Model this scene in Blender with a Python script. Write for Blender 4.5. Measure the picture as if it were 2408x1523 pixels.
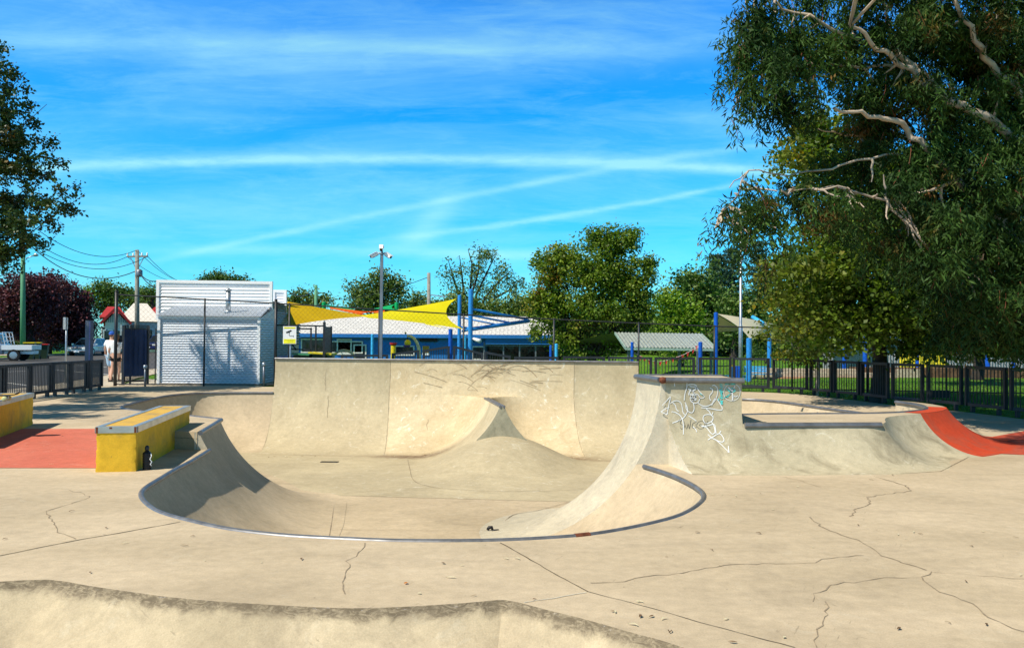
SKYSTR = .1; SUNSTR = 4.95; EXPO = 0.22
SKYTINT = [(0, (.42, 1.15, 1.35)), (.1, (.26, 1.3, 1.7)), (.22, (.08, 1.28, 2.0)), (.38, (.03, 1.2, 2.35)), (.5, (.14, .17, .17)), (1, (.1, .1, .08))]; CLOUDC = (4.6, 9.8, 11)
import bpy, bmesh, math, random
import numpy as np
from mathutils import Vector, Matrix
from mathutils.geometry import tessellate_polygon
random.seed(7); rng = np.random.default_rng(7)
for blk in list(bpy.data.objects): bpy.data.objects.remove(blk)
S = bpy.context.scene; C = S.collection
# ------------------------------------------------------------ camera (28 mm lens, eye 1.6 m above the slab)
F = 1900.0; HC = 1.6
th = math.atan(35.5/F); ro = math.radians(0.4)
fw = Vector((0, math.cos(th), math.sin(th))); up0 = Vector((0, -math.sin(th), math.cos(th))); r0 = Vector((1, 0, 0))
upv = up0*math.cos(ro) - r0*math.sin(ro); rgt = r0*math.cos(ro) + up0*math.sin(ro)
EYE = Vector((0, 0, HC))
def ray(u, v): return fw + rgt*((u-1204)/F) + upv*((761.0-v)/F)
def at(u, v, z=0.0):
    d = ray(u, v); return EYE + d*((z-HC)/d.z)
def atY(u, v, Y):
    d = ray(u, v); return EYE + d*(Y/d.y)
cam = bpy.data.cameras.new('camera'); cam.sensor_width = 36; cam.lens = 36*F/2408; cam.clip_start = .05; cam.clip_end = 3000
co = bpy.data.objects.new('camera', cam); C.objects.link(co)
co.matrix_world = Matrix(((rgt.x, upv.x, -fw.x, 0), (rgt.y, upv.y, -fw.y, 0), (rgt.z, upv.z, -fw.z, HC), (0, 0, 0, 1)))
S.camera = co
# ------------------------------------------------------------ object helpers
def tag(o, label=None, cat=None, group=None, kind=None):
    if label: o['label'] = label
    if cat: o['category'] = cat
    if group: o['group'] = group
    if kind: o['kind'] = kind
    return o
def thing(name, loc, label, cat, group=None, rz=0):
    o = bpy.data.objects.new(name, None); C.objects.link(o); o.location = loc; o.rotation_euler = (0, 0, rz); o.empty_display_size = .2
    return tag(o, label, cat, group)
def worldoff(p):
    v = Vector((0, 0, 0))
    while p is not None: v += Vector(p.location); p = p.parent
    return v
class MB:
    def __init__(s): s.v = []; s.f = []; s.m = []
    def add(s, vs, fs, mi=0):
        n = len(s.v); s.v += [tuple(p) for p in vs]
        for f in fs: s.f.append([i+n for i in f]); s.m.append(mi)
        return s
    def box(s, c, d, rz=0, mi=0, rot=None):
        c = Vector(c); R = rot if rot is not None else Matrix.Rotation(rz, 3, 'Z')
        vs = [c + R @ Vector((sx*d[0]/2, sy*d[1]/2, sz*d[2]/2)) for sx in (-1, 1) for sy in (-1, 1) for sz in (-1, 1)]
        return s.add(vs, [(0,1,3,2),(4,6,7,5),(0,4,5,1),(2,3,7,6),(0,2,6,4),(1,5,7,3)], mi)
    def bar(s, a, b, w, h=None, mi=0):
        a = Vector(a); b = Vector(b); d = (b-a); L = d.length
        if L < 1e-6: return s
        d /= L; upx = Vector((0,0,1)) if abs(d.z) < .95 else Vector((0,1,0))
        x = d.cross(upx).normalized(); y = x.cross(d).normalized()
        h = h or w
        vs = [p + x*(sx*w/2) + y*(sy*h/2) for p in (a, b) for sx, sy in ((-1,-1),(1,-1),(1,1),(-1,1))]
        return s.add(vs, [(0,3,2,1),(4,5,6,7),(0,1,5,4),(1,2,6,5),(2,3,7,6),(3,0,4,7)], mi)
    def tube(s, pts, r, n=8, mi=0, cap=True):
        pts = [Vector(p) for p in pts]; rs = r if isinstance(r, (list, tuple)) else [r]*len(pts)
        base = len(s.v); prev = None
        for i, p in enumerate(pts):
            t = (pts[min(i+1, len(pts)-1)] - pts[max(i-1, 0)]); t = t.normalized() if t.length > 1e-9 else Vector((0,0,1))
            if prev is None:
                a = t.cross(Vector((0,0,1)) if abs(t.z) < .9 else Vector((1,0,0))).normalized()
            else: a = (prev - t*prev.dot(t)).normalized()
            prev = a; b = t.cross(a)
            for k in range(n):
                q = 2*math.pi*k/n; s.v.append(tuple(p + (a*math.cos(q) + b*math.sin(q))*rs[i]))
        for i in range(len(pts)-1):
            for k in range(n):
                k2 = (k+1) % n; s.f.append([base+i*n+k, base+i*n+k2, base+(i+1)*n+k2, base+(i+1)*n+k]); s.m.append(mi)
        if cap:
            s.f.append([base+k for k in range(n)][::-1]); s.m.append(mi)
            s.f.append([base+(len(pts)-1)*n+k for k in range(n)]); s.m.append(mi)
        return s
    def lathe(s, c, prof, n=16, mi=0, ax=None):
        c = Vector(c); base = len(s.v); R = ax or Matrix.Identity(3)
        for (r, z) in prof:
            for k in range(n):
                q = 2*math.pi*k/n; s.v.append(tuple(c + R @ Vector((r*math.cos(q), r*math.sin(q), z))))
        for i in range(len(prof)-1):
            for k in range(n):
                k2 = (k+1) % n; s.f.append([base+i*n+k, base+i*n+k2, base+(i+1)*n+k2, base+(i+1)*n+k]); s.m.append(mi)
        s.f.append([base+k for k in range(n)][::-1]); s.m.append(mi)
        s.f.append([base+(len(prof)-1)*n+k for k in range(n)]); s.m.append(mi)
        return s
    def poly(s, pts, mi=0): return s.add(pts, [list(range(len(pts)))], mi)
    def prism(s, pts, t, mi=0):
        """closed outline pts (3d) extruded by vector t"""
        n = len(pts); t = Vector(t); vs = [Vector(p) for p in pts] + [Vector(p)+t for p in pts]
        fs = [list(range(n))[::-1], list(range(n, 2*n))] + [[i, (i+1) % n, n+(i+1) % n, n+i] for i in range(n)]
        return s.add(vs, fs, mi)
    def flat(s, loops, z=None, mi=0):
        tri = tessellate_polygon([[Vector((p[0], p[1], 0)) for p in l] for l in loops])
        vs = [p for l in loops for p in l]
        vs = [(p[0], p[1], z if z is not None else p[2]) for p in vs]
        fs = []
        for t in tri:
            a, b, c = [Vector(vs[i]) for i in t]
            fs.append(t if (b-a).cross(c-a).z > 0 else t[::-1])
        return s.add(vs, fs, mi)
    def build(s, name, mat, parent=None, smooth=False, org=None, local=False):
        off = Vector((0,0,0)) if local else (worldoff(parent) if parent else Vector(org or (0,0,0)))
        me = bpy.data.meshes.new(name)
        me.from_pydata([(p[0]-off.x, p[1]-off.y, p[2]-off.z) for p in s.v], [], s.f)
        for m in (mat if isinstance(mat, (list, tuple)) else [mat]): me.materials.append(m)
        if isinstance(mat, (list, tuple)): me.polygons.foreach_set('material_index', s.m)
        if smooth: me.polygons.foreach_set('use_smooth', [True]*len(s.f))
        me.update()
        o = bpy.data.objects.new(name, me); C.objects.link(o)
        if parent: o.parent = parent
        elif org is not None: o.location = org
        return o
def autosmooth(o, ang=40):
    me = o.data; me.polygons.foreach_set('use_smooth', [True]*len(me.polygons))
    try: me.set_sharp_from_angle(angle=math.radians(ang))
    except Exception: pass
def bevel(o, w=.01, seg=2):
    m = o.modifiers.new('bevel', 'BEVEL'); m.width = w; m.segments = seg; m.limit_method = 'ANGLE'
def copy_tree(o, parent=None):
    c = o.copy(); C.objects.link(c); c.parent = parent
    for ch in list(o.children): copy_tree(ch, c)
    return c
# ------------------------------------------------------------ materials
def newmat(name):
    m = bpy.data.materials.new(name); m.use_nodes = True; nt = m.node_tree; nt.nodes.clear()
    out = nt.nodes.new('ShaderNodeOutputMaterial'); b = nt.nodes.new('ShaderNodeBsdfPrincipled')
    nt.links.new(b.outputs[0], out.inputs[0]); return m, nt, b
class NT:
    def __init__(s, nt): s.nt = nt
    def n(s, t, **k):
        nd = s.nt.nodes.new(t)
        for a, v in k.items(): setattr(nd, a, v)
        return nd
    def l(s, a, b): s.nt.links.new(a, b)
    def val(s, sock, v):
        if hasattr(v, 'is_output') or hasattr(v, 'links'): s.l(v, sock)
        else: sock.default_value = v
    def math(s, op, a, b=0.0, c=0.0, clamp=False):
        nd = s.n('ShaderNodeMath', operation=op); nd.use_clamp = clamp
        s.val(nd.inputs[0], a); s.val(nd.inputs[1], b)
        if op in ('MULTIPLY_ADD', 'SMOOTH_MIN', 'SMOOTH_MAX', 'COMPARE'): s.val(nd.inputs[2], c)
        return nd.outputs[0]
    def noise(s, vec, scale, detail=3, rough=.55, dist=0):
        nd = s.n('ShaderNodeTexNoise'); nd.inputs['Scale'].default_value = scale; nd.inputs['Detail'].default_value = detail
        nd.inputs['Roughness'].default_value = rough; nd.inputs['Distortion'].default_value = dist
        if vec is not None: s.l(vec, nd.inputs['Vector'])
        return nd.outputs[0]
    def mapv(s, vec, sc, rot=(0,0,0), loc=(0,0,0)):
        nd = s.n('ShaderNodeMapping'); nd.inputs['Scale'].default_value = sc; nd.inputs['Rotation'].default_value = rot; nd.inputs['Location'].default_value = loc
        s.l(vec, nd.inputs['Vector']); return nd.outputs[0]
    def ramp(s, fac, stops, interp='LINEAR'):
        nd = s.n('ShaderNodeValToRGB'); cr = nd.color_ramp; cr.interpolation = interp
        while len(cr.elements) < len(stops): cr.elements.new(.5)
        for e, (p, c) in zip(cr.elements, stops):
            e.position = p; e.color = (c, c, c, 1) if isinstance(c, (int, float)) else (c[0], c[1], c[2], 1)
        s.l(fac, nd.inputs[0]); return nd.outputs[0]
    def mix(s, fac, a, b, mode='MIX'):
        nd = s.n('ShaderNodeMix', data_type='RGBA', blend_type=mode)
        s.val(nd.inputs[0], fac)
        for i, v in ((6, a), (7, b)):
            if hasattr(v, 'links'): s.l(v, nd.inputs[i])
            else: nd.inputs[i].default_value = (v[0], v[1], v[2], 1)
        return nd.outputs[2]
    def maprange(s, v, a, b, c=0, d=1, smooth=True):
        nd = s.n('ShaderNodeMapRange'); nd.interpolation_type = 'SMOOTHSTEP' if smooth else 'LINEAR'
        s.l(v, nd.inputs[0])
        for i, x in enumerate((a, b, c, d)): nd.inputs[i+1].default_value = x
        return nd.outputs[0]
    def pos(s): return s.n('ShaderNodeNewGeometry').outputs['Position']
    def bump(s, h, st, dist=.01):
        nd = s.n('ShaderNodeBump'); nd.inputs['Strength'].default_value = st; nd.inputs['Distance'].default_value = dist
        s.l(h, nd.inputs['Height']); return nd.outputs[0]
def plain(name, col, rough=.6, metal=0, var=.12, scale=3, bump=0, spec=.3, coat=0):
    m, nt, b = newmat(name); T = NT(nt); p = T.pos()
    f = T.noise(p, scale, 4, .6)
    lo = [c*(1-var) for c in col]; hi = [min(1, c*(1+var)) for c in col]
    T.l(T.mix(T.ramp(f, [(.3, 0), (.7, 1)]), lo, hi), b.inputs['Base Color'])
    T.l(T.ramp(T.noise(p, scale*4, 3), [(.3, max(0, rough-.08)), (.7, min(1, rough+.08))]), b.inputs['Roughness'])
    b.inputs['Metallic'].default_value = metal; b.inputs['Specular IOR Level'].default_value = spec
    if bump: T.l(T.bump(T.noise(p, 40, 3), bump), b.inputs['Normal'])
    if coat: b.inputs['Coat Weight'].default_value = coat; b.inputs['Coat Roughness'].default_value = .1
    return m
def concrete(name, dark, light, stain=(.25, .2, .14), patch=.5, white=0, attr=None, attr_col=(.16, .1, .06), streak=(1, 1, 1), zband=None):
    m, nt, b = newmat(name); T = NT(nt); p = T.pos(); ps = T.mapv(p, streak)
    big = T.ramp(T.noise(ps, .45, 5, .62, .6), [(.32, 0), (.68, 1)])
    col = T.mix(big, dark, light)
    mid = T.ramp(T.noise(T.mapv(p, (streak[0], streak[1], streak[2]), loc=(9, 4, 2)), 2.1, 8, .68, .8), [(.5, 0), (.74, 1)])
    col = T.mix(T.math('MULTIPLY', mid, patch), col, stain)
    mot = T.ramp(T.noise(p, 11, 6, .7), [(.35, .9), (.65, 1.07)])
    col = T.mix(1.0, col, mot, 'MULTIPLY')
    if white:
        w = T.ramp(T.noise(T.mapv(p, (1, 1, 1), loc=(3, 8, 1)), 3.2, 9, .72, 1.4), [(.58, 0), (.68, 1)])
        col = T.mix(T.math('MULTIPLY', w, white), col, (.8, .76, .62))
    for ang, sc_, th_, am in ((.5, 7, .66, .5), (-.9, 5, .67, .45), (1.9, 9, .68, .4)):
        sn = T.noise(T.mapv(T.mapv(p, (1, 1, 1), rot=(0, .35*ang, ang)), (sc_*7, sc_*.35, sc_*7), loc=(ang*3, 0, 0)), 1, 4, .6, .25)
        msk = T.ramp(T.noise(p, .8, 3, .6), [(.42, 0), (.62, 1)])
        col = T.mix(T.math('MULTIPLY', T.math('MULTIPLY', T.ramp(sn, [(th_, 0), (th_+.07, 1)]), msk), am), col, [c*.5 for c in stain])
    grime = T.ramp(T.noise(T.mapv(p, (1, 1, 1), loc=(2, 7, 5)), .9, 7, .72, .5), [(.4, 1.0), (.56, .95), (.72, .83)])
    col = T.mix(1.0, col, grime, 'MULTIPLY')
    fine = T.noise(p, 95, 3, .7)
    col = T.mix(1.0, col, T.ramp(fine, [(.25, .84), (.75, 1.12)]), 'MULTIPLY')
    spk = T.n('ShaderNodeTexVoronoi'); spk.inputs['Scale'].default_value = 4.5; T.l(p, spk.inputs['Vector'])
    sp = T.ramp(spk.outputs[0], [(.018, 1), (.04, 0)])
    col = T.mix(T.math('MULTIPLY', sp, .55), col, (.1, .08, .06))
    if attr:
        a = T.n('ShaderNodeAttribute'); a.attribute_name = attr
        f = T.math('MULTIPLY', a.outputs['Fac'], T.ramp(T.noise(p, 5, 6, .7), [(.3, .35), (.65, 1)]))
        col = T.mix(f, col, attr_col)
    if zband:
        z0, z1, bc = zband
        sx = T.n('ShaderNodeSeparateXYZ'); T.l(p, sx.inputs[0])
        zz = T.math('ADD', sx.outputs[2], T.math('MULTIPLY', T.math('SUBTRACT', T.noise(p, 3.5, 7, .75, 1), .5), .16))
        f = T.maprange(zz, z0, z1)
        f = T.math('MULTIPLY', f, T.ramp(T.noise(T.mapv(p, (2, 2, 6)), 6, 7, .75, 1.5), [(.3, .25), (.55, .95)]))
        col = T.mix(f, col, bc)
        wp = T.math('MULTIPLY', T.maprange(sx.outputs[2], -.03, -.006), T.ramp(T.noise(T.mapv(p, (1,3,3)), 9, 8, .8), [(.6, 0), (.7, .7)]))
        col = T.mix(wp, col, (.62, .58, .6))
    T.l(col, b.inputs['Base Color'])
    b.inputs['Roughness'].default_value = .88; b.inputs['Specular IOR Level'].default_value = .25
    T.l(T.bump(T.math('ADD', T.math('MULTIPLY', T.noise(p, 150, 3, .7), .5), T.noise(p, 22, 5, .6)), .28, .006), b.inputs['Normal'])
    return m
def corrug(name, col, axis, pitch, rough=.45, metal=.3, st=.9, depth=.02, var=.06):
    """sheet metal: ribs as bump + groove tone; axis 0/1/2 = coordinate along which the ribs repeat"""
    m, nt, b = newmat(name); T = NT(nt); p = T.pos()
    sx = T.n('ShaderNodeSeparateXYZ'); T.l(p, sx.inputs[0])
    w = T.math('SINE', T.math('MULTIPLY', sx.outputs[axis], 2*math.pi/pitch))
    n = T.noise(p, 1.4, 4)
    T.l(T.mix(T.ramp(n, [(.3, 0), (.7, 1)]), [c*(1-var) for c in col], [min(1, c*(1+var)) for c in col]), b.inputs['Base Color'])
    b.inputs['Roughness'].default_value = rough; b.inputs['Metallic'].default_value = metal
    T.l(T.bump(w, st, depth), b.inputs['Normal'])
    return m
def leafmat(name, c1, c2, c3=None, trans=.25, scale=.9, rough=.55, gloss=.35, tt=(1.3, 1.6, .5), isl=(.6, 1.45)):
    m, nt, b = newmat(name); T = NT(nt); p = T.pos()
    g = T.n('ShaderNodeNewGeometry'); rnd = g.outputs['Random Per Island']
    col = T.mix(T.ramp(T.noise(p, scale, 3), [(.35, 0), (.65, 1)]), c1, c2)
    if c3: col = T.mix(T.math('MULTIPLY', T.ramp(T.noise(T.mapv(p, (1,1,1), loc=(7,3,5)), scale*.8, 3), [(.57, 0), (.7, 1)]), T.ramp(rnd, [(.35, 0), (.75, 1)])), col, c3)
    col = T.mix(1.0, col, T.ramp(rnd, [(0, isl[0]), (1, isl[1])]), 'MULTIPLY')
    T.l(col, b.inputs['Base Color']); b.inputs['Roughness'].default_value = rough; b.inputs['Specular IOR Level'].default_value = gloss
    tr = T.n('ShaderNodeBsdfTranslucent'); T.l(T.mix(1.0, col, tt, 'MULTIPLY'), tr.inputs[0])
    mx = T.n('ShaderNodeMixShader'); mx.inputs[0].default_value = trans
    out = [n for n in nt.nodes if n.type == 'OUTPUT_MATERIAL'][0]
    T.l(b.outputs[0], mx.inputs[1]); T.l(tr.outputs[0], mx.inputs[2]); T.l(mx.outputs[0], out.inputs[0])
    return m
M = {}
M['deck'] = concrete('deck_concrete', (.465, .37, .243), (.635, .51, .35), patch=.28, white=.1, streak=(.55, 1.3, 1))
M['bowl'] = concrete('bowl_concrete', (.465, .37, .24), (.635, .51, .345), patch=.28, white=.08)
M['wall'] = concrete('wall_concrete', (.46, .385, .25), (.58, .49, .32), stain=(.38, .31, .19), patch=.5, white=.5, attr='dirt', streak=(1, 1, .4))
M['wall_scuffed'] = concrete('scuffed_wall_concrete', (.54, .43, .26), (.72, .6, .4), stain=(.45, .34, .19), patch=.6, white=.95, attr='dirt')
M['ramp'] = concrete('ramp_concrete', (.4, .35, .235), (.58, .495, .335), stain=(.2, .165, .1), patch=.85, white=.35)
M['slide'] = concrete('worn_transition_concrete', (.5, .44, .32), (.66, .58, .43), stain=(.34, .3, .24), patch=.6, white=.45)
M['lip'] = concrete('lip_concrete', (.44, .355, .23), (.6, .485, .32), patch=.5, white=.12, zband=(-.085, -.025, (.13, .1, .065)))
M['paint_face'] = concrete('white_painted_concrete', (.56, .49, .36), (.68, .61, .47), stain=(.36, .33, .25), patch=.5)
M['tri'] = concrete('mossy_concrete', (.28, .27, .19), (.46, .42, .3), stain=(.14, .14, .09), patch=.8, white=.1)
M['red'] = concrete('red_paint', (.56, .13, .08), (.66, .19, .12), stain=(.42, .13, .08), patch=.5, white=.12)
M['red_dull'] = concrete('dull_red_paint', (.46, .065, .028), (.54, .085, .04), stain=(.3, .1, .07), patch=.6, white=.08)
M['red_bright'] = concrete('bright_red_paint', (.52, .05, .014), (.6, .075, .022), stain=(.28, .1, .06), patch=.7)
M['yellowpaint'] = concrete('yellow_paint_concrete', (.74, .41, .02), (.82, .5, .04), stain=(.36, .24, .07), patch=.8)
M['ledgetop'] = concrete('yellow_worn_top', (.62, .37, .06), (.7, .44, .09), stain=(.3, .24, .16), patch=.8)
M['steel'] = plain('steel_coping', (.22, .22, .23), .45, .6, .25, 6)
M['steel_band'] = plain('ledge_steel', (.5, .5, .47), .38, .7, .2, 5)
M['rust'] = plain('rust', (.16, .05, .025), .8, .2, .4, 30)
M['joint'] = plain('joint_groove', (.14, .11, .07), .95, 0, .3, 20)
M['crack'] = plain('crack_groove', (.3, .235, .16), .95, 0, .4, 20)
M['jointpale'] = plain('pale_sealant', (.6, .55, .44), .9, 0, .2, 20)
M['black'] = plain('black_powdercoat', (.018, .02, .024), .45, 0, .2, 5, spec=.5)
M['wire'] = plain('black_wire', (.02, .021, .022), .6)
M['white_pole'] = plain('white_plastic', (.85, .85, .85), .3, 0, .03)
M['galv'] = plain('galvanised', (.42, .45, .48), .4, .7, .15, 3)
M['greypole'] = plain('grey_pole', (.2, .22, .25), .45, .5, .15, 3)
M['dark'] = plain('dark_plastic', (.012, .012, .014), .4)
M['glassdark'] = plain('dark_glass', (.012, .016, .02), .08, 0, .2, 1, spec=.8)
M['shadecloth'] = plain('navy_shade_cloth', (.016, .035, .09), .85, 0, .25, 2)
M['blue'] = plain('blue_gloss_paint', (.03, .26, .72), .3, 0, .08, 2, spec=.5)
M['bluewall'] = plain('blue_wall', (.02, .17, .5), .6, 0, .12, .6)
M['cyanpost'] = plain('cyan_paint', (.06, .45, .85), .35, 0, .1)
M['deepblue'] = plain('deep_blue_paint', (.01, .1, .55), .35, 0, .1)
M['green_pole'] = plain('green_painted_pole', (.1, .28, .15), .65, 0, .15, 2)
M['wood_pole'] = plain('weathered_wood_pole', (.27, .25, .21), .9, 0, .25, 4)
M['fencegreen'] = plain('pale_green_fence', (.16, .3, .25), .7, 0, .2, 1)
M['asphalt'] = plain('asphalt', (.085, .08, .078), .95, 0, .25, 1.2, bump=.3)
M['path'] = concrete('path_concrete', (.5, .42, .31), (.6, .52, .4), patch=.2)
M['gravel'] = plain('pale_gravel', (.42, .37, .29), .95, 0, .45, 9, bump=.5)
M['linepaint'] = plain('white_line_paint', (.75, .74, .7), .8)
M['yellow_sail'] = leafmat('yellow_shade_fabric', (.85, .72, .01), (.9, .78, .015), trans=.3, rough=.8, gloss=.1, tt=(1, .95, .8), isl=(1, 1))
M['shaded_yellow_sail'] = leafmat('shaded_yellow_fabric', (.54, .35, .005), (.6, .39, .008), trans=.12, rough=.8, gloss=.1, tt=(1, .95, .8), isl=(1, 1))  # yellow cloth darkened to paint in the shade of its underside
M['orange_sail'] = leafmat('orange_shade_fabric', (.8, .13, .01), (.85, .16, .012), trans=.3, rough=.8, gloss=.1, tt=(1, .95, .8), isl=(1, 1))
M['green_sail'] = leafmat('green_shade_fabric', (.01, .42, .13), (.015, .5, .16), trans=.3, rough=.8, gloss=.1, tt=(1, .95, .8), isl=(1, 1))
M['cream_sail'] = leafmat('cream_shade_fabric', (.85, .74, .52), (.9, .8, .58), trans=.25, rough=.8, gloss=.1, tt=(1, .95, .8), isl=(1, 1))
M['bark'] = plain('grey_brown_bark', (.13, .1, .075), .95, 0, .35, 5, bump=.6)
M['darkbark'] = plain('dark_bark', (.045, .036, .03), .95, 0, .35, 5, bump=.6)
M['gumbark'] = plain('pale_gum_bark', (.42, .33, .25), .8, 0, .35, 2.2, bump=.3)
M['redroof'] = plain('red_tile_roof', (.42, .03, .03), .7, 0, .12, 2)
M['whiteroof'] = plain('cream_tile_roof', (.72, .66, .58), .8, 0, .08, 2)
M['housewall'] = plain('cream_weatherboard', (.7, .68, .62), .7, 0, .06)
M['gablewall'] = plain('grey_green_gable', (.3, .38, .36), .7, 0, .08)
M['brick'] = plain('red_brick', (.3, .09, .06), .9, 0, .2, 8)
M['bin'] = plain('dark_green_bin', (.03, .06, .03), .5, 0, .1)
M['yel'] = plain('yellow_plastic', (.75, .6, .02), .45, 0, .06)
M['redp'] = plain('red_plastic', (.55, .03, .03), .45, 0, .06)
M['purple'] = plain('purple_plastic', (.09, .05, .25), .4)
M['tyre'] = plain('tyre_rubber', (.015, .015, .015), .85)
M['rim'] = plain('wheel_rim', (.4, .41, .43), .35, .7)
M['blockwall'] = concrete('block_wall', (.5, .42, .3), (.62, .54, .42), stain=(.3, .18, .1), patch=.5)
M['skin'] = plain('skin', (.6, .34, .24), .6, 0, .05)
M['whitecloth'] = plain('white_cotton', (.85, .85, .86), .9, 0, .03)
M['bluecloth'] = plain('light_blue_cotton', (.42, .58, .75), .9, 0, .05)
M['bluecap'] = plain('blue_cap_cotton', (.03, .12, .5), .8)
M['blackcloth'] = plain('black_cotton', (.015, .015, .018), .85)
M['hair'] = plain('brown_hair', (.1, .045, .02), .6, 0, .3, 40)
M['spraywhite'] = plain('white_spray_paint', (.72, .72, .7), .6, 0, .05)
M['spraycyan'] = plain('turquoise_spray_paint', (.1, .62, .58), .6, 0, .1)
M['pen'] = plain('black_marker', (.06, .06, .06), .6)
M['shelterroof'] = corrug('zinc_shelter_roof', (.4, .43, .41), 0, .19, depth=.04)
def brickish(name, c1, c2, mort, sc, rough=.8, vec='XZ'):
    m, nt, b = newmat(name); T = NT(nt); p = T.pos()
    sx = T.n('ShaderNodeSeparateXYZ'); T.l(p, sx.inputs[0]); cx = T.n('ShaderNodeCombineXYZ')
    T.l(sx.outputs[0], cx.inputs[0]); T.l(sx.outputs[2 if vec == 'XZ' else 1], cx.inputs[1])
    br = T.n('ShaderNodeTexBrick'); T.l(cx.outputs[0], br.inputs['Vector']); br.inputs['Scale'].default_value = sc
    br.inputs['Color1'].default_value = (*c1, 1); br.inputs['Color2'].default_value = (*c2, 1); br.inputs['Mortar'].default_value = (*mort, 1)
    br.inputs['Mortar Size'].default_value = .035; br.inputs['Brick Width'].default_value = 1.0; br.inputs['Row Height'].default_value = .5 if vec == 'XZ' else .8
    T.l(br.outputs[0], b.inputs['Base Color']); b.inputs['Roughness'].default_value = rough
    T.l(T.bump(br.outputs['Fac'], -.5, .02), b.inputs['Normal'])
    return m
M['tileroof'] = brickish('pale_tile_roof', (.62, .6, .57), (.72, .7, .66), (.16, .16, .17), 2.2, vec='XY')
# grass
m, nt, b = newmat('lawn_grass'); T = NT(nt); p = T.pos()
c = T.mix(T.ramp(T.noise(p, .25, 4, .6), [(.35, 0), (.65, 1)]), (.07, .19, .012), (.13, .27, .02))
c = T.mix(T.math('MULTIPLY', T.ramp(T.noise(T.mapv(p, (1,1,1), loc=(5,2,0)), .6, 6, .7), [(.55, 0), (.75, 1)]), .5), c, (.2, .17, .06))
c = T.mix(1.0, c, T.ramp(T.noise(p, 14, 5, .8), [(.3, .5), (.7, 1.5)]), 'MULTIPLY')
T.l(c, b.inputs['Base Color']); b.inputs['Roughness'].default_value = .95; b.inputs['Specular IOR Level'].default_value = .1
T.l(T.bump(T.noise(p, 30, 4, .8), 1.0, .06), b.inputs['Normal']); M['grass'] = m
m, nt, b = newmat('pool_water'); b.inputs['Base Color'].default_value = (.08, .5, .72, 1); b.inputs['Roughness'].default_value = .12
T = NT(nt); T.l(T.bump(T.noise(T.pos(), 3, 3), .3, .03), b.inputs['Normal']); M['water'] = m
# ============================================================ SKY AND SUN
SUN = Vector((-.5, -.38, .775)).normalized()
el = math.asin(SUN.z); az = math.atan2(SUN.x, SUN.y)
W = bpy.data.worlds.new('World'); S.world = W; W.use_nodes = True; nt = W.node_tree; nt.nodes.clear(); T = NT(nt)
sky = T.n('ShaderNodeTexSky', sky_type='NISHITA'); sky.sun_disc = False; sky.sun_elevation = el; sky.sun_rotation = az
sky.air_density = 1.0; sky.dust_density = .4; sky.ozone_density = 2.5; sky.altitude = 700
tc = T.n('ShaderNodeTexCoord').outputs['Generated']
sx = T.n('ShaderNodeSeparateXYZ'); T.l(tc, sx.inputs[0])
yy = T.math('ADD', T.math('ABSOLUTE', sx.outputs[1]), .02)
X = T.math('DIVIDE', sx.outputs[0], yy); Z = T.math('DIVIDE', sx.outputs[2], yy)
def UX(u): return (u-1204)/F
def VZ(v): return (797-v)/F
cv = T.n('ShaderNodeCombineXYZ'); T.l(X, cv.inputs[0]); T.l(Z, cv.inputs[1]); P2 = cv.outputs[0]
def streak(pts, w, st, edge=.05, rag=.35, sc=9):
    """a cirrus band or vapour trail along a parabola through three sky directions"""
    (u0, v0), (u1, v1), (u2, v2) = pts
    A = np.polyfit([UX(u0), UX(u1), UX(u2)], [VZ(v0), VZ(v1), VZ(v2)], 2)
    zc = T.math('ADD', T.math('MULTIPLY', T.math('ADD', T.math('MULTIPLY', X, float(A[0])), float(A[1])), X), float(A[2]))
    nz = T.math('SUBTRACT', T.noise(T.mapv(P2, (sc, sc*2.2, 1), loc=(u0*.013, v0*.01, 0)), 1, 6, .65, .4), .5)
    d = T.math('ADD', T.math('SUBTRACT', Z, zc), T.math('MULTIPLY', nz, w*2*rag))
    g = T.math('EXPONENT', T.math('MULTIPLY', T.math('POWER', T.math('ABSOLUTE', T.math('DIVIDE', d, w)), 2.0), -1.0))
    a, b_ = min(UX(u0), UX(u2)), max(UX(u0), UX(u2))
    lim = T.math('MULTIPLY', T.maprange(X, a-edge, a+edge), T.maprange(X, b_-edge, b_+edge, 1, 0))
    mod = T.ramp(T.noise(T.mapv(P2, (sc*.7, sc*2.5, 1), loc=(v0*.01, 3, 0)), 1, 7, .7, .3), [(.25, .3), (.7, 1)])
    return T.math('MULTIPLY', T.math('MULTIPLY', g, lim), T.math('MULTIPLY', mod, st))
terms = [
 streak([(60, 415), (900, 383), (1900, 414)], .0062, .95, .06, .55, 16),
 streak([(560, 385), (1150, 376), (1800, 404)], .012, .3, .15, .5, 10),
 streak([(380, 622), (900, 508), (1460, 396)], .0042, .5, .08, .4, 14),
 streak([(980, 560), (1300, 515), (1760, 428)], .0036, .7, .08, .8, 26),
 streak([(1450, 395), (1640, 365), (1900, 330)], .0045, .4, .06, .5, 18),
 streak([(-300, 115), (600, 130), (1650, 118)], .03, .5, .2, .9, 3),
 streak([(-100, 120), (900, 122), (1550, 128)], .009, .3, .2, .7, 7),
 streak([(-300, 10), (500, 30), (1500, 60)], .03, .28, .3, .9, 3),
 streak([(80, 330), (380, 270), (760, 200)], .045, .3, .15, .9, 5),
 streak([(100, 520), (700, 500), (1300, 440)], .03, .33, .2, .9, 4),
 streak([(300, 600), (800, 596), (1400, 606)], .006, .4, .12, .6, 9),
 streak([(1100, 605), (1250, 604), (1420, 606)], .006, .5, .08, .4, 12),
 streak([(1500, 330), (1750, 300), (2100, 270)], .03, .3, .2, .9, 5),
]
cl = terms[0]
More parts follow.
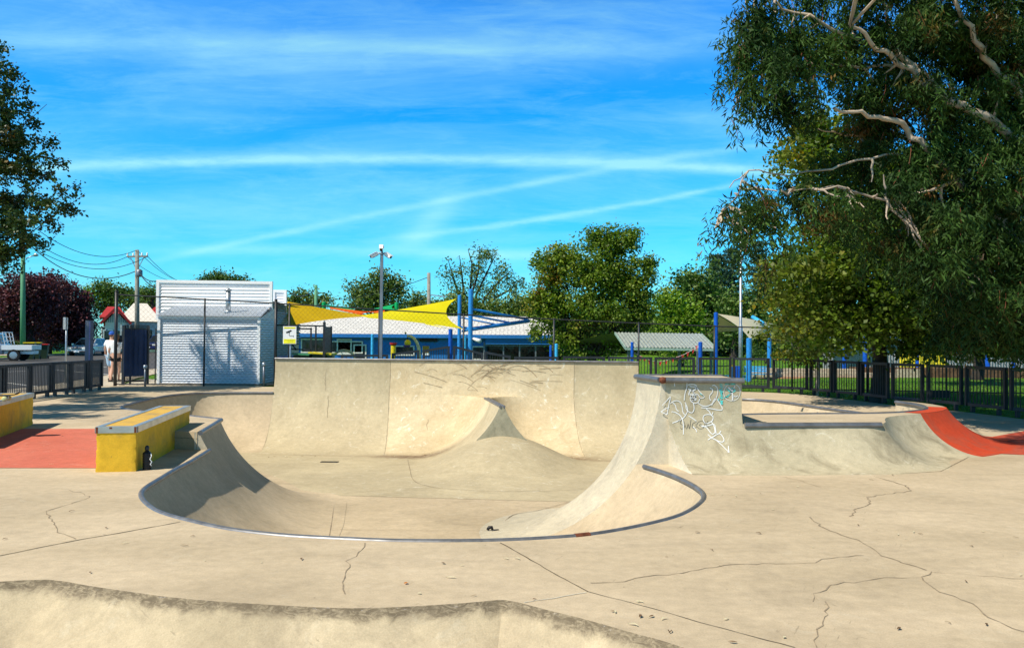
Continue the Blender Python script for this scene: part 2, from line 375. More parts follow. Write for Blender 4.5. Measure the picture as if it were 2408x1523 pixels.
for t in terms[1:]: cl = T.math('ADD', cl, t)
cir = T.ramp(T.noise(T.mapv(P2, (2.2, 17, 1), rot=(0, 0, .1)), 1, 8, .66, .5), [(.43, 0), (.78, .4)])
cir2 = T.ramp(T.noise(T.mapv(P2, (7, 34, 1), rot=(0, 0, -.22), loc=(3, 1, 0)), 1, 8, .7, .6), [(.47, 0), (.8, .26)])
wsp = T.math('MULTIPLY', T.math('EXPONENT', T.math('MULTIPLY', T.math('POWER', T.math('ABSOLUTE', T.math('DIVIDE', T.math('SUBTRACT', T.math('SUBTRACT', X, UX(955)), T.math('MULTIPLY', T.math('SUBTRACT', Z, VZ(600)), .8)), .022)), 2.0), -1.0)),
              T.math('MULTIPLY', T.maprange(Z, VZ(605), VZ(570)), T.maprange(Z, VZ(520), VZ(420), .4, 0)))
cl = T.math('ADD', T.math('ADD', cl, cir), T.math('ADD', cir2, wsp), clamp=True)
hs = T.n('ShaderNodeHueSaturation'); hs.inputs['Hue'].default_value = .5; hs.inputs['Saturation'].default_value = 1.0; hs.inputs['Value'].default_value = 1
T.l(sky.outputs[0], hs.inputs['Color'])
zz = T.math('DIVIDE', sx.outputs[2], 1.0)
tint = T.ramp(T.math('MAXIMUM', sx.outputs[2], 0.0), SKYTINT)
base = T.mix(1.0, hs.outputs[0], tint, 'MULTIPLY')
hzn = T.ramp(T.math('MAXIMUM', sx.outputs[2], 0.0), [(0, 1.0), (.5, .6)])
cloudc = T.mix(1.0, CLOUDC, hzn, 'MULTIPLY')
fin = T.mix(T.math('MULTIPLY', cl, .8), base, cloudc)
bg = T.n('ShaderNodeBackground'); bg.inputs[1].default_value = SKYSTR; T.l(fin, bg.inputs[0])
ow = T.n('ShaderNodeOutputWorld'); T.l(bg.outputs[0], ow.inputs[0])
sl = bpy.data.lights.new('sun', 'SUN'); sl.energy = SUNSTR; sl.angle = math.radians(.5); sl.color = (1, .93, .8)
so = bpy.data.objects.new('sun', sl); C.objects.link(so); so.location = (-20, -20, 30)
so.rotation_euler = SUN.to_track_quat('Z', 'Y').to_euler()
S.view_settings.view_transform = 'Standard'; S.view_settings.look = 'None'; S.view_settings.exposure = EXPO; S.view_settings.gamma = 1

# ============================================================ PLAN GEOMETRY OF THE BOWL
RB = 2.2
def zf(y): return -1.15 - .0365*(min(max(y, 6), 22.5)-13)
def ext(h, R): 
    h = min(h, R); return math.sqrt(max(0, 2*R*h-h*h))
def P(u, v, z=0): p = at(u, v, z); return (p.x, p.y)
def crom(pts, step=.12):
    out = []; n = len(pts)
    for i in range(n-1):
        p0 = pts[max(i-1, 0)]; p1 = pts[i]; p2 = pts[i+1]; p3 = pts[min(i+2, n-1)]
        L = math.dist(p1, p2); k = max(1, int(L/step))
        for j in range(k):
            t = j/k
            out.append(tuple(.5*((2*p1[a]) + (-p0[a]+p2[a])*t + (2*p0[a]-5*p1[a]+4*p2[a]-p3[a])*t*t + (-p0[a]+3*p1[a]-3*p2[a]+p3[a])*t**3) for a in (0, 1)))
    out.append(tuple(pts[-1])); return out
def lips(pts, z, side=1, n0=None, n1=None):
    """-> list of (x, y, z, nx, ny); normal left of travel for side=1"""
    r = []
    for i, p in enumerate(pts):
        a = pts[max(i-1, 0)]; b = pts[min(i+1, len(pts)-1)]
        tx, ty = b[0]-a[0], b[1]-a[1]; L = math.hypot(tx, ty) or 1
        r.append((p[0], p[1], z, -ty/L*side, tx/L*side))
    return r
def fan(c, z, a0, a1, n=12):
    return [(c[0], c[1], z, math.cos(a0+(a1-a0)*k/n), math.sin(a0+(a1-a0)*k/n)) for k in range(n+1)]
def profile(l, R, floor, n=18, zmin=None):
    x, y, z, nx, ny = l; out = []
    fz = floor(y) if callable(floor) else floor
    for it in range(3):
        e = ext(z-fz, R); fy = y+ny*e
        if callable(floor): fz = floor(fy)
    h = z-fz; e = ext(h, R); ph = math.acos(max(0, 1-min(h, R)/R))
    if h > R: out.append((x, y, z))
    for k in range(n+1):
        a = ph*(1-k/n); d = e-R*math.sin(a)
        out.append((x+nx*d, y+ny*d, fz+R*(1-math.cos(a))))
    if h > R: pass
    return out
def loft(mb, ls, R, floor, n=18, mi=0):
    Rl = R if isinstance(R, list) else [R]*len(ls)
    cols = [profile(l, r_, floor, n) for l, r_ in zip(ls, Rl)]
    m = max(len(c) for c in cols)
    cols = [c if len(c) == m else [c[0]]+c for c in cols]
    vs = [p for c in cols for p in c]; fs = []
    for i in range(len(cols)-1):
        for j in range(m-1):
            a = i*m+j; fs.append((a, a+m, a+m+1, a+1))
    mb.add(vs, fs, mi); return cols
def ribbon(mb, pts, w, lift=.004, normals=None, mi=0, jit=0):
    pts = [Vector(p) for p in pts]; L = []; Rr = []
    for i, p in enumerate(pts):
        t = (pts[min(i+1, len(pts)-1)]-pts[max(i-1, 0)]).normalized()
        n = Vector(normals[i]) if normals else Vector((0, 0, 1))
        s = t.cross(n).normalized(); ww = w*(1+random.uniform(-jit, jit))
        L.append(p+s*ww/2+n*lift); Rr.append(p-s*ww/2+n*lift)
    vs = L+Rr; k = len(pts)
    mb.add(vs, [(i, i+1, k+i+1, k+i) for i in range(k-1)], mi)
C_L = at(517, 985, .25); N_L = at(466, 1011.6, .25)
C_R = Vector((1.76, 11.35)); 
front = [(489,1056),(444,1083.5),(410,1100.6),(376,1121),(342,1141.6),(329.5,1153),(326.5,1163),(330,1173),(342,1186),(362,1199.7),(393,1211.7),(437.5,1223.6),(513,1240.7),(581,1251),(684,1261),(820,1268),(938,1272.5),(1077,1273),(1181,1271),(1285,1266),(1389,1257.5),(1494,1239.7),(1587,1217),(1631,1197),(1654,1179),(1660,1168),(1657,1157),(1640.6,1143),(1608.5,1126),(1572,1111),(1518,1094)]
fr = crom([P(u, v) for u, v in front]+[(1.615, 10.45)])
S1 = lips(fr, 0)
cr = (C_R.x, C_R.y)
def dext(p, z1): f = zf(p[1]); return ext(z1-f, RB)-ext(-f, RB)
for i_, w_ in ((-1, 1.0), (-2, .8), (-3, .5), (-4, .25)):
    v_ = Vector(S1[i_][3:5]).lerp(Vector((-1, 0)), w_).normalized(); S1[i_] = (*S1[i_][:3], v_.x, v_.y)
nR = Vector(S1[-1][3:5]); q_ = Vector(fr[-1])-nR*dext(fr[-1], 1.1)
S2 = lips(crom([(q_.x, q_.y), cr], .2), 1.1)
nE = Vector(S2[-1][3:5])
S2 = [(l[0], l[1], 1.1, *(nR.lerp(nE, i/(len(S2)-1)).normalized())) for i, l in enumerate(S2)]
aR = math.atan2(S2[-1][4], S2[-1][3]) % (2*math.pi)
FR = fan(cr, 1.1, aR, math.pi/2)
S3 = lips([cr, (2.4, 11.37), (2.97, 11.4)], 1.1)
S4p = crom([(2.97, 11.5), (3.6, 11.75), (4.4, 11.88), (5.2, 12.0), (5.8, 12.2), (6.25, 12.5), (6.6, 12.85), (6.85, 13.35), (6.97, 13.9), (6.93, 14.55)], .15)
S4 = lips(S4p, .53)
S5 = lips(crom([(6.95, 14.6), (7.2, 15.4), (7.65, 16.6), (7.9, 17.5), (7.86, 18.3), (7.55, 19.5), (7.3, 20.8), (7.05, 21.6), (6.5, 22.25), (5.5, 22.42), (4.5, 22.36), (3.5, 22.3)], .2), 0)
W1 = Vector((3.5, 22.3)); W0 = Vector((-6.95, 23.6))
S7 = lips(crom([(-6.95, 23.6), (-8.3, 23.4), (-8.95, 23.05), (-9.3, 22.4), (-9.37, 21.7), (-9.25, 20.4), (-9.05, 19.1), (-8.85, 18.3), (-8.45, 17.75), (-7.8, 17.2), (-6.9, 16.2), (-6.1, 15.0), (-5.55, 13.95)], .2), 0)
S8 = lips([(-5.5, 13.8), (-5.15, 13.55), (C_L.x, C_L.y)], .25)
tq = (Vector((C_L.x, C_L.y))-Vector(fr[0])).normalized(); nL0 = Vector((tq.y, -tq.x)); S1[0] = (*S1[0][:3], *nL0)
q_ = Vector(fr[0])-nL0*dext(fr[0], .25); N_L = Vector((q_.x, q_.y, .25))
a0 = math.atan2(S8[-1][4], S8[-1][3]); tl = Vector((N_L.x-C_L.x, N_L.y-C_L.y)).normalized(); a1 = math.atan2(tl.x, -tl.y)
FL = fan((C_L.x, C_L.y), .25, a0, a1)
S9 = lips([(C_L.x, C_L.y), ((C_L.x+N_L.x)/2, (C_L.y+N_L.y)/2), (N_L.x, N_L.y)], .25)
hole = [(l[0], l[1]) for l in S1+S2+S3+S4+S5] + [tuple(W0)] + [(l[0], l[1]) for l in S7+S8+S9]
clean = []
for p in hole:
    if not clean or math.dist(p, clean[-1]) > .02: clean.append(p)
hole = clean

# ============================================================ GROUND, DECK, ROAD
def gz(x, y):
    fy = min(max((y-27)/13, 0), 1); fy = fy*fy*(3-2*fy); fx = min(max((x+10)/4, 0), 1); fx = fx*fx*(3-2*fx)
    fq = min(max((x-7.3)/2.2, 0), 1); fq = fq*fq*(3-2*fq)
    return -.03 - (.75*fx*(1-fq)+.07*fq)*fy
xs = [-900,-400,-200,-120,-80,-60,-50,-44,-38,-34,-30,-26,-22,-18,-14,-12,-10.5,-9.8,-9,-8,-7,-6,-4,-2,0,2,4,6,7.3,7.8,8.2,9,9.5,10,12,14,20,28,40,60,100,200,400,900]
ys = [-200,-60,-20,-3,0,4,8,12,16,20,24,26,27,28,29,30,31,32,33,34,35,36,37,38,39,40,44,50,60,80,110,160,260,500,1200]
mb = MB()
for j in range(len(ys)-1):
    for i in range(len(xs)-1):
        if xs[i] >= -9.81 and xs[i+1] <= 8.21 and ys[j] >= -3.01 and ys[j+1] <= 24.01: continue
        q = [(xs[i], ys[j]), (xs[i+1], ys[j]), (xs[i+1], ys[j+1]), (xs[i], ys[j+1])]
        mb.add([(a, b, gz(a, b)) for a, b in q], [(0,1,2,3)])
bmm = mb.build('ground', M['grass'], smooth=True)
bm = bmesh.new(); bm.from_mesh(bmm.data); bmesh.ops.remove_doubles(bm, verts=bm.verts, dist=.001); bm.to_mesh(bmm.data); bm.free()
tag(bmm, 'green park lawn running out behind the skate park', kind='structure')
# right boundary of the slab from the fence line
edge = crom([P(u, v) for u, v in [(1500,919),(1650,919),(1761,920.5),(1860,925),(1957,934.5),(2031,943),(2099,952),(2180,959),(2256,966.5),(2330,975),(2408,985)]], .5)
fence_line = edge
outer = [(-25, -8), (14, -8), (14, 12), (12.6, 14.5)] + edge[::-1] + [(2, 26.2), (-6, 26.1), (-8.5, 26.3), (-13.0, 26.6), (-13.2, 24.5), (-13.2, 20.5), (-13.4, 19), (-14.5, 15), (-25, 12)]
crest = [(-420,1372),(-150,1368),(0,1365.9),(60,1362.5),(112.8,1361.2),(153.8,1365.5),(205,1375),(328,1393),(444,1407),(632,1420),(823,1428.4),(994,1422.6),(1130,1413),(1170,1409),(1188,1409),(1226,1416.4),(1277.6,1430),(1387,1457.5),(1506,1491.6),(1592,1515.6)]
cp = crom([P(u, v) for u, v in crest] + [(1.35, 3.7), (1.7, 3.0), (1.85, 2.0), (1.8, 0.5), (1.8, -2.4)], .1)
pocket = cp + [(-8.5, -2.4), (-8.8, 3)]
mb = MB().flat([outer, hole, pocket], 0)
for a, b in zip(outer, outer[1:]+outer[:1]): mb.add([(a[0],a[1],0),(b[0],b[1],0),(b[0],b[1],-.12),(a[0],a[1],-.12)], [(0,3,2,1)])
deck = tag(mb.build('concrete_slab', M['deck']), 'flat tan concrete slab of the skate park', kind='structure')
def crackline(pts, w, mat, name, jit=.5, rag=.012, lift=.003):
    q = [Vector(P(*p)).to_3d() for p in pts]; out = []
    for a, b in zip(q, q[1:]):
        k = max(1, int((b-a).length/.07))
        for i in range(k):
            p = a.lerp(b, i/k); out.append(p+Vector((random.uniform(-rag, rag), random.uniform(-rag, rag)*1.5, 0)))
    out.append(q[-1]); m_ = MB(); ribbon(m_, out, w, lift, jit=jit); return m_.build(name, mat, deck)
z7 = lambda l: [(1411+.4593*x, 823+.4593*y) for x, y in l]
r5 = lambda l: [(.3418*x, 881.8+.3418*y) for x, y in l]
r6 = lambda l: [(764.3+.3474*x, 823+.3474*y) for x, y in l]
zB = lambda l: [(823+.3418*x, 1293.4+.3418*y) for x, y in l]
crackline(r5([(0,1240),(270,1185),(550,1130),(900,1070),(1240,1008)]), .011, M['joint'], 'joint', .4, .003)
crackline([(1176,1275),(1209,1293.4),(1290,1340),(1383.6,1390.8)], .009, M['joint'], 'joint', .4, .004)
crackline([(1384,1391),(1560,1436),(1646,1462),(1870,1522)], .006, M['joint'], 'joint', .4, .003)
crackline([(1380,1392),(1300,1406),(1232,1416)], .008, M['jointpale'], 'joint', .4, .004)
crackline(z7([(470,634),(900,632),(1300,629),(1620,627),(1745,619)]), .008, M['joint'], 'joint', .4, .003)
crackline(z7([(1745,619),(1940,520)]), .008, M['joint'], 'joint', .4, .003)
for l, w in [(z7([(1075,852),(1130,900),(1240,945),(1330,970),(1400,1020),(1440,1050),(1560,1090),(1670,1125)]), .011),
          (z7([(1715,1135),(1650,1160),(1690,1200),(1750,1240),(1850,1275),(1910,1300),(2000,1370),(2171,1440)]), .008),
          (z7([(-60,1190),(120,1180),(250,1160),(430,1135),(580,1105),(800,1095),(1090,1085),(1140,1068),(1350,1050)]), .007),
          (z7([(1650,1160),(1450,1165),(1300,1185),(1180,1205),(1160,1225),(1100,1250),(1090,1285)]), .006),
          (z7([(1400,645),(1560,690),(1600,720),(1470,735),(1370,750),(1390,785),(1310,810),(1275,850)]), .012),
          (z7([(1160,1290),(1150,1370),(1120,1430),(1110,1520)]), .006), (z7([(1715,1140),(1900,1150),(2171,1170)]), .004),
          (z7([(900,640),(1000,660),(1130,700)]), .005),
          (r5([(430,780),(545,805),(620,840),(480,885),(320,935),(365,1000),(380,1050),(430,1090),(520,1125)]), .007),
          (r6([(280,1300),(270,1330),(230,1370),(150,1430),(180,1450),(135,1510),(120,1590),(135,1650)]), .007),
          (r5([(900,250),(830,280),(690,330)]), .006), (z7([(880,632),(1000,640)]), .004)]:
    crackline(l, w, M['crack'], 'crack', .6, .016)
# painted red bands
def sheet(name, pts, mat, z=.004, parent=None, label=None, kind='structure'):
    o = MB().flat([[(p[0], p[1]) for p in pts]], z).build(name, mat, parent)
    if parent is None: tag(o, label, kind=kind)
    return o
sheet('red_painted_strip', [P(-260,1008), P(0,1007.6), P(120,1007.8), P(260,1007.5), P(262,1099.5), P(227,1100), P(0,1099.8), P(-300,1100)], M['red'], .004, None, 'salmon red painted band of slab between the two yellow ledges')
# street side
rd = [(-15.0,-30),(-15.0,24),(-15.2,26.3),(-16.3,31.3),(-17.6,37),(-20,60),(-24,110),(-30,190),(-62,190),(-46,100),(-40.5,76),(-37,65),(-34,54),(-32,30),(-32,-30)]
sheet('road', rd, M['asphalt'], -.01, None, 'dark asphalt road along the left side of the park')
sheet('footpath', [(-14.95,-30),(-14.95,24),(-15.1,26.3),(-16.2,31.3),(-17.5,37),(-19.8,60),(-18.2,60),(-15.9,37),(-14.4,31),(-12.9,26.5),(-12.9,25),(-13.25,24.4),(-13.25,20.6),(-13.45,19),(-14,15),(-14,-30)], M['path'], -.004, None, 'pale concrete footpath between the road and the low black fence')
for q in ([(17.7,899),(88.6,907.5)], [(129,868.5),(262,880.5)], [(0,874),(60,871)], [(180,858),(250,862)]):
    a, b = [Vector(P(*p)) for p in q]; d = (b-a).normalized(); n = Vector((-d.y, d.x))*.06
    sheet('parking_line', [a+n, b+n, b-n, a-n], M['linepaint'], -.005, None, 'white painted parking line on the road')
kb = MB()
fk = [(-32.1,-30),(-32.1,30),(-34.1,54),(-37.1,65),(-40.6,76),(-46.1,100)]
for a, b in zip(fk, fk[1:]): kb.bar((a[0], a[1], .05), (b[0], b[1], .05), .18, .14)
tag(kb.build('kerb', M['path']), 'pale kerb along the far side of the road', kind='structure')
sheet('gravel_bed', [(-13,26.7),(-8.6,26.4),(-8.6,26.9),(-12,27.0),(-12,30),(-14.2,31),(-13.0,27)], M['gravel'], -.015, None, 'pale gravel beside the corrugated shed')
# far verge is lawn; driveway
sheet('driveway', [(-37.2,64.5),(-38.4,68),(-46,70),(-46,65)], M['path'], -.008, None, 'short concrete driveway behind the wheelie bins')
# ============================================================ THE BOWL
bowl = thing('skate_bowl', (-1, 14, 0), 'deep tan concrete skate bowl with grey steel coping and a tall scuffed back wall', 'skate bowl')
# floor sheet
mb = MB()
fx = [-9.5, -6, -3, 0, 3, 6, 8.2]; fy = [6, 8, 10, 13, 16, 19, 22.5, 23.7]
for i in range(len(fx)-1):
    for j in range(len(fy)-1):
        mb.add([(x, y, zf(y)-.004) for x, y in ((fx[i], fy[j]), (fx[i+1], fy[j]), (fx[i+1], fy[j+1]), (fx[i], fy[j+1]))], [(0, 1, 2, 3)])
flo = mb.build('bowl_floor', M['bowl'], bowl)
# front transition (deck height lip)
mb = MB(); colsF = loft(mb, S1, RB, zf, 20)
autosmooth(mb.build('front_transition', M['bowl'], bowl), 50)
# right extension transition, worn grey
mb = MB(); colsR = loft(mb, S2+FR[1:]+S3[1:], RB, zf, 24)
autosmooth(mb.build('tall_side_transition', M['slide'], bowl), 50)
mb = MB(); loft(mb, S4+S5, RB, zf, 16); autosmooth(mb.build('side_transition', M['bowl'], bowl), 60)
mb = MB(); loft(mb, S7, RB, zf, 16); autosmooth(mb.build('side_transition', M['bowl'], bowl), 50)
mb = MB(); colsL = loft(mb, S8+FL[1:]+S9[1:], RB, zf, 24); autosmooth(mb.build('side_transition', M['bowl'], bowl), 50)
# ---- back wall with spine and mound as one curved sheet
Lw = (W1-W0).length; tw = (W1-W0)/Lw; nw = Vector((tw.y, -tw.x))
def SA(s, a): p = W0+tw*s+nw*a; return p
Nn = Vector((-.22, 19.2)); Nf = Vector((-.82, 22.6))
def sa_of(p): d = p-W0; return d.dot(tw), d.dot(nw)
sN, aN = sa_of(Nn); sF, aF = sa_of(Nf)
def ridge_s(a): return sF+(sN-sF)*(a-aF)/(aN-aF)
RHO = 1.35; MH = .68
def field(s, a, before_end):
    p = SA(s, a); f = zf(p.y); h0 = -f; e0 = ext(h0, RB)
    D = a
    if a <= aN+1e-6 and before_end:
        b = abs(s-ridge_s(a))-.055
        rho = RHO*(.78 if s < ridge_s(a) else 1.0)
        if a < rho and b < rho: D = rho-math.hypot(rho-a, rho-b)
        else: D = min(a, b)
    x = max(e0-D, 0)
    if D <= 0: z = 0.0
    else: z = f+RB-math.sqrt(max(RB*RB-x*x, 0))
    dx = s-(sN+.03); dy = a-(aN-.25); r2 = (dx/2.35)**2+(dy/(4.0 if dy > 0 else 2.0))**2
    zm = f+MH*(max(0, 1-r2))**2.5
    return p, max(z, zm)
ss = list(np.linspace(0, Lw, 236)); aa = [0, .01]+list(np.linspace(.03, aN, 90))[0:]
for k, s in enumerate(ss):  # denser near the ridge
    pass
ss = sorted(set([round(float(x), 4) for x in ss]+[round(sN+d, 4) for d in np.arange(-1.2, 1.2, .03)]))
bb = [aN+.002]+list(np.linspace(aN+.05, 8.6, 70))
rows = [(a, True) for a in aa]+[(a, False) for a in bb]
vs = []; dirt = []
for a, be in rows:
    for s in ss:
        p, z = field(s, a, be); vs.append((p.x, p.y, z))
        # leaf litter and silt that collects in the two corners beside the spine
        d = 0
        for (cx_, cy_, rx, ry, k) in ((-2.55, 20.75, 1.15, .42, 1.0), (1.35, 20.55, .85, .36, 1.0), (2.6, 20.15, 1.2, .2, .5), (-4.5, 20.9, 2.0, .12, .35)):
            d = max(d, k*math.exp(-(((p.x-cx_)/rx)**2+((p.y-cy_+.12*(p.x-cx_))/ry)**2)))
        dirt.append(min(1, d*1.3))
n = len(ss); seamL = 3.47; mats = []
fs = []
for j in range(len(rows)-1):
    for i in range(n-1):
        fs.append((j*n+i, j*n+n+i, j*n+n+i+1, j*n+i+1))
        sc = ss[i]; a_ = rows[j][0]
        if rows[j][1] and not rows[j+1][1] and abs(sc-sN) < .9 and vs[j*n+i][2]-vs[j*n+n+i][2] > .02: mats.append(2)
        elif a_ > 2.1: mats.append(3)
        else: mats.append(1 if seamL+.22*a_ < sc < 8.75+.22*a_ else 0)
mb = MB(); mb.v = vs; mb.f = [list(f) for f in fs]; mb.m = mats
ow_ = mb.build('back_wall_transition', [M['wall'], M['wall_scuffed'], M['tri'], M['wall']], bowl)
at_ = ow_.data.attributes.new('dirt', 'FLOAT', 'POINT'); at_.data.foreach_set('value', dirt); autosmooth(ow_, 35)
# upper vertical part of the wall
ZT = .985; mb = MB(); up = []
ws = [0]+list(np.arange(.25, Lw, .25))+[Lw]
ws = sorted(set([round(float(x), 3) for x in ws]+[seamL, 8.75]))
def wall_pt(s, z):
    p = W0+tw*s; f = zf(p.y); h = min(z-f, RB); e = ext(h, RB); e0 = ext(-f, RB); q = p-nw*(e-e0)
    return (q.x, q.y, z)
zs = [0, .15, .3, .45, .6, .75, .9, ZT]
for s in ws: up += [wall_pt(s, z) for z in zs]
k = len(zs); fs = []; ms = []
for i in range(len(ws)-1):
    for j in range(k-1):
        fs.append([i*k+j, (i+1)*k+j, (i+1)*k+j+1, i*k+j+1]); ms.append(1 if seamL <= ws[i] < 8.75 else 0)
mb.v = up; mb.f = fs; mb.m = ms
autosmooth(mb.build('back_wall', [M['wall'], M['wall_scuffed']], bowl), 40)
# wall body behind, ends
bk = -nw*.42
for s, m_, nm in ((0, 'paint_face', 'wall_end'), (Lw, 'paint_face', 'wall_end')):
    prof = [Vector(wall_pt(s, z)) for z in zs]; b0 = Vector((*(W0+tw*s+bk), 0)); b1 = b0+Vector((0, 0, ZT))
    mb = MB(); 
    for i in range(len(zs)-1): mb.add([prof[i], prof[i+1], (b0.x, b0.y, zs[i+1]), (b0.x, b0.y, zs[i])], [(0, 1, 2, 3)])
    mb.build(nm, M[m_], bowl)
a_, b_ = Vector((*(W0+bk), 0)), Vector((*(W1+bk), 0)); up_ = Vector((0, 0, ZT))
mb = MB().poly([a_, b_, b_+up_, a_+up_]).poly([wall_pt(0, ZT), wall_pt(Lw, ZT), b_+up_, a_+up_])
mb.build('wall_top', M['wall'], bowl)
# seams on the wall
for sfix, drift in ((seamL, .22), (8.75, .22), (4.9, 0)):
    if sfix == 4.9: continue
    mb = MB()
    pts = [Vector(wall_pt(sfix, z)) for z in zs[::-1]]+[Vector((*SA(sfix+drift*a, a), field(sfix+drift*a, a, True)[1])) for a in np.linspace(.02, 2.1, 22)]
    nn = []
    for i, p in enumerate(pts):
        t = (pts[min(i+1, len(pts)-1)]-pts[max(i-1, 0)]).normalized(); nrm = Vector((tw.x, tw.y, 0)).cross(t)
        if nrm.y > 0 and nrm.z < 0 or nrm.z < 0: nrm = -nrm
        if abs(nrm.z) < .05 and nrm.y > 0: nrm = -nrm
        nn.append(nrm.normalized())
    ribbon(mb, pts, .009, .006, nn, jit=.5); mb.build('joint', M['crack'], bowl)
# joints on floor: front-left, right foot, mound outline, cross joint
def floorline(pts, w, nm='joint', mat='crack', lift=.008, curve=None):
    out = []
    for (u, v) in pts:
        z = -1.15
        for it in range(6): p = at(u, v, z); z = zf(p.y)
        out.append(p)
    c = crom([(p.x, p.y) for p in out], .15); mb = MB()
    q = []
    for x, y in c:
        s_, a2 = sa_of(Vector((x, y))); z = zf(y)
        if 0 < s_ < Lw and 0 < a2 < 8.6: z = max(z, field(s_, a2, a2 < aN)[1])
        q.append((x, y, z))
    ribbon(mb, q, w, lift, jit=.4); return mb.build(nm, M[mat], bowl)
floorline([(786, 1179), (782, 1215), (774, 1262)], .014)
floorline([(1350, 1176), (1262.8, 1200), (1216, 1207), (1193.3, 1219), (1180, 1240), (1177, 1268)], .012)
floorline([(958.8, 1079), (963, 1100), (972.7, 1128.7), (1007.5, 1142.6), (1058, 1149), (1183.5, 1154.5), (1334, 1152), (1372, 1148)], .012)
floorline([(800, 1244), (1000, 1247), (1150, 1246)], .008)
floorline([(800, 1161), (900, 1152), (1010, 1146)], .006)
floorline([(780, 1124), (1000, 1126)], .006)
# fine upright cracks and wheel scuffs on the tall wall
def on_wall(u, v):
    dd = (atY(u, v, 23)-EYE).normalized(); lo, hi = 15.0, 26.0
    for _ in range(30):
        md = (lo+hi)/2; t_ = EYE+dd*(md/dd.y); s_, a_ = sa_of(Vector((t_.x, t_.y)))
        if a_ > 0: inside = t_.z < field(s_, a_, True)[1]
        elif t_.z > 0: inside = (Vector((t_.x, t_.y))-Vector(wall_pt(s_, min(t_.z, ZT))[:2])).dot(nw) < 0
        else: inside = True
        if inside: hi = md
        else: lo = md
    return EYE+dd*((lo-.012)/dd.y)
for u_, vs_ in ((766, (868, 885, 902, 921)), (770, (930, 945, 962, 985)), (1005, (985, 1000, 1012))):
    pts = [on_wall(u_+random.uniform(-2, 2), v) for v in vs_]; q_ = []
    for a, b in zip(pts, pts[1:]):
        for k in range(5): q_.append(a.lerp(b, k/5)+Vector((random.uniform(-.015, .015), 0, 0)))
    mb = MB(); ribbon(mb, q_, .008, .0, [(0, -1, .1)]*len(q_), jit=.5); mb.build('crack', M['crack'], bowl)
M['scuff'] = plain('wheel_scuff', (.36, .27, .17), .9, 0, .3, 20)
mb = MB(); random.seed(77)
for k in range(46):
    u0 = random.gauss(1140, 95); v0 = random.gauss(878, 16); L_ = random.uniform(20, 75); sl = random.uniform(-.5, .5); cv_ = random.uniform(.0, .25)
    if not (930 < u0 < 1330-L_ and 850 < v0 < 925): continue
    q_ = [on_wall(u0+L_*t, min(930, max(849, v0+sl*L_*t-cv_*L_*4*t*(1-t)))) for t in np.linspace(0, 1, 9)]
    ribbon(mb, q_, random.uniform(.006, .014), .0, [(0, -1, .1)]*9, jit=.3)
o = mb.build('wheel_scuffs', M['scuff'], bowl); o['kind'] = 'stuff'
# coping pipes
def coping(ls, r, name='coping', mat='steel', parent=bowl, ends=True, off=0):
    pts = [Vector((l[0]+l[3]*(.02+off), l[1]+l[4]*(.02+off), l[2]-r*.35)) for l in ls]
    q = [pts[0]]
    for p in pts[1:]:
        if (p-q[-1]).length > .03: q.append(p)
    o = MB().tube(q, r, 10).build(name, M[mat], parent, smooth=True); autosmooth(o, 50); return o
coping(S1[:-1], .029)
for i0, i1 in ((35, 36), (61, 63)):
    if i1 < len(S1): coping(S1[i0:i1], .0345, 'rust_patch', 'rust')
coping(S2, .036); coping(S3, .036)
coping(S5, .032); coping(S7, .032); coping(S8, .032); coping(S9, .036)
coping([l for l in S4], .032)
coping([(*wall_pt(s, ZT)[:2], ZT+.01, nw.x, nw.y) for s in (0, Lw/3, Lw*2/3, Lw)], .03)
sp0 = Vector((*SA(ridge_s(RHO*.75), RHO*.75), .0)); sp1 = Vector((*SA(sN, aN), .0))
mb = MB().tube([sp0+Vector((-.04, 0, 0)), sp1+Vector((-.04, -.02, 0))], .032, 8).tube([sp0+Vector((.05, 0, 0)), sp1+Vector((.05, -.02, 0))], .032, 8)
mb.box(((sp0+sp1)/2).to_tuple(), (.07, (sp0-sp1).length, .03), rz=-math.atan2((sp1-sp0).x, -(sp1-sp0).y)*-1)
autosmooth(mb.build('spine_coping', M['steel'], bowl), 50)
dp = at(775, 1087.5, zf(20)); MB().box((dp.x, dp.y, zf(dp.y)+.008), (.42, .16, .012)).build('drain_grate', M['dark'], bowl)
# extension blocks of the bowl: left block beside the ledge
NL = Vector((N_L.x, N_L.y)); CL = Vector((C_L.x, C_L.y)); LB = [(NL.x-.02, NL.y-.01), (CL.x, CL.y), (-5.15, 13.55), (-5.5, 13.8), (-5.62, 13.3), (-5.35, 11.75)]
mb = MB().flat([LB], .252)
def endface(mb, l, z0, z1, bx, by, R, floor, n=8):
    """vertical end face between the curved profile (z0..z1) and a vertical line at (bx,by)"""
    fz = floor(l[1]) if callable(floor) else floor; e1 = ext(l[2]-fz, R); pr = []
    for k in range(n+1):
        z = z0+(z1-z0)*k/n; d = e1-ext(z-fz, R); pr.append((l[0]+l[3]*d, l[1]+l[4]*d, z))
    for k in range(n): mb.add([pr[k], pr[k+1], (bx, by, pr[k+1][2]), (bx, by, pr[k][2])], [(0, 1, 2, 3)])
for i in range(3, 6):
    a_, b_ = LB[i], LB[(i+1) % 6]; mb.add([(*a_, 0), (*b_, 0), (*b_, .252), (*a_, .252)], [(0, 1, 2, 3)])
mb.build('raised_block', M['deck'], bowl)
mb = MB(); endface(mb, S9[-1], 0.0, .25, S9[-1][0]-S9[-1][3]*.06, S9[-1][1]-S9[-1][4]*.06, RB, zf); mb.build('block_end', M['paint_face'], bowl)
ribb = MB(); ribbon(ribb, [(*LB[5], .16), (*LB[0], .16)], .012, .004, [(0, -1, 0)]*2); ribb.build('joint', M['crack'], bowl)

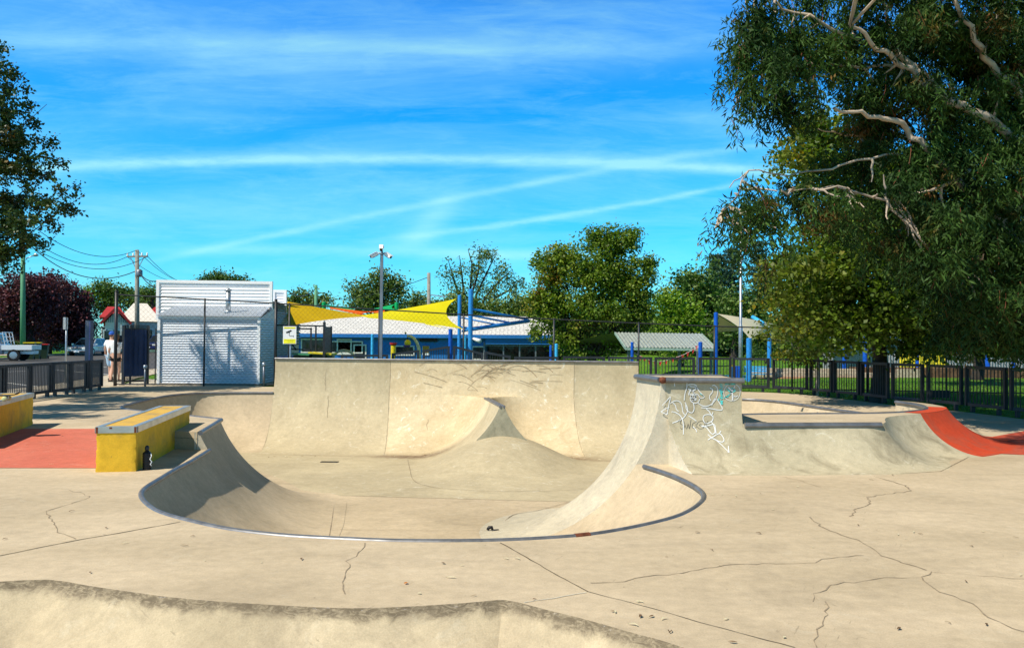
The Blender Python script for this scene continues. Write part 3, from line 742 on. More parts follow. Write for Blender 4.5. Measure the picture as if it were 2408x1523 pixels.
# ============================================================ QUARTER PIPE TO THE RIGHT
qp = thing('quarter_pipe', (4, 11, 0), 'weathered concrete quarter pipe with a graffitied tall block and a red painted curved end', 'quarter pipe')
RQ = .8
tallL = Vector((2.02, 10.44)); 
def lipsR(pts, z): return lips(pts, z, -1)
T1 = [(1.99, 10.45, 1.1, .03, -1), (2.4, 10.44, 1.1, 0, -1), (2.97, 10.43, 1.1, 0, -1)]
mb = MB()
colT = []
for x0, xb in ((1.99, 2.17), (2.2, 2.33), (2.5, 2.56), (2.97, 2.97)):
    pr = profile((x0, 10.44, 1.1, 0, -1), RQ, 0.0, 20)
    colT.append([(x0+(xb-x0)*min(1, max(0, (.8-p[2])/.8))**1.5, p[1], p[2]) for p in pr])
m_ = len(colT[0]); mb.add([p for c in colT for p in c], [(i*m_+j, i*m_+m_+j, i*m_+m_+j+1, i*m_+j+1) for i in range(3) for j in range(m_-1)])
autosmooth(mb.build('tall_ramp_face', M['ramp'], qp), 50)
# white painted side face and end face towards the camera
mb = MB(); bkx, bky = 2.03, 10.45
for a_, b_ in zip(colT[0], colT[0][1:]): mb.add([a_, b_, (bkx, bky, b_[2]), (bkx, bky, a_[2])], [(0, 1, 2, 3)])
endface(mb, (S2[0][0], S2[0][1], 1.1, S2[0][3], S2[0][4]), 0.0, 1.1, bkx, bky, RB, zf, 14)
mb.build('painted_side_face', M['paint_face'], qp)
mb = MB().flat([[(S2[0][0], S2[0][1]), (1.99, 10.45), (2.97, 10.43), (2.97, 11.4), (2.4, 11.37), cr]], 1.1)
mb.add([(2.97, 10.43, 0), (2.97, 11.4, 0), (2.97, 11.4, 1.1), (2.97, 10.43, 1.1)], [(0, 1, 2, 3)])
mb.build('tall_block', M['deck'], qp)
coping([(S2[0][0]+.02, S2[0][1]-.01, 1.1, 0, -1), (2.1, 10.44, 1.1, 0, -1), (2.99, 10.43, 1.1, 0, -1)], .038, parent=qp)
MB().lathe((S2[0][0]+.01, S2[0][1]-.04, 1.085), [(.0, -.045), (.043, -.03), (.046, 0), (.04, .035), (0, .045)], 10).build('rusty_joint', M['rust'], qp, smooth=True)
op = crom([(4.86, 10.58), (5.02, 10.85), (5.12, 11.1), (5.35, 11.5), (5.74, 11.85), (6.2, 12.15), (6.65, 12.55), (7.02, 13.05), (7.2, 13.5), (7.24, 14.0), (7.15, 14.5), (7.0, 14.75)], .1)
T2 = lipsR([(2.97, 10.39), (3.6, 10.44), (4.2, 10.49), (4.7, 10.545)], .53)
T3 = lipsR(op, .53)
T2 = [(x, y, z, 0, -1) for x, y, z, nx, ny in T2]
allq = T2+T3; cut = None
Rs = []
for l in allq:
    t = min(1, max(0, (l[0]-4.9)/2.0)); Rs.append(.8+.35*t)
i_red = next(i for i, l in enumerate(allq) if l[0] > 6.05 and l[1] > 11.9); i_end = next((i for i, l in enumerate(allq) if l[1] > 13.75), len(allq)-1)
for i0, i1, nm, mt in ((0, i_red, 'ramp_face', 'ramp'), (i_red, i_end, 'red_ramp_face', 'red_bright'), (i_end, len(allq)-1, 'ramp_face', 'ramp')):
    mb = MB(); loft(mb, allq[i0:i1+1], Rs[i0:i1+1], 0.0, 16); autosmooth(mb.build(nm, M[mt], qp), 60)
redc = allq[i_red]; rede = allq[i_end]
pf = profile(redc, Rs[i_red], 0.0)[-1]; pe = profile(rede, Rs[i_end], 0.0)[-1]
platform = [(l[0], l[1]) for l in allq]+[(l[0], l[1]) for l in S4[::-1]]+[(2.97, 11.4)]
mb = MB().flat([platform], .53); mb.build('platform', M['deck'], qp)
ri = [l for l in S4 if 12.35 < l[1] < 13.5]
mb = MB().flat([[(l[0], l[1]) for l in allq[i_red:i_end+1] if l[1] < 13.3]+[(ri[-1][0], ri[-1][1]+.05)]+[(l[0]-.0, l[1]) for l in ri[::-1]]+[(5.95, 12.3)]], .534)
mb.build('red_paint_patch', M['red_bright'], qp)
coping([(2.99, 10.39, .53, 0, -1), (4.82, 10.57, .53, 0, -1)], .036, parent=qp)
mb = MB(); mb.add([(7.0, 14.75, 0), (6.93, 14.55, 0), (6.93, 14.55, .53), (7.0, 14.75, .53)], [(0, 1, 2, 3)]); mb.build('platform_end', M['ramp'], qp)
# red band on the slab right of it
foot = [profile(l, r_, 0.0)[-1] for l, r_ in zip(allq[i_red:i_end+1], Rs[i_red:i_end+1])]
sheet('red_painted_strip', [(p[0]-.03, p[1]) for p in foot]+[P(2430, 1009), P(2600, 1012), P(2600, 1072), P(2408, 1068.7), P(2350, 1066), P(2300, 1061.5)], M['red_dull'], .004, None, 'red painted band of slab right of the curved ramp end')
# graffiti traced on the tall face: ray against the ramp profile
def on_ramp(u, v):
    d = ray(u, v)
    y = 10.44; p = EYE+d*(y/d.y)
    if p.z >= RQ: return Vector((p.x, y-.006, p.z)), Vector((0, -1, 0))
    lo, hi = 9.6, 10.44
    for _ in range(30):
        mdl = (lo+hi)/2; p = EYE+d*(mdl/d.y); q = mdl-(10.44-RQ)
        zs_ = RQ-math.sqrt(max(0, RQ*RQ-q*q)) if q > 0 else 0
        if p.z > zs_: lo = mdl
        else: hi = mdl
    q = lo-(10.44-RQ); n_ = Vector((0, -q, RQ-p.z)).normalized(); return p+n_*.006, n_
def zg(x, y): return ((2500+x*.31513)/1.701, (1440+y*.31513)/1.701)
def strokes(name, mat, lst, w):
    mb = MB()
    for st in lst:
        ww = w
        if isinstance(st, tuple): ww, st = st
        c = crom([zg(x, y) for x, y in st], 3.5)
        q = [on_ramp(u, v) for u, v in c]; ribbon(mb, [a for a, b in q], ww, .0, [b for a, b in q], jit=.12)
    o = mb.build(name, M[mat], qp); return o
strokes('white_graffiti', 'spraywhite', [
 [(470,570),(520,520),(575,460),(560,540),(545,620),(530,690)], [(455,650),(500,620),(560,590)], [(460,655),(520,680),(545,670)],
 [(575,545),(610,520),(660,510),(710,540),(725,600),(735,660),(760,690)], [(600,530),(640,570),(650,620),(680,650)],
 [(770,560),(775,610),(800,645),(850,665),(875,620),(870,560),(850,510)], [(760,530),(790,600),(790,650),(750,720),(690,760),(600,795)],
 [(590,650),(640,660),(700,700),(730,760),(740,850),(740,940)], [(805,705),(850,730),(905,770)], [(860,840),(900,880),(908,910)],
 [(850,460),(880,430),(920,430),(945,470),(935,520),(890,545),(840,520),(825,480),(850,445)], [(940,480),(1005,465),(940,390),(900,340),(820,330)],
 [(925,540),(980,575),(1040,580),(1100,550),(1150,490),(1175,410),(1170,350),(1130,310),(1105,320)],
 [(1075,350),(1110,365),(1110,400),(1075,440),(1070,470),(1085,510)], [(1100,570),(1150,480),(1235,610),(1200,630),(1080,610),(965,600)],
 [(1030,615),(1070,650),(1085,690)], [(1115,655),(1100,690),(1050,685),(1000,700),(990,750),(1020,800),(1070,790),(1110,760),(1115,710),(1085,690)],
 [(960,830),(1040,830),(1130,810),(1145,860),(1155,930)], [(970,835),(1030,850),(1070,900),(1110,940),(1140,920),(1130,840),(1090,770)],
 [(1050,940),(1110,990),(1200,1030),(1240,1035),(1255,1000),(1200,930),(1120,970),(1050,1010)], [(1195,930),(1215,895)],
 [(1140,1000),(1210,1060),(1280,1130),(1320,1170),(1300,1165)], [(1320,1170),(1312,1120),(1312,1085)],
 (.008, [(620,235),(630,330)]), (.012, [(780,240),(785,330),(760,420),(750,510)]),
 (.014, [(800,310),(850,300),(905,320),(890,370),(820,390),(810,440)]), (.014, [(800,360),(870,400),(840,470),(900,500),(870,400)]), (.014, [(830,420),(870,500),(900,440),(850,520)]),
 (.02, [(1310,340),(1350,390),(1365,450),(1360,510)]), (.012, [(1395,320),(1360,390),(1330,430)]), (.007, [(1400,300),(1445,340),(1460,410),(1430,480),(1370,510),(1300,500),(1260,450),(1255,380),(1290,320),(1340,300)]),
 (.012, [(1370,450),(1405,460),(1430,445)])], .011)
strokes('turquoise_graffiti', 'spraycyan', [
 (.012, [(1200,300),(1235,310),(1205,330),(1240,345)]), (.014, [(1235,365),(1200,375),(1205,395),(1240,395)]), (.014, [(1205,420),(1240,410),(1215,440),(1240,450)]),
 (.014, [(1200,465),(1240,470),(1215,490)]), (.02, [(1205,515),(1240,515),(1210,545),(1240,550)]), (.012, [(1190,480),(1185,510)]),
 (.01, [(1265,310),(1300,290),(1350,290),(1405,300),(1300,305)]), (.012, [(1290,360),(1340,400),(1400,385),(1350,350)]), (.012, [(1340,380),(1330,430),(1300,450),(1250,480)]), (.008, [(1300,440),(1310,465),(1270,460)]),
 (.008, [(950,420),(985,440),(1000,460)])], .012)
strokes('black_tag', 'pen', [
 [(670,775),(720,740),(700,800),(760,830),(740,860),(715,870),(700,850)], [(745,770),(780,870),(800,800),(815,870),(835,750)], [(905,780),(860,800),(850,850),(880,865),(905,840),(890,810)],
 [(905,820),(930,780),(980,770),(1010,810),(990,860),(940,865),(910,835)], [(940,820),(957,805),(972,820),(957,835),(940,820)], [(1010,775),(1030,820),(1080,870)], [(1055,765),(1025,810)]], .0045)

# ============================================================ FRONT BANK UNDER THE CAMERA
bank = thing('curved_bank', (-1, 5, 0), 'worn concrete bank in the foreground with a dark scuffed lip', 'ramp')
pl = [l for l in lips(cp, 0, -1)]
mb = MB(); loft(mb, pl, 2.2, -.7, 26); autosmooth(mb.build('bank_face', M['lip'], bank), 60)
MB().flat([[(p[0], p[1]) for p in pocket]], -.704).build('bank_floor', M['bowl'], bank)
# ============================================================ LEDGES
def ledge(name, lab, c0, c1, w, h, side):
    """c0,c1 = bottom line of the visible long side (near, far); w to the left"""
    a = Vector((*c0, 0)); b = Vector((*c1, 0)); d = (b-a).normalized(); n = Vector((-d.y, d.x, 0)); mid = (a+b)/2+n*w/2
    t = thing(name, (mid.x, mid.y, 0), lab, 'ledge'); L = (b-a).length; rz = math.atan2(d.y, d.x)
    bm = bmesh.new(); bmesh.ops.create_cube(bm, size=1)
    for v in bm.verts: v.co = Vector((v.co.x*L, v.co.y*w, (v.co.z+.5)*(h-.072)))
    bmesh.ops.subdivide_edges(bm, edges=bm.edges[:], cuts=14, use_grid_fill=True)
    for v in bm.verts:
        e = sum((abs(abs(v.co.x)-L/2) < .001, abs(abs(v.co.y)-w/2) < .001))
        if e == 2: v.co += Vector((-math.copysign(random.uniform(0, .012), v.co.x), -math.copysign(random.uniform(0, .014), v.co.y), 0))
        else: v.co += Vector((random.uniform(-.002, .002), random.uniform(-.002, .002), 0))
    me = bpy.data.meshes.new('concrete_body'); bm.to_mesh(me); bm.free(); me.materials.append(M['yellowpaint'])
    o = bpy.data.objects.new('concrete_body', me); C.objects.link(o); o.parent = t; o.rotation_euler.z = rz; autosmooth(o, 40)
    R = Matrix.Rotation(rz, 3, 'Z')
    mb = MB().box((0, 0, h-.012), (L-.1, w-.1, .02)); o = mb.build('worn_top', M['ledgetop'], t, local=True); o.rotation_euler.z = rz
    mb = MB()
    for s in (-1, 1):
        mb.box((0, s*(w/2+.004), h-.036), (L+.016, .008, .072)); mb.box((0, s*(w/2-.03), h+.001), (L, .06, .008))
    for s in (-1, 1):
        mb.box((s*(L/2+.004), 0, h-.0365), (.008, w-.002, .07)); mb.box((s*(L/2-.025), 0, h+.0015), (.05, w-.125, .007))
    o = mb.build('steel_edging', M['steel_band'], t, local=True); o.rotation_euler.z = rz
    for sy_ in (-1, 1):
        sx_ = -1; mb = MB(); mb.box((sx_*(L/2+.0085), sy_*(w/2-.012), h-.036), (.004, .026, .07)); mb.box((sx_*(L/2-.012), sy_*(w/2+.0095), h-.036), (.024, .004, .07)); o = mb.build('rust_stain', M['rust'], t, local=True); o.rotation_euler.z = rz
    o = MB().box((-(L/2+.0085), .06, h-.012), (.004, .03, .02)).build('rust_stain', M['rust'], t, local=True); o.rotation_euler.z = rz
    return t
ledge('grind_ledge', 'long yellow concrete ledge with silver steel edging standing beside the bowl', (-4.45, 9.62), (-5.0, 12.6), .45, .53, 1)
ledge('grind_ledge', 'yellow concrete ledge at the left edge of the photo with a skateboard on it', (-7.55, 11.2), (-8.62, 14.6), .52, .57, 1)
# skateboard lying on the left ledge
sb = thing('skateboard', (-8.12, 12.62, .575), 'skateboard with pale yellow wheels lying on the left yellow ledge', 'skateboard', rz=math.radians(15))
prof = [(-.4, .05), (-.34, .012), (-.25, 0), (.25, 0), (.34, .012), (.4, .05)]
mb = MB(); 
for (x0, z0), (x1, z1) in zip(prof, prof[1:]):
    w0 = .1 if abs(x0) < .39 else .06; w1 = .1 if abs(x1) < .39 else .06
    mb.add([(x0, -w0, z0+.082), (x0, w0, z0+.082), (x1, w1, z1+.082), (x1, -w1, z1+.082), (x0, -w0, z0+.094), (x0, w0, z0+.094), (x1, w1, z1+.094), (x1, -w1, z1+.094)],
           [(0, 1, 2, 3), (4, 7, 6, 5), (0, 3, 7, 4), (1, 5, 6, 2), (0, 4, 5, 1), (3, 2, 6, 7)])
mb.build('board', M['dark'], sb, local=True)
for x in (-.22, .22):
    MB().box((x, 0, .062), (.05, .05, .05)).tube([(x, -.1, .04), (x, .1, .04)], .008, 6).build('truck', M['galv'], sb, local=True)
    for y in (-.095, .095):
        MB().lathe((x, y, .04), [(.03, -.018), (.04, -.01), (.04, .01), (.03, .018)], 14, ax=Matrix.Rotation(math.pi/2, 3, 'X')).build('wheel', plain('wheel_urethane', (.6, .62, .3), .5) if 'wheel_u' not in M else M['wheel_u'], sb, smooth=True, local=True)
# black bottle by the ledge
p = at(345, 1103.5, 0); bt = thing('bottle', p, 'black ribbed bottle standing on the slab against the yellow ledge', 'bottle')
pr = [(.03, 0), (.048, .006)]
for i in range(6): pr += [(.05, .015+i*.03), (.044, .03+i*.03), (.05, .042+i*.03)]
pr += [(.046, .205), (.026, .222), (.018, .235)]
MB().lathe((0, 0, 0), pr, 16).build('ribbed_body', M['dark'], bt, smooth=True, local=True)
MB().lathe((0, 0, .235), [(.02, 0), (.024, .01), (.026, .03), (.02, .05), (.008, .058)], 12).build('cap', M['black'], bt, smooth=True, local=True)
mb = MB(); random.seed(3)
mb.tube([(.05, -.01, .2), (.065, -.02, .17), (.05, -.03, .13), (.07, -.02, .1), (.056, -.03, .07), (.066, -.02, .05)], .006, 6); mb.build('white_strap', M['white_pole'], bt, smooth=True, local=True)
# small scrap on the bowl floor
p = at(1158, 1247, zf(11.3)); mb = MB(); lt = thing('scrap', (p.x, p.y, zf(p.y)), 'small crumpled black scrap lying on the bowl floor near the front lip', 'litter')
mb.tube([(-.07, 0, .02), (-.05, .02, .045), (-.01, .01, .05), (.0, .0, .02)], [.02, .025, .024, .018], 7); mb.box((.04, -.01, .014), (.1, .045, .02), rz=.3); mb.build('crumpled_rubber', M['dark'], lt, smooth=True, local=True)
# fallen leaves: curled individual leaves
ML = [leafmat('dry_leaf_pale', (.5, .45, .3), (.62, .56, .4), trans=.1), leafmat('dry_leaf_brown', (.1, .06, .03), (.2, .11, .05), trans=.1), leafmat('dry_leaf_orange', (.5, .17, .02), (.55, .2, .03), trans=.1)]
def leaf_obj(k, L, w):
    mb = MB(); n = 6; vs = []
    for i in range(n+1):
        t = i/n; ww = w*math.sin(math.pi*min(1, t*.96+.02))**.8; bend = math.sin(t*2.6)*L*.18; z = .006+.02*L*8*math.sin(t*math.pi)*.5
        vs += [(t*L-L/2, bend-ww/2, z+.003), (t*L-L/2, bend, z), (t*L-L/2, bend+ww/2, z+.004)]
    fs = []
    for i in range(n): fs += [(i*3, i*3+3, i*3+4, i*3+1), (i*3+1, i*3+4, i*3+5, i*3+2)]
    mb.add(vs, fs); return mb.build('fallen_leaf', ML[k], local=True)
random.seed(11)
protos = [leaf_obj(0, .11, .022), leaf_obj(1, .075, .03), leaf_obj(2, .06, .04), leaf_obj(0, .05, .03), leaf_obj(1, .11, .016)]
leafpos = z7([(1010,700),(885,818),(1325,897),(1780,1398),(1985,1408),(640,1378),(940,1472),(1525,1427),(205,1292),(260,1365),(680,1497),(358,1443),(1600,932),(1640,942),(1520,945),(340,1060),(568,1025),(500,935),(700,748),(575,742),(1960,930),(1900,1005),(1850,465),(1945,425),(1945,540),(2160,870),(1880,1187),(70,1340),(1090,1010),(810,940),(1390,665),(1500,640),(820,735),(620,665),(2130,960),(2160,1155)]) \
  + r5([(1325,1110),(1270,1175),(1405,1277),(1800,1290),(615,1360),(35,1130),(495,940),(560,765),(865,1158),(2080,1268),(430,420),(355,520),(355,615),(190,480),(600,550),(300,487),(735,1053)]) \
  + zB([(1270,340),(475,302),(850,315),(1990,360),(1990,457),(2060,460),(1815,428),(2165,478),(1945,520),(380,230),(645,92),(1070,62),(1145,62),(2200,562),(768,107),(695,195)])
mL = 0
for i, (u, v) in enumerate(leafpos):
    k = 2 if abs(u-953) < 2 and abs(v-1372) < 3 else random.choice((0, 1, 1, 3, 4)); o = protos[k]
    if mL >> k & 1: o = o.copy(); C.objects.link(o)
    mL |= 1 << k
    p = at(u, v, 0); o.location = (p.x, p.y, .004); o.rotation_euler = (0, 0, random.uniform(0, 6.28)); s_ = random.uniform(.35, .65); o.scale = (s_, s_, s_)
    tag(o, 'small dry curled leaf lying on the tan concrete', 'leaf', 'fallen leaves scattered on the concrete')
for k_ in range(34):
    x_, y_ = random.choice(((random.gauss(-2.4, .5), random.gauss(20.7, .15)), (random.gauss(1.5, .5), random.gauss(20.4, .15)), (random.gauss(-5.2, .5), random.gauss(20.6, .4))))
    s_, a_ = sa_of(Vector((x_, y_))); o = protos[random.choice((0, 3, 1))].copy(); C.objects.link(o); o.location = (x_, y_, field(s_, a_, True)[1]+.01); o.rotation_euler = (.3, 0, random.uniform(0, 6.28)); q_ = random.uniform(.5, .9); o.scale = (q_, q_, q_)
    tag(o, 'small dry leaf caught in the foot of the tall back wall', 'leaf', 'dry leaves along the foot of the back wall')
for k, o in enumerate(protos):
    if not (mL >> k & 1): bpy.data.objects.remove(o)
# ============================================================ LOW BLACK PICKET-PANEL FENCES
def fence_panel(a, b, h, top2=None, bars=9, leg=True, label=None, group=None, name='fence_panel', gap=.14):
    """a,b ground points (Vector); h top height; top2 = heights (left,right) for sloped panels"""
    a = Vector((a[0], a[1], a[2] if len(a) > 2 else 0)); b = Vector((b[0], b[1], b[2] if len(b) > 2 else 0)); d = (b-a).normalized(); mid = (a+b)/2
    t = thing(name, mid, label, 'fence', group)
    h0, h1 = top2 or (h, h); z = Vector((0, 0, 1)); w = .075
    mb = MB(); a1 = a+d*w/2; b1 = b-d*w/2
    mb.bar(a1+z*gap, a1+z*h0, w); mb.bar(b1+z*gap, b1+z*h1, w)
    mb.bar(a1+z*(h0-.035)+d*w/2, b1+z*(h1-.035)-d*w/2, .072, .07); mb.bar(a1+z*(gap+.035)+d*w/2, b1+z*(gap+.035)-d*w/2, .05, .07)
    mb.build('frame', M['black'], t)
    mb = MB(); L = (b1-a1).length
    for i in range(1, bars+1):
        f = i/(bars+1); p = a1.lerp(b1, f); mb.bar(p+z*(gap+.07), p+z*(h0+(h1-h0)*f-.06), .018)
    mb.build('balusters', M['black'], t)
    if leg:
        for f in (.18, .82):
            p = a.lerp(b, f); MB().bar(p, p+z*gap, .075).build('leg', M['black'], t)
    return t
def fl(u, line):
    """ground point on polyline `line` seen at image column u"""
    best = None
    for p, q in zip(line, line[1:]):
        for k in range(21):
            x = p[0]+(q[0]-p[0])*k/20; y = p[1]+(q[1]-p[1])*k/20; uu = 1204+F*x/y-8*math.sin(ro)
            if best is None or abs(uu-u) < best[0]: best = (abs(uu-u), x, y)
    return Vector((best[1], best[2], 0))
lineR = [(p[0]+.12, p[1]+.14) for p in fence_line]
Rp = [(1322,1424),(1432,1533),(1539,1635),(1643,1720),(1724,1811),(1817,1900.5),(1904.5,1957),(1961,2022),(2024.8,2089.7),(2096.5,2172),(2179,2264),(2270.8,2366.7),(2373.5,2480)]
bl = [(-6, 26.0), (3, 26.0), (fence_line[0][0], fence_line[0][1]+.3)]+lineR[3:]+[(12.0, 15.2), (13.0, 13)]
ord_ = ['first','second','third','fourth','fifth','sixth','seventh','eighth','ninth','tenth','eleventh','twelfth','thirteenth']
GR = 'low black fence panels round the slab'
for i, (u0, u1) in enumerate(Rp):
    a, b = fl(u0, bl), fl(u1, bl)
    fence_panel(a, b, 1.06, None, max(8, int((b-a).length/.115)), True,
      ['low black fence panel just behind the tall back wall, right of the big tree trunk','low black fence panel behind the right end of the back wall','low black fence panel under the red bunting, behind the tall ramp block','low black fence panel behind the tall graffitied block','black fence panel right of the graffitied block, before the blue bins','black fence panel in front of the block wall, wide and well lit','narrow black fence panel in front of the thin young tree trunk','black fence panel between the thin trunk and the plane tree trunk','black fence panel in front of the dark plane tree trunk','black fence panel below the left part of the yellow wall','black fence panel in deep shade right of the yellow wall','large black fence panel in deep shade above the red paint','black fence panel cut by the right edge of the photo'][i], GR)
BY = 26.0
def bp(u): return Vector(((u-1204+8*math.sin(ro))/F*BY, BY, 0))
for (u0, u1, v0, v1, lab) in [(802.7,913.5,833,833,'low black fence panel with a level top behind the left half of the back wall'), (921.7,986.5,829.5,822.5,'black fence panel whose top rises to the right below the tall cane hoop'),
      (994.6,1058,821.5,813,'black fence panel with the highest rising top, left of the blue posts'), (1066,1136.5,813,828,'black fence panel with a falling top in front of the blue posts'),
      (1139,1201.4,826,835.5,'black fence panel with a low falling top before the glazed doors'), (1209.6,1313.6,838,838,'low black fence panel with a level top left of the big tree')]:
    a, b = bp(u0), bp(u1); h0 = atY(u0, v0, BY).z; h1 = atY(u1, v1, BY).z
    fence_panel(a, b, h0, (h0, h1), 9, True, lab, GR)
lineL = [(-12.3, 24.4), (-12.2, 21.2), (-12.2, 19.0)]
def ll(u):
    best = None
    for k in range(400):
        y = 24.6-6*k/400; x = -12.3+(24.4-y)*.03; uu = 1204+F*x/y-8*math.sin(ro)*0+4
        if best is None or abs(uu-u) < best[0]: best = (abs(uu-u), x, y)
    return Vector((best[1], best[2], 0))
for i, (u0, u1) in enumerate([(245.7,212.7),(211,171.6),(171,128),(126.5,77),(75,17),(15,-45)]):
    fence_panel(ll(u0), ll(u1), .9, None, 12, True, ['black fence panel at the right end of the left run beside the walkers','darker backed black fence panel beside the tall lettered post','black fence panel crossed by the thin sign pole','third black fence panel from the left edge of the photo','second black fence panel from the left edge of the photo','black fence panel cut off by the left edge of the photo'][i], 'low black fence panels along the street', gap=.1)
# ============================================================ TALL CHAIN LINK FENCE
cl_t = thing('chain_link_fence', (-12.5, 26, 0), 'tall black chain link fence with a sloping top rail running across behind the bowl', 'fence')
pts = [(274,692),(482,703),(649,712.5),(681,714.5),(892,727),(1090.6,739),(1302.8,750),(1502,759.5),(1680,766.5),(1863,771.5),(2041,775.5),(2225,779),(2420,782)]
def cY(u):
    return float(np.interp(u, [274, 649, 1300, 1700, 2050, 2420], [26.1, 26.4, 27.0, 26.6, 25.6, 24.6]))
tops = []
for u, v in pts:
    p = atY(u, v, cY(u)); tops.append(p); g = gz(p.x, p.y)+.03
    mb = MB(); r = .055 if u in (274,) else .03
    if u == 649: r = .05
    mb.tube([(p.x, p.y, g-.05), (p.x, p.y, p.z+(.1 if u in (274, 649) else 0))], r, 8); mb.lathe((p.x, p.y, p.z+(.1 if u in (274, 649) else 0)), [(r*1.15, 0), (r*.9, .03), (0.001, .045)], 8)
    mb.build('post', M['black'], cl_t, smooth=True)
mb = MB(); mb.tube(tops, .024, 6); mb.build('top_rail', M['black'], cl_t, smooth=True)
mb = MB(); mb.tube([(p.x, p.y, .06) for p in tops], .02, 6); mb.build('bottom_rail', M['black'], cl_t, smooth=True)
mb = MB()
for a, b in zip(tops, tops[1:]):
    L = math.hypot(b.x-a.x, b.y-a.y); H0, H1 = a.z, b.z; pitch = .155; dx, dy = (b.x-a.x)/L, (b.y-a.y)/L; Hm = max(H0, H1)
    def topz(s): return H0+(H1-H0)*s/L
    n_ = int((L+Hm)/pitch)+1
    for sgn in (1, -1):
        for k in range(n_):
            s0 = k*pitch-(Hm if sgn > 0 else 0)
            # line s = s0 + sgn*z  clipped to 0..L and z<=top
            zlo, zhi = .05, Hm
            if sgn > 0: zlo = max(zlo, -s0); zhi = min(zhi, L-s0)
            else: zlo = max(zlo, s0-L); zhi = min(zhi, s0)
            for _ in range(3): zhi = min(zhi, topz(s0+sgn*zhi)) if zhi > 0 else zhi
            if zhi-zlo < .03: continue
            sa, sb_ = s0+sgn*zlo, s0+sgn*zhi; w = .0021
            p0 = Vector((a.x+dx*sa, a.y+dy*sa+.012*sgn, zlo)); p1 = Vector((a.x+dx*sb_, a.y+dy*sb_+.012*sgn, zhi))
            t = (p1-p0).normalized(); s_ = t.cross(Vector((0, -1, 0))).normalized()*w
            o1 = Vector((0, -w, 0)); mb.add([p0+s_, p0-s_*.5+o1, p0-s_*.5-o1, p1+s_, p1-s_*.5+o1, p1-s_*.5-o1], [(0, 1, 4, 3), (1, 2, 5, 4), (2, 0, 3, 5)])
mb.build('wire_mesh', M['wire'], cl_t)
# inner mesh enclosure for the bins
en = thing('bin_enclosure', (-6.5, 28, gz(-6.5, 28)), 'black mesh bin enclosure with tall posts behind the camera sign', 'enclosure')
EY = 29.0
def e3(u, v, Y=EY): return atY(u, v, Y)
mb = MB()
for u, vt in ((731.6, 768), (743, 763.5)):
    p = e3(u, vt+2); mb.bar((p.x, p.y, -.3), p, .05)
for u, vt, w in ((763, 756.5, .08), (779, 766, .06)):
    p = e3(u, vt, 28.2 if u < 770 else 30.2); mb.bar((p.x, p.y, -.3), p, w)
mb.build('post', M['black'], en)
mb = MB(); mb.bar(e3(652, 764), e3(763, 766), .05); mb.bar(e3(697, 772), e3(731, 772.5), .05); mb.bar(e3(683, 820), e3(731, 822), .05); mb.bar(e3(683, 802), e3(683, 842), .05); mb.bar(e3(683, 803), e3(697, 822), .05)
mb.build('rail', M['black'], en)
mb = MB()
A, B = e3(764, 767, 28.2), e3(778, 768, 30.2)
for k in range(34):
    q = A.lerp(B, k/33); mb.bar((q.x, q.y, -.2), (q.x, q.y, q.z), .022)
mb.build('slatted_side', M['black'], en)
# ============================================================ SHED AND PLANT ROOM
M['corr_h'] = plain('zincalume_wall', (.6, .63, .68), .45, .25, .06, 1.5)
M['corr_roof'] = plain('zincalume_roof', (.56, .6, .66), .4, .4, .08, 1.5)
def corr_sheet(mb, a, b, z0, z1, amp=.008, pitch=.082, z1b=None):
    """horizontal corrugations modelled as real waves between ground points a and b"""
    a = Vector((*a, 0)); b = Vector((*b, 0)); d = (b-a).normalized(); n = Vector((d.y, -d.x, 0)); zz = z0; rows = []
    k = int((z1-z0)/pitch*6)
    for i in range(k+1):
        z = z0+(z1-z0)*i/k; o = n*(amp*math.sin(2*math.pi*(z-z0)/pitch)); rows.append((a+o+Vector((0, 0, z)), b+o+Vector((0, 0, z))))
    vs = [p for r in rows for p in r]; mb.add(vs, [(2*i, 2*i+1, 2*i+3, 2*i+2) for i in range(k)])
SY = 26.75
pFL = atY(371.5, 903.4, SY); pFR = atY(609.5, 905, SY); eL = atY(366, 741.5, SY-.12); eR = atY(613.5, 744, SY-.12); bL = atY(411, 718, SY+1.9); bR = atY(637, 719.5, SY+1.9)
xl, xr = pFL.x, pFR.x; ze = eL.z-.06; zb = bL.z-.05
sh = thing('shed', ((xl+xr)/2, SY, 0), 'small pale corrugated iron shed with a sloping roof and metal flue behind the fence', 'shed')
mb = MB(); corr_sheet(mb, (xl, SY), (xr, SY), .05, ze); o = mb.build('front_wall', M['corr_h'], sh); autosmooth(o, 60)
mb = MB(); corr_sheet(mb, (xr, SY), (xr-.05, SY+1.9), .05, ze+.0); mb.add([(xr, SY, ze), (xr-.05, SY+1.9, ze), (xr-.05, SY+1.9, zb)], [(0, 1, 2)]); autosmooth(mb.build('side_wall', M['corr_h'], sh), 60); MB().add([(xl, SY, .05), (xl, SY+1.9, .05), (xl, SY+1.9, zb), (xl, SY, ze)], [(0, 1, 2, 3)]).build('side_wall', M['corr_h'], sh)
mb = MB()
for x in (xl+.02, xr-.02): mb.box((x, SY-.03, (ze+.05)/2), (.09, .05, ze-.04))
mb.box(((xl+xr)/2, SY-.015, ze+.01), (xr-xl, .06, .09)); mb.build('corner_trim', M['white_pole'], sh)
mb = MB(); nseg = 46*6
for i in range(nseg):
    f0, f1 = i/nseg, (i+1)/nseg; w0 = .012*math.sin(f0*46*2*math.pi); w1 = .012*math.sin(f1*46*2*math.pi)
    mb.add([eL.lerp(eR, f0)+Vector((0, 0, w0)), eL.lerp(eR, f1)+Vector((0, 0, w1)), bL.lerp(bR, f1)+Vector((0, 0, w1)), bL.lerp(bR, f0)+Vector((0, 0, w0))], [(0, 1, 2, 3)])
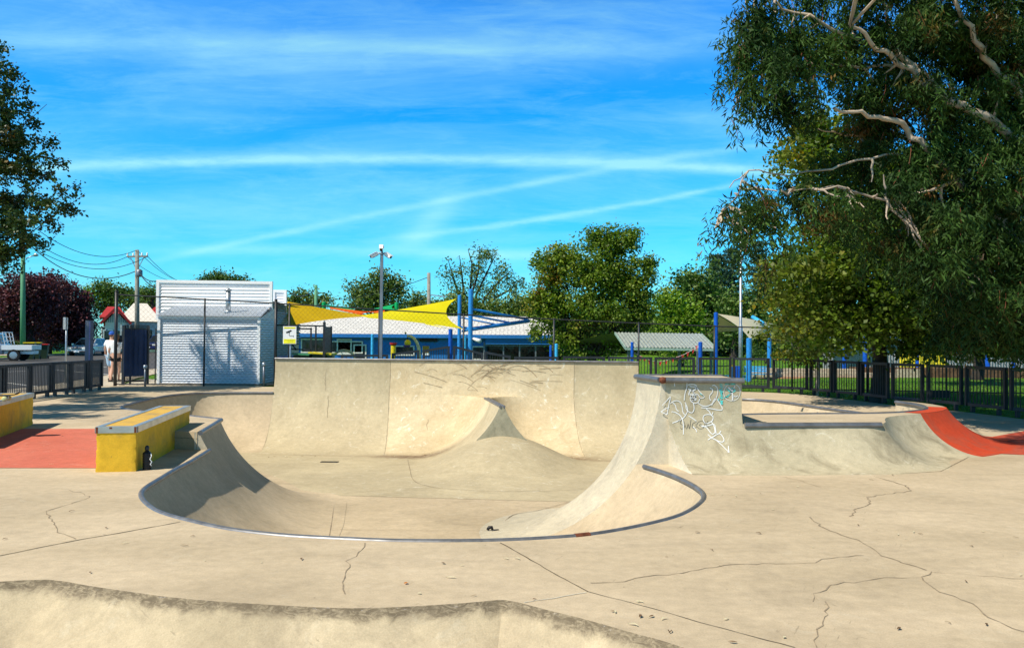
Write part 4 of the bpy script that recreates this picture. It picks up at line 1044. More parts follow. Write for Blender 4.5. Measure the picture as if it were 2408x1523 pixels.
o = mb.build('roof', M['corr_roof'], sh); autosmooth(o, 60)
MB().box((xl-.3+(xr-xl)/2+.3, SY+1, .02), (xr-xl+.15, 2.1, .1)).build('concrete_base', M['path'], sh)
fb = atY(536.5, 731, SY+.6); ft = atY(536.8, 683, SY+.6)
MB().tube([fb-Vector((0, 0, .15)), ft], .085, 12).lathe((ft.x, ft.y, ft.z), [(.12, 0), (.13, .03), (.02, .09)], 12).lathe((fb.x, fb.y, fb.z-.02), [(.15, -.05), (.09, .06)], 12).build('flue', M['galv'], sh, smooth=True)
# louvred screens and plant room
pr = thing('plant_room', (-10.5, 31, 0), 'taller building with white louvred screens and blue lower side wall behind the shed', 'building')
def screen(u0, v0, u1, v1, Y, zb_, name='louvre_screen'):
    a = atY(u0, v0, Y); b = atY(u1, v1, Y); f = MB(); f.bar(Vector((a.x, Y, a.z-.04)), Vector((b.x, Y, b.z-.04)), .1, .1)
    f.bar((a.x+.05, Y, zb_), (a.x+.05, Y, a.z-.09), .1); f.bar((b.x-.05, Y, zb_), (b.x-.05, Y, b.z-.09), .1)
    o = f.build(name+'_frame' if False else 'screen_frame', M['white_pole'], pr)
    s_ = MB(); corr_sheet(s_, (a.x+.1, Y), (b.x-.1, Y), zb_, a.z-.1, .014, .118); autosmooth_ = 1
    pass
    s_.build('louvres', M['white_pole'], o)
screen(369, 658, 641.5, 662, SY+1.95, 2.2)
screen(641.5, 681, 674.5, 682, SY+5.5, 2.2)
xl2, xr2 = bR.x-4.2, bR.x-.05
mb = MB(); corr_sheet(mb, (xr2+.12, SY+2.0), (xr2-.2, SY+6.3), .9, 2.55); mb.build('side_wall', corrug('grey_corrugated', (.3, .32, .34), 2, .08, .5, .2), pr)
MB().box(((xl2+xr2)/2, SY+4.2, 1.25), (xr2-xl2-.2, 4.2, 2.5)).build('wall', M['housewall'], pr)
MB().box((xr2+.12, SY+4.1, .45), (.06, 4.2, .9)).build('blue_wall_panel', M['deepblue'], pr)
a = atY(643, 708, SY+2.0); b = atY(676, 722, SY+6.5)
MB().add([a+Vector((-.1, 0, 0)), a+Vector((.12, 0, 0)), b+Vector((.12, 0, 0)), b+Vector((-4, 0, .3)), a+Vector((-4, 0, .3))], [(0, 1, 2, 3, 4)]).build('roof', M['corr_roof'], pr)
mb = MB(); 
for k in range(9): mb.box((xr2+.1, SY+5.2, 1.35+k*.11), (.08, .9, .03), rot=Matrix.Rotation(.5, 3, 'Y'))
mb.build('louvre_vent', M['dark'], pr)
# shade cloth gate
gt = thing('gate', (-12.0, 27.3, 0), 'black steel gate covered in navy shade cloth beside the shed', 'gate')
g0 = Vector((atY(289.5, 904, 26.6).x, 26.6, 0)); g1 = Vector((atY(347, 902, 27.1).x, 27.1, 0)); H = atY(289, 764, 26.6).z
mb = MB(); mb.bar(g0, g0+Vector((0, 0, H)), .08); mb.bar(g1, g1+Vector((0, 0, H)), .06); mb.bar(g0+Vector((0, 0, H-.12)), g1+Vector((0, 0, H-.12)), .05); mb.bar(g0+Vector((0, 0, .12)), g1+Vector((0, 0, .12)), .05)
m_ = g0.lerp(g1, .28); mb.bar(m_, m_+Vector((0, 0, H)), .05)
for k in range(24):
    q = g0.lerp(g1, (k+.5)/24); mb.bar(q+Vector((0, .02, .12)), q+Vector((0, .02, H+.02)), .016)
mb.build('frame', M['black'], gt)
mb = MB(); n_ = 26
for i in range(n_):
    for j in range(8):
        def cp_(i_, j_): q = g0.lerp(g1, .03+.94*i_/n_); return q+Vector((0, -.05-.03*math.sin(i_*1.1)*math.sin(j_*.35+.3)-.02*math.sin(i_*.5), .28+(H-.42)*j_/8))
        mb.add([cp_(i, j), cp_(i+1, j), cp_(i+1, j+1), cp_(i, j+1)], [(0, 1, 2, 3)])
mb.build('shade_cloth', M['shadecloth'], gt, smooth=True)
pf_ = thing('palisade_fence', (-11.9, 28, 0), 'short run of open black bars between the shade cloth gate and the shed', 'fence')
mb = MB(); a = g1+Vector((.12, .3, 0)); b = Vector((xl-.05, 27.6, 0))
for k in range(5): q = a.lerp(b, k/4); mb.bar(q, q+Vector((0, 0, H-.1)), .03)
mb.bar(a+Vector((0, 0, .15)), b+Vector((0, 0, .15)), .04); mb.bar(a+Vector((0, 0, H-.25)), b+Vector((0, 0, H-.25)), .04); mb.build('bars', M['black'], pf_)
for u, vt, vb, lab in ((341, 857, 907.5, 'short grey post with a silver cap in front of the shade cloth gate'), (620, 851, 908, 'short grey water tap post at the right corner of the shed')):
    p = at(u, vb, 0); q = atY(u, vt, p.y); t = thing('tap_post', (p.x, p.y, 0), lab, 'post'); MB().tube([p, (p.x, p.y, q.z-.1)], .035, 8).build('post', M['greypole'], t, smooth=True)
    MB().lathe((p.x, p.y, q.z-.12), [(.05, 0), (.06, .02), (.06, .1), (.02, .12)], 10).build('cap', M['galv'], t, smooth=True)
# ============================================================ CAMERA SIGN AND CCTV POLE
SGY = 25.9; s0 = atY(665.8, 766.6, SGY); s1 = atY(696.8, 808, SGY); cx = (s0.x+s1.x)/2; cz = (s0.z+s1.z)/2; sw = s1.x-s0.x; shh = s0.z-s1.z
sg = thing('warning_sign', (cx, SGY, 0), 'white and yellow surveillance camera warning sign on a grey post', 'sign')
MB().tube([(cx+.01, SGY+.05, 0), (cx+.01, SGY+.05, s0.z)], .025, 8).build('post', M['galv'], sg, smooth=True)
o = MB().box((cx, SGY, cz), (sw, .012, shh)).build('plate', M['white_pole'], sg); bevel(o, .02, 3)
MB().box((cx, SGY-.0075, s0.z-shh*.085), (sw*.86, .003, shh*.09)).box((cx, SGY-.0075, s1.z+shh*.155), (sw*.9, .003, shh*.25)).build('yellow_band', plain('sign_yellow', (.9, .85, .03), .5), sg)
mb = MB(); yv = SGY-.0105; L_ = sw
def sp(fx_, fz_): return Vector((s0.x+fx_*sw, yv, s0.z-fz_*shh))
mb.prism([sp(.2, .33), sp(.6, .2), sp(.66, .26), sp(.27, .39)], (0, -.003, 0)); mb.prism([sp(.38, .34), sp(.5, .3), sp(.5, .36), sp(.44, .38)], (0, -.003, 0))
for a, b in (((.46, .36), (.455, .5)), ((.455, .5), (.52, .545)), ((.52, .545), (.76, .55)), ((.78, .5), (.78, .6))): mb.bar(sp(*a), sp(*b), .004, .011)
mb.build('camera_symbol', M['dark'], sg)
mb = MB(); random.seed(5)
for fz_, xs_ in ((.085, (.14, .9)), (.765, (.16, .86)), (.84, (.33, .8)), (.915, (.38, .72))):
    x = xs_[0]
    while x < xs_[1]: w_ = random.uniform(.02, .05); mb.box(sp(x+w_/2, fz_)+Vector((0, -.001, 0)), (w_*sw, .002, .009)); x += w_+.018
mb.build('small_lettering', plain('olive_ink', (.45, .4, .02), .6), sg)
PY = 25.7; p = atY(895.5, 843, PY); tp = atY(896.5, 598, PY)
cc = thing('camera_pole', (p.x, PY, 0), 'grey steel pole carrying three white surveillance cameras behind the back wall', 'pole')
MB().bar((p.x, PY, 0), (p.x, PY, tp.z), .088).build('pole', M['greypole'], cc)
MB().tube([(p.x, PY, tp.z), (p.x, PY, tp.z+.13)], .035, 8).box((p.x, PY, tp.z+.02), (.15, .13, .03)).lathe((p.x, PY, tp.z+.2), [(.06, 0), (.07, .03), (.05, .1)], 12).build('mount', M['greypole'], cc, smooth=False)
def cctv(a, b, nm='camera'):
    a = Vector(a); b = Vector(b); d = (b-a).normalized(); c = (a+b)/2; R = d.to_track_quat('Y', 'Z').to_matrix()
    L = (b-a).length; o = MB().box(c, (.11, L, .1), rot=R).build(nm, M['white_pole'], cc); bevel(o, .02, 3)
    MB().box(c+R@Vector((0, .03, .062)), (.13, L*1.05, .012), rot=R).build('sun_hood', M['white_pole'], o).location = (0, 0, 0)
    MB().box(c+R@Vector((0, L/2+.004, -.005)), (.08, .012, .07), rot=R).build('lens', M['dark'], o).location = (0, 0, 0)
    MB().box(c+R@Vector((0, -.02, -.058)), (.06, L*.8, .02), rot=R).build('underside', M['greypole'], o).location = (0, 0, 0)
zc = tp.z
cctv((p.x-.12, PY-.06, zc+.04), (p.x-.33, PY-.16, zc-.09)); cctv((p.x+.12, PY-.06, zc+.03), (p.x+.31, PY-.14, zc-.1))
cctv((p.x-.03, PY+.04, zc+.27), (p.x+.01, PY-.22, zc+.13))
mb = MB().tube([(p.x, PY, zc+.03), (p.x-.08, PY-.02, zc+.05), (p.x-.16, PY-.07, zc+.03)], .022, 8).tube([(p.x, PY, zc+.03), (p.x+.08, PY-.02, zc+.05), (p.x+.16, PY-.07, zc+.02)], .022, 8); mb.build('bracket', M['white_pole'], cc, smooth=True)
# flood light pole on the right
LY = 30; p = atY(1741.5, 880, LY); tp = atY(1742, 520, LY); gp = gz(p.x, LY)
lp = thing('floodlight_pole', (p.x, LY, gp), 'slim pale metal pole with two white floodlights partly behind the gum leaves', 'lamp post')
MB().tube([(p.x, LY, gp), (p.x, LY, gp+2.2), (p.x, LY, gp+2.25), (p.x, LY, tp.z)], [.075, .075, .05, .04], 10).build('pole', M['galv'], lp, smooth=True)
MB().bar((p.x-.28, LY, tp.z-.05), (p.x+.3, LY, tp.z-.05), .05).build('cross_arm', M['galv'], lp)
for s_ in (-1, 1):
    h = MB().lathe((p.x+s_*.33, LY-.05, tp.z+.04), [(.03, -.1), (.1, -.06), (.13, 0), (.14, .05)], 14, ax=Matrix.Rotation(s_*.5, 3, 'Y')@Matrix.Rotation(math.radians(100), 3, 'X')).build('floodlight', M['white_pole'], lp, smooth=True)
# ============================================================ STREET SIDE: POSTS, SIGNS, POLES, WIRES
p = at(154, 900, 0); q = atY(154.6, 745.7, p.y); t = thing('sign_post', (p.x, p.y, 0), 'thin pale pole with a parking sign seen nearly edge on beside the road', 'sign')
MB().tube([p, (p.x, p.y, q.z)], .03, 8).build('pole', M['galv'], t, smooth=True)
z0 = atY(154, 774, p.y).z; MB().box((p.x, p.y-.05, (z0+q.z)/2), (.02, .42, q.z-z0), rz=math.radians(14)).build('sign_plate', M['white_pole'], t); MB().box((p.x-.03, p.y-.06, (z0+q.z)/2), (.01, .4, q.z-z0-.03), rz=math.radians(14)).build('sign_back', M['greypole'], t)
p = Vector((atY(208, 914, 24.9).x, 24.9, 0)); zt = atY(208, 753, 24.9).z; t = thing('totem_sign', p, 'square dark post with vertical white and purple lettering behind the low fence', 'sign')
MB().box((p.x, p.y, zt/2), (.17, .17, zt)).build('post', plain('slate_post', (.12, .14, .19), .6), t)
mb = MB(); mb2 = MB(); random.seed(8); z = .15
mb.box((p.x+.055, p.y-.0875, zt*.55), (.04, .004, zt*.88))
while z < zt*.96:
    h_ = random.uniform(.03, .055)
    for k in range(2): mb2.box((p.x+.055+random.uniform(-.012, .012), p.y-.0905, z+h_*k*.5), (random.uniform(.015, .035), .003, .011))
    z += h_+.03
mb.build('lilac_panel', plain('lilac_panel', (.2, .2, .36), .6), t); mb2.build('lettering', M['purple'], t)
def uppole(u, vb, vt, r, mat, lab, Y=None, name='power_pole'):
    p = at(u, vb, 0) if Y is None else Vector((atY(u, vb, Y).x, Y, gz(atY(u, vb, Y).x, Y))); q = atY(u, vt, p.y)
    t = thing(name, (p.x, p.y, p.z), lab, 'pole'); MB().tube([p-Vector((0, 0, .3)), (q.x, q.y, q.z)], [r, r*.72], 12).build('pole', mat, t, smooth=True); return t, p, q
t, p, q = uppole(54, 838, 560, .2, M['green_pole'], 'tall green painted street light pole at the left with its top hidden in leaves', name='street_light')
a = atY(62, 606.5, p.y); b = atY(79, 600.5, p.y); c = atY(90, 600, p.y)
MB().tube([(p.x+.15, p.y, a.z-.1), a, b], .04, 6).build('arm', M['galv'], t, smooth=True); MB().tube([b, b.lerp(c, .5)+Vector((0, 0, .06)), c], [.07, .14, .05], 8).build('lamp_head', M['galv'], t, smooth=True)
t2, p2, q2 = uppole(322.5, 838, 587, .2, M['wood_pole'], 'grey timber power pole with a cross arm behind the red and cream roofs')
a = atY(299, 603, p2.y); b = atY(347, 602, p2.y); MB().bar(a, b, .12).build('cross_arm', M['wood_pole'], t2)
for f in (.02, .3, .72, .98):
    w = a.lerp(b, f); MB().lathe(w, [(.05, 0), (.09, .1), (.05, .14), (.08, .22), (.02, .3)], 8).build('insulator', M['white_pole'], t2, smooth=True)
mb = MB().bar(a.lerp(b, .15), (q2.x, q2.y, a.z-1.1), .05).bar(a.lerp(b, .85), (q2.x, q2.y, a.z-1.1), .05); mb.build('brace', M['galv'], t2)
w = atY(329, 640, p2.y); MB().lathe((w.x, w.y-.1, w.z-.35), [(.2, 0), (.24, .1), (.24, .5), (.1, .6)], 12).build('transformer', M['greypole'], t2, smooth=True)
t3, p3, q3 = uppole(743, 840, 669.5, .16, M['green_pole'], 'short green power pole rising behind the yellow sail', 60)
t4, p4, q4 = uppole(1008.5, 840, 641, .17, M['wood_pole'], 'pale weathered timber power pole behind the big yellow sail', 60)
MB().bar(atY(1012, 692.5, 60), atY(1047, 697, 60), .08).build('side_arm', M['galv'], t4)
def cable(a, b, sag, lab, r=.022):
    a, b = Vector(a), Vector(b); pts_ = [a.lerp(b, k/24)-Vector((0, 0, sag*4*(k/24)*(1-k/24))) for k in range(25)]
    o = MB().tube(pts_, r, 5).build('cable', M['wire'], None, smooth=True, org=a); tag(o, lab, 'cable', 'overhead power cables')
ct = Vector((q2.x, q2.y, q2.z)); A1 = a; B1 = b
L0 = atY(20, 480, 50); L1 = atY(10, 505, 50); L2 = atY(0, 525, 50); L3 = atY(70, 575, 63)
cable(L0, ct, 1.6, 'topmost thin overhead cable from the left tree to the power pole tip'); cable(L1, A1, 1.6, 'second overhead cable from the left tree to the left end of the cross arm')
cable(L2, B1, 1.8, 'third overhead cable passing to the right end of the cross arm'); cable(L3, (p2.x, p2.y, atY(322, 634, p2.y).z), 1.5, 'thick sagging overhead cable below the others on the left', .035)
pc = Vector((p2.x, p2.y, atY(322, 637, p2.y).z))
cable(B1, atY(470, 657, 120), 1.2, 'upper thin cable falling right from the cross arm'); cable(ct, atY(460, 655, 118), 1.2, 'thin cable falling right from the power pole tip'); cable(A1, atY(450, 657, 122), 1.0, 'lowest thin cable falling right from the cross arm')
cable(pc, atY(376, 659, 40), .3, 'thick service cable dropping to the left corner of the louvred screen', .03); cable(pc, atY(368, 676, 40), .2, 'second service cable dropping to the louvred screen', .03)
cable((q3.x, q3.y, q3.z-.2), atY(676, 683, 36), .4, 'cable from the green pole to the small louvred screen', .025); cable((q4.x, q4.y, q4.z-.3), atY(742, 703, 90), .6, 'long cable running left from the timber pole behind the gum tree', .025)
# ============================================================ POOL BUILDING, SAILS, PLAY EQUIPMENT
BYY = 45.0; G0 = -.78
bd = thing('pool_building', (-4, 47, G0), 'long low blue building with a pale tiled roof, dark windows and glazed doors', 'building')
def q3(u, v, Y): return atY(u, v, Y)
xL = q3(640, 790, BYY).x; xM = q3(1142, 790, BYY).x; xR = q3(1335, 790, BYY).x; eave = q3(1000, 787, BYY).z
MB().box(((xL+xM)/2, BYY+3, (G0+eave)/2-.1), (xM-xL, 6, eave-G0+.1)).box(((xM+xR)/2, BYY+4.6, (G0+eave)/2-.1), (xR-xM, 2.6, eave-G0+.1)).build('wall', M['bluewall'], bd)
mb = MB(); mb.box(((xL+xR)/2, BYY-.42, eave-.06), (xR-xL+.8, .08, .2)); mb.box(((xM+xR)/2, BYY-.2, eave-.3), (xR-xM, .25, .36)); mb.build('fascia', M['bluewall'], bd)
rz_ = q3(1200, 743.5, BYY+6.4).z
rf = MB().add([(xL-.4, BYY-.45, eave+.03), (xR+.5, BYY-.45, eave+.03), (xR-2.2, BYY+6.4, rz_), (xL-.4, BYY+6.4, rz_), (xR+.5, BYY+13, eave+.03), (xL-.4, BYY+13, eave+.03)], [(0, 1, 2, 3), (3, 2, 4, 5), (1, 4, 2)]).build('roof', M['tileroof'], bd)
def win(u0, v0, u1, v1, name='window', frame='housewall', glass='glassdark', Y=BYY):
    a = q3(u0, v0, Y); b = q3(u1, v1, Y); o = MB(); w = .07
    o.box(((a.x+b.x)/2, Y-.03, a.z), (b.x-a.x+w, .08, w)).box(((a.x+b.x)/2, Y-.03, b.z), (b.x-a.x+w, .08, w)).box((a.x, Y-.03, (a.z+b.z)/2), (w, .075, a.z-b.z-w)).box((b.x, Y-.03, (a.z+b.z)/2), (w, .075, a.z-b.z-w))
    f = o.build(name, M[frame], bd); MB().box(((a.x+b.x)/2, Y-.012, (a.z+b.z)/2), (b.x-a.x, .03, a.z-b.z)).build('pane', M[glass], f)
win(777, 802, 852, 829); win(908-.0, 797, 960, 826) if False else None
win(704-.0, 797, 745, 826) if False else None
for r in ((450,990,640,1105),(762,993,880,1120),(907,1040,1007,1165),(1265,1050,1425,1128),(1935,1055,2035,1165)):
    win(588+r[0]*.27026, 529.1+r[1]*.27026, 588+r[2]*.27026, 529.1+r[3]*.27026)
a = q3(588+1478*.27026, 529.1+975*.27026, BYY); b = q3(588+1628*.27026, 529.1+1012*.27026, BYY); MB().box(((a.x+b.x)/2, BYY-.06, (a.z+b.z)/2), (b.x-a.x, .12, a.z-b.z)).build('air_vent', M['dark'], bd)
a = q3(588+1500*.27026, 529.1+1050*.27026, BYY); b = q3(588+1560*.27026, 529.1+1130*.27026, BYY); o = MB().box(((a.x+b.x)/2, BYY-.03, (a.z+b.z)/2), (b.x-a.x, .04, a.z-b.z)).build('notice_board', M['white_pole'], bd)
MB().box(((a.x+b.x)/2, BYY-.055, (a.z+b.z)/2+.08), ((b.x-a.x)*.9, .02, (a.z-b.z)*.75)).build('orange_poster', plain('orange_print', (.6, .25, .03), .6), o)
# glazed recess
gy = BYY+3.2
MB().box(((xM+xR)/2, gy, (G0+eave)/2-.2), (xR-xM-.1, .05, eave-G0-.2)).build('glazed_doors', M['glassdark'], bd)
mb = MB()
for u in (1142, 1185, 1221, 1257, 1290): x = q3(u, 800, BYY).x*1.05; mb.box((x, BYY-.1 if u < 1290 else BYY, (G0+eave)/2-.2), (.08, .08, eave-G0-.35))
mb.box(((xM+xR)/2, BYY-.1, eave-.55), (xR-xM, .06, .06)); mb.build('door_frames', M['greypole'], bd)
# yellow shade sails as tensioned sheets
def sail(name, lab, mat, c, sags, n=14, group=None, bow=0):
    """c = four corners A,B,C,D ; edges AB,BC,CD,DA pulled inwards by sags"""
    c = [Vector(p) for p in c]; cen = sum(c, Vector())/4; E = []
    for i in range(4):
        a, b = c[i], c[(i+1) % 4]; mid = (a+b)/2; inn = (cen-mid); inn = inn.normalized() if inn.length > 0 else inn
        E.append([a.lerp(b, k/n)+inn*(sags[i]*4*(k/n)*(1-k/n)) for k in range(n+1)])
    vs = []
    for i in range(n+1):
        for j in range(n+1):
            s, t = i/n, j/n   # A at s=0,t=0 ; B at s=1,t=0 ; C s=1,t=1 ; D s=0,t=1
            ab, dc, ad, bc = E[0][i], E[2][n-i], E[3][n-j], E[1][j]
            p = ab*(1-t)+dc*t+ad*(1-s)+bc*s-(c[0]*(1-s)*(1-t)+c[1]*s*(1-t)+c[2]*s*t+c[3]*(1-s)*t)
            vs.append(p+Vector((0, 0, bow*16*s*(1-s)*t*(1-t))))
    mb = MB(); mb.add(vs, [(i*(n+1)+j, (i+1)*(n+1)+j, (i+1)*(n+1)+j+1, i*(n+1)+j+1) for i in range(n) for j in range(n)])
    o = mb.build(name, mat, None, smooth=True, org=cen); tag(o, lab, 'shade sail', group); return o
sg1 = sail('shade_sail', 'bright yellow shade sail peaking at the twin blue posts', M['yellow_sail'], [q3(842, 742, 34), q3(1074, 701.5, 38), q3(1090, 773, 33.5), q3(866, 747, 31)], (.2, .75, .25, .05), group='shade sails over the play area')
sail('shade_sail', 'small lower yellow sail tip hanging behind the bright yellow one', M['yellow_sail'], [q3(1000, 757, 38.5), q3(1068, 776, 37), q3(1071, 777, 37.2), q3(1000, 762, 38)], (.02, .0, .05, 0), group='shade sails over the play area')
sail('shade_sail', 'yellow shade sail with its underside shade painted in, beside the white louvred screen', M['shaded_yellow_sail'], [q3(673, 707.5, 33), q3(868, 742, 34.5), q3(872, 743.5, 34), q3(678, 766, 29.5)], (.12, 0, .3, .0), group='shade sails over the play area')
sail('shade_sail', 'orange shade sail showing between the yellow ones', M['orange_sail'], [q3(774, 721.5, 55), q3(846, 738, 52), q3(905.5, 727.5, 56), q3(903, 738, 52)], (.0, .1, .0, .3), group='shade sails over the play area')
sail('shade_sail', 'orange shade sail strip along the top of the shaded yellow sail', M['orange_sail'], [q3(776, 721.5, 54), q3(856, 737.5, 53), q3(852, 740, 52), q3(776, 725, 53)], (.1, 0, 0, 0), group='shade sails over the play area')
sail('shade_sail', 'green shade sail on the left, just above the orange strip', M['green_sail'], [q3(762, 714, 62), q3(836, 727, 60), q3(815, 731, 56), q3(775, 722, 57)], (.3, .1, .1, .1), group='shade sails over the play area')
sail('shade_sail', 'green shade sail on the right with a round cut edge at its green post', M['green_sail'], [q3(879, 724.5, 60), q3(932, 713.5, 62), q3(932.5, 728, 58), q3(886, 728, 56)], (.2, .55, .1, .1), group='shade sails over the play area')
def postp(name, u, vt, Y, r, mat, lab, group=None, vb=None, cat='post'):
    p = q3(u, vt, Y); g = gz(p.x, Y) if vb is None else q3(u, vb, Y).z
    o = MB().tube([(p.x, Y, g-.1), (p.x, Y, p.z)], r, 14).lathe((p.x, Y, p.z), [(r, 0), (r*.8, r*.25), (.001, r*.4)], 14).build(name, mat, None, smooth=True, org=(p.x, Y, g)); autosmooth(o, 50); tag(o, lab, cat, group); return p
GP = 'posts carrying the shade sails'
postp('sail_post', 761.6, 711, 61, .15, M['green_sail'], 'short green post at the left green sail', GP); postp('sail_post', 932.5, 712, 61, .15, M['green_sail'], 'short green post at the right green sail', GP)
postp('sail_post', 1080.6, 694.5, 38.2, .085, M['blue'], 'left of the two tall blue sail posts, shaded', GP)
pm = postp('sail_post', 1107, 681, 36, .105, M['blue'], 'right of the two tall blue posts, bright and thick', GP)
postp('sail_post', 1059.5, 774, 39, .1, M['deepblue'], 'shorter dark blue post under the bright yellow sail', GP)
postp('sail_post', 1094, 789, 40, .055, M['cyanpost'], 'thin light blue post between the building and the tall blue posts', GP)
postp('sail_post', 875.7, 786, 42, .075, M['cyanpost'], 'light blue post in front of the blue wall, left of the camera pole', GP)
postp('sail_post', 1308, 809, 34, .075, M['cyanpost'], 'light blue post left of the big tree trunk', GP); postp('sail_post', 1295, 812, 37, .06, M['deepblue'], 'thin dark blue post beside the light blue one by the big tree', GP)
ca = thing('cantilever_frame', (pm.x, 36, gz(pm.x, 36)), 'sky blue triangular tube frame reaching right from the tall blue post', 'shade frame')
tip = q3(1243, 753, 40)
for (u0, v0, Y0, u1, v1, Y1, r) in ((1110, 726, 36, 1240, 750, 40, .055), (1110, 741, 36, 1197, 757.5, 38.8, .045), (1085, 746, 38, 1170, 763, 38, .04), (1110, 773, 36, 1243, 754, 40, .09), (1072, 768, 39, 1112, 772, 37, .06), (1088, 778, 38, 1112, 772, 36.2, .06)):
    MB().tube([q3(u0, v0, Y0), q3(u1, v1, Y1)], r, 10).build('tube_arm', M['blue'], ca, smooth=True)
fp = q3(1112, 795, 36); sp_ = thing('spotlight', fp, 'white spotlight clamped to the thick blue post', 'light'); MB().tube([fp, fp+Vector((.16, -.1, -.06)), fp+Vector((.34, -.22, -.12))], [.05, .08, .1], 10).build('housing', M['white_pole'], sp_, smooth=True); MB().bar(fp+Vector((.36, -.2, .12)), fp+Vector((.34, -.2, -.2)), .03).build('bracket', M['greypole'], sp_)
# hoops and water play toys
M['hose'] = plain('cream_rope_hoop', (.62, .6, .45), .7, 0, .3, 30)
def hoop(u0, v0, u1, v1, u2, v2, Y, r, lab, nm='water_hoop'):
    a, b, c = q3(u0, v0, Y), q3(u1, v1, Y), q3(u2, v2, Y); pts_ = []
    for k in range(17):
        t = k/16*math.pi; pts_.append(((a.x+c.x)/2-(c.x-a.x)/2*math.cos(t), Y, a.z+(b.z-a.z)*math.sin(t)))
    o = MB().tube(pts_, r, 8).build(nm, M['hose'], None, smooth=True, org=a); tag(o, lab, 'play equipment')
hoop(783, 843, 807, 823, 834, 846, 34, .055, 'low cream hoop standing in front of the blue building')
pts_ = [q3(u, v, 34) for u, v in ((957, 789), (966, 790), (974, 795), (981, 806), (985, 820), (987, 846))]; pts_.append(Vector((pts_[-1].x, 34, G0)))
cn = thing('water_crook', (pts_[-1].x, 34, G0), 'tall curved cream pole with a tipping bucket in front of the blue wall', 'play equipment'); MB().tube(pts_, [.05, .055, .06, .065, .07, .075, .075], 10).build('curved_pole', M['hose'], cn, smooth=True)
bk_ = q3(958.7, 806, 34); MB().lathe((bk_.x, 34, bk_.z-.13), [(.05, -.02), (.12, .03), (.145, .12), (.12, .22), (.06, .27)], 14).build('yellow_bucket', M['yel'], cn, smooth=True); MB().lathe((bk_.x-.03, 33.95, bk_.z-.17), [(.04, -.04), (.12, -.01), (.15, .06), (.151, .09)], 14).build('purple_base', M['purple'], cn, smooth=True)
MB().tube([pts_[0], (bk_.x, 34, bk_.z+.13)], .018, 5).build('hanger', M['dark'], cn); MB().lathe((pts_[0].x-.06, 34, pts_[0].z+.12), [(.02, -.05), (.05, 0), (.02, .05)], 8).build('nozzle', M['galv'], cn)
a = q3(925, 805, 36); ty = thing('play_column', (a.x, 36, G0), 'yellow and red play column in front of the blue wall', 'play equipment'); MB().lathe((a.x, 36, G0), [(.11, 0), (.11, a.z-G0-.12)], 12).build('column', M['yel'], ty); MB().lathe((a.x, 36, a.z-.12), [(.12, 0), (.15, .04), (.17, .12)], 12).build('red_cap', M['redp'], ty)
for i, (u, col, lab) in enumerate([(713, 'bin', 'dark green wheelie bin with a green lid behind the camera sign'), (757, 'yel', 'wheelie bin with a yellow lid behind the camera sign')]):
    a = q3(u, 834 if i == 0 else 832, 28.6); w = .55; t = thing('wheelie_bin', (a.x, 28.6, -.05), lab, 'bin', 'wheelie bins by the enclosure')
    b_ = MB(); zt = a.z; x = a.x; b_.add([(x-w*.4, 28.4, 0), (x+w*.4, 28.4, 0), (x+w*.4, 29, 0), (x-w*.4, 29, 0), (x-w*.5, 28.3, zt), (x+w*.5, 28.3, zt), (x+w*.5, 29.1, zt), (x-w*.5, 29.1, zt)], [(0, 3, 2, 1), (4, 5, 6, 7), (0, 1, 5, 4), (1, 2, 6, 5), (2, 3, 7, 6), (3, 0, 4, 7)]); b_.build('body', M['bin'], t)
    o = MB().box((x, 28.7, zt+.03), (w*1.5 if i else w*1.08, .9, .05), rot=Matrix.Rotation(.06, 3, 'Y')).build('lid', M['yel'] if i else plain('green_lid', (.06, .25, .12), .5), t)
# ---- right hand side: shelter, posts, bunting, sail, walls
shl = thing('picnic_shelter', (8.5, 36.5, -.75), 'open picnic shelter with a grey corrugated sloping roof', 'shelter')
A_, B_, C_, D_ = q3(1446, 780.5, 38.5), q3(1650, 783.5, 38.5), q3(1685.5, 818, 34.5), q3(1470.4, 815.6, 34.5)
mb = MB(); ns = 26*4
for i in range(ns):
    f0, f1 = i/ns, (i+1)/ns; w0 = .02*math.sin(f0*26*2*math.pi); w1 = .02*math.sin(f1*26*2*math.pi)
    mb.add([D_.lerp(C_, f0)+Vector((0, 0, w0)), D_.lerp(C_, f1)+Vector((0, 0, w1)), A_.lerp(B_, f1)+Vector((0, 0, w1)), A_.lerp(B_, f0)+Vector((0, 0, w0))], [(0, 1, 2, 3)])
mb.build('roof', plain('zinc_shelter', (.42, .46, .42), .5, .35), shl)
bkp = Vector((0, 4, -.75)); MB().add([A_+Vector((0, .05, .0)), B_+Vector((0, .05, 0)), C_+Vector((-.9, 8, 0)), D_+Vector((-2.6, 8, .0))], [(0, 1, 2, 3)]).build('rear_roof', M['greypole'], shl)
mb = MB().bar(D_-Vector((0, 0, .07)), C_-Vector((0, 0, .07)), .06, .1).bar(D_-Vector((0, 0, .04)), A_-Vector((0, 0, .04)), .05, .1).bar(C_-Vector((0, 0, .04)), B_-Vector((0, 0, .04)), .05, .1); mb.build('fascia', plain('pale_green_trim', (.3, .42, .36), .6), shl)
for u, Y in ((1478, 35), (1597, 35.2), (1672, 35), (1500, 42), (1640, 42)): x = q3(u, 820, Y).x; MB().bar((x, Y, gz(x, Y)), (x, Y, C_.z-.05), .11).build('post', M['greypole'], shl)
tb = q3(1605, 872, 35.6); pt = thing('picnic_table', (tb.x, 35.6, gz(tb.x, 35.6)), 'pale concrete picnic table under the grey shelter roof', 'table')
MB().box((tb.x, 35.6, -.03), (1.7, .8, .07)).build('top', M['path'], pt); MB().box((tb.x, 35.6, -.4), (1.1, .5, .7)).build('base', M['path'], pt)
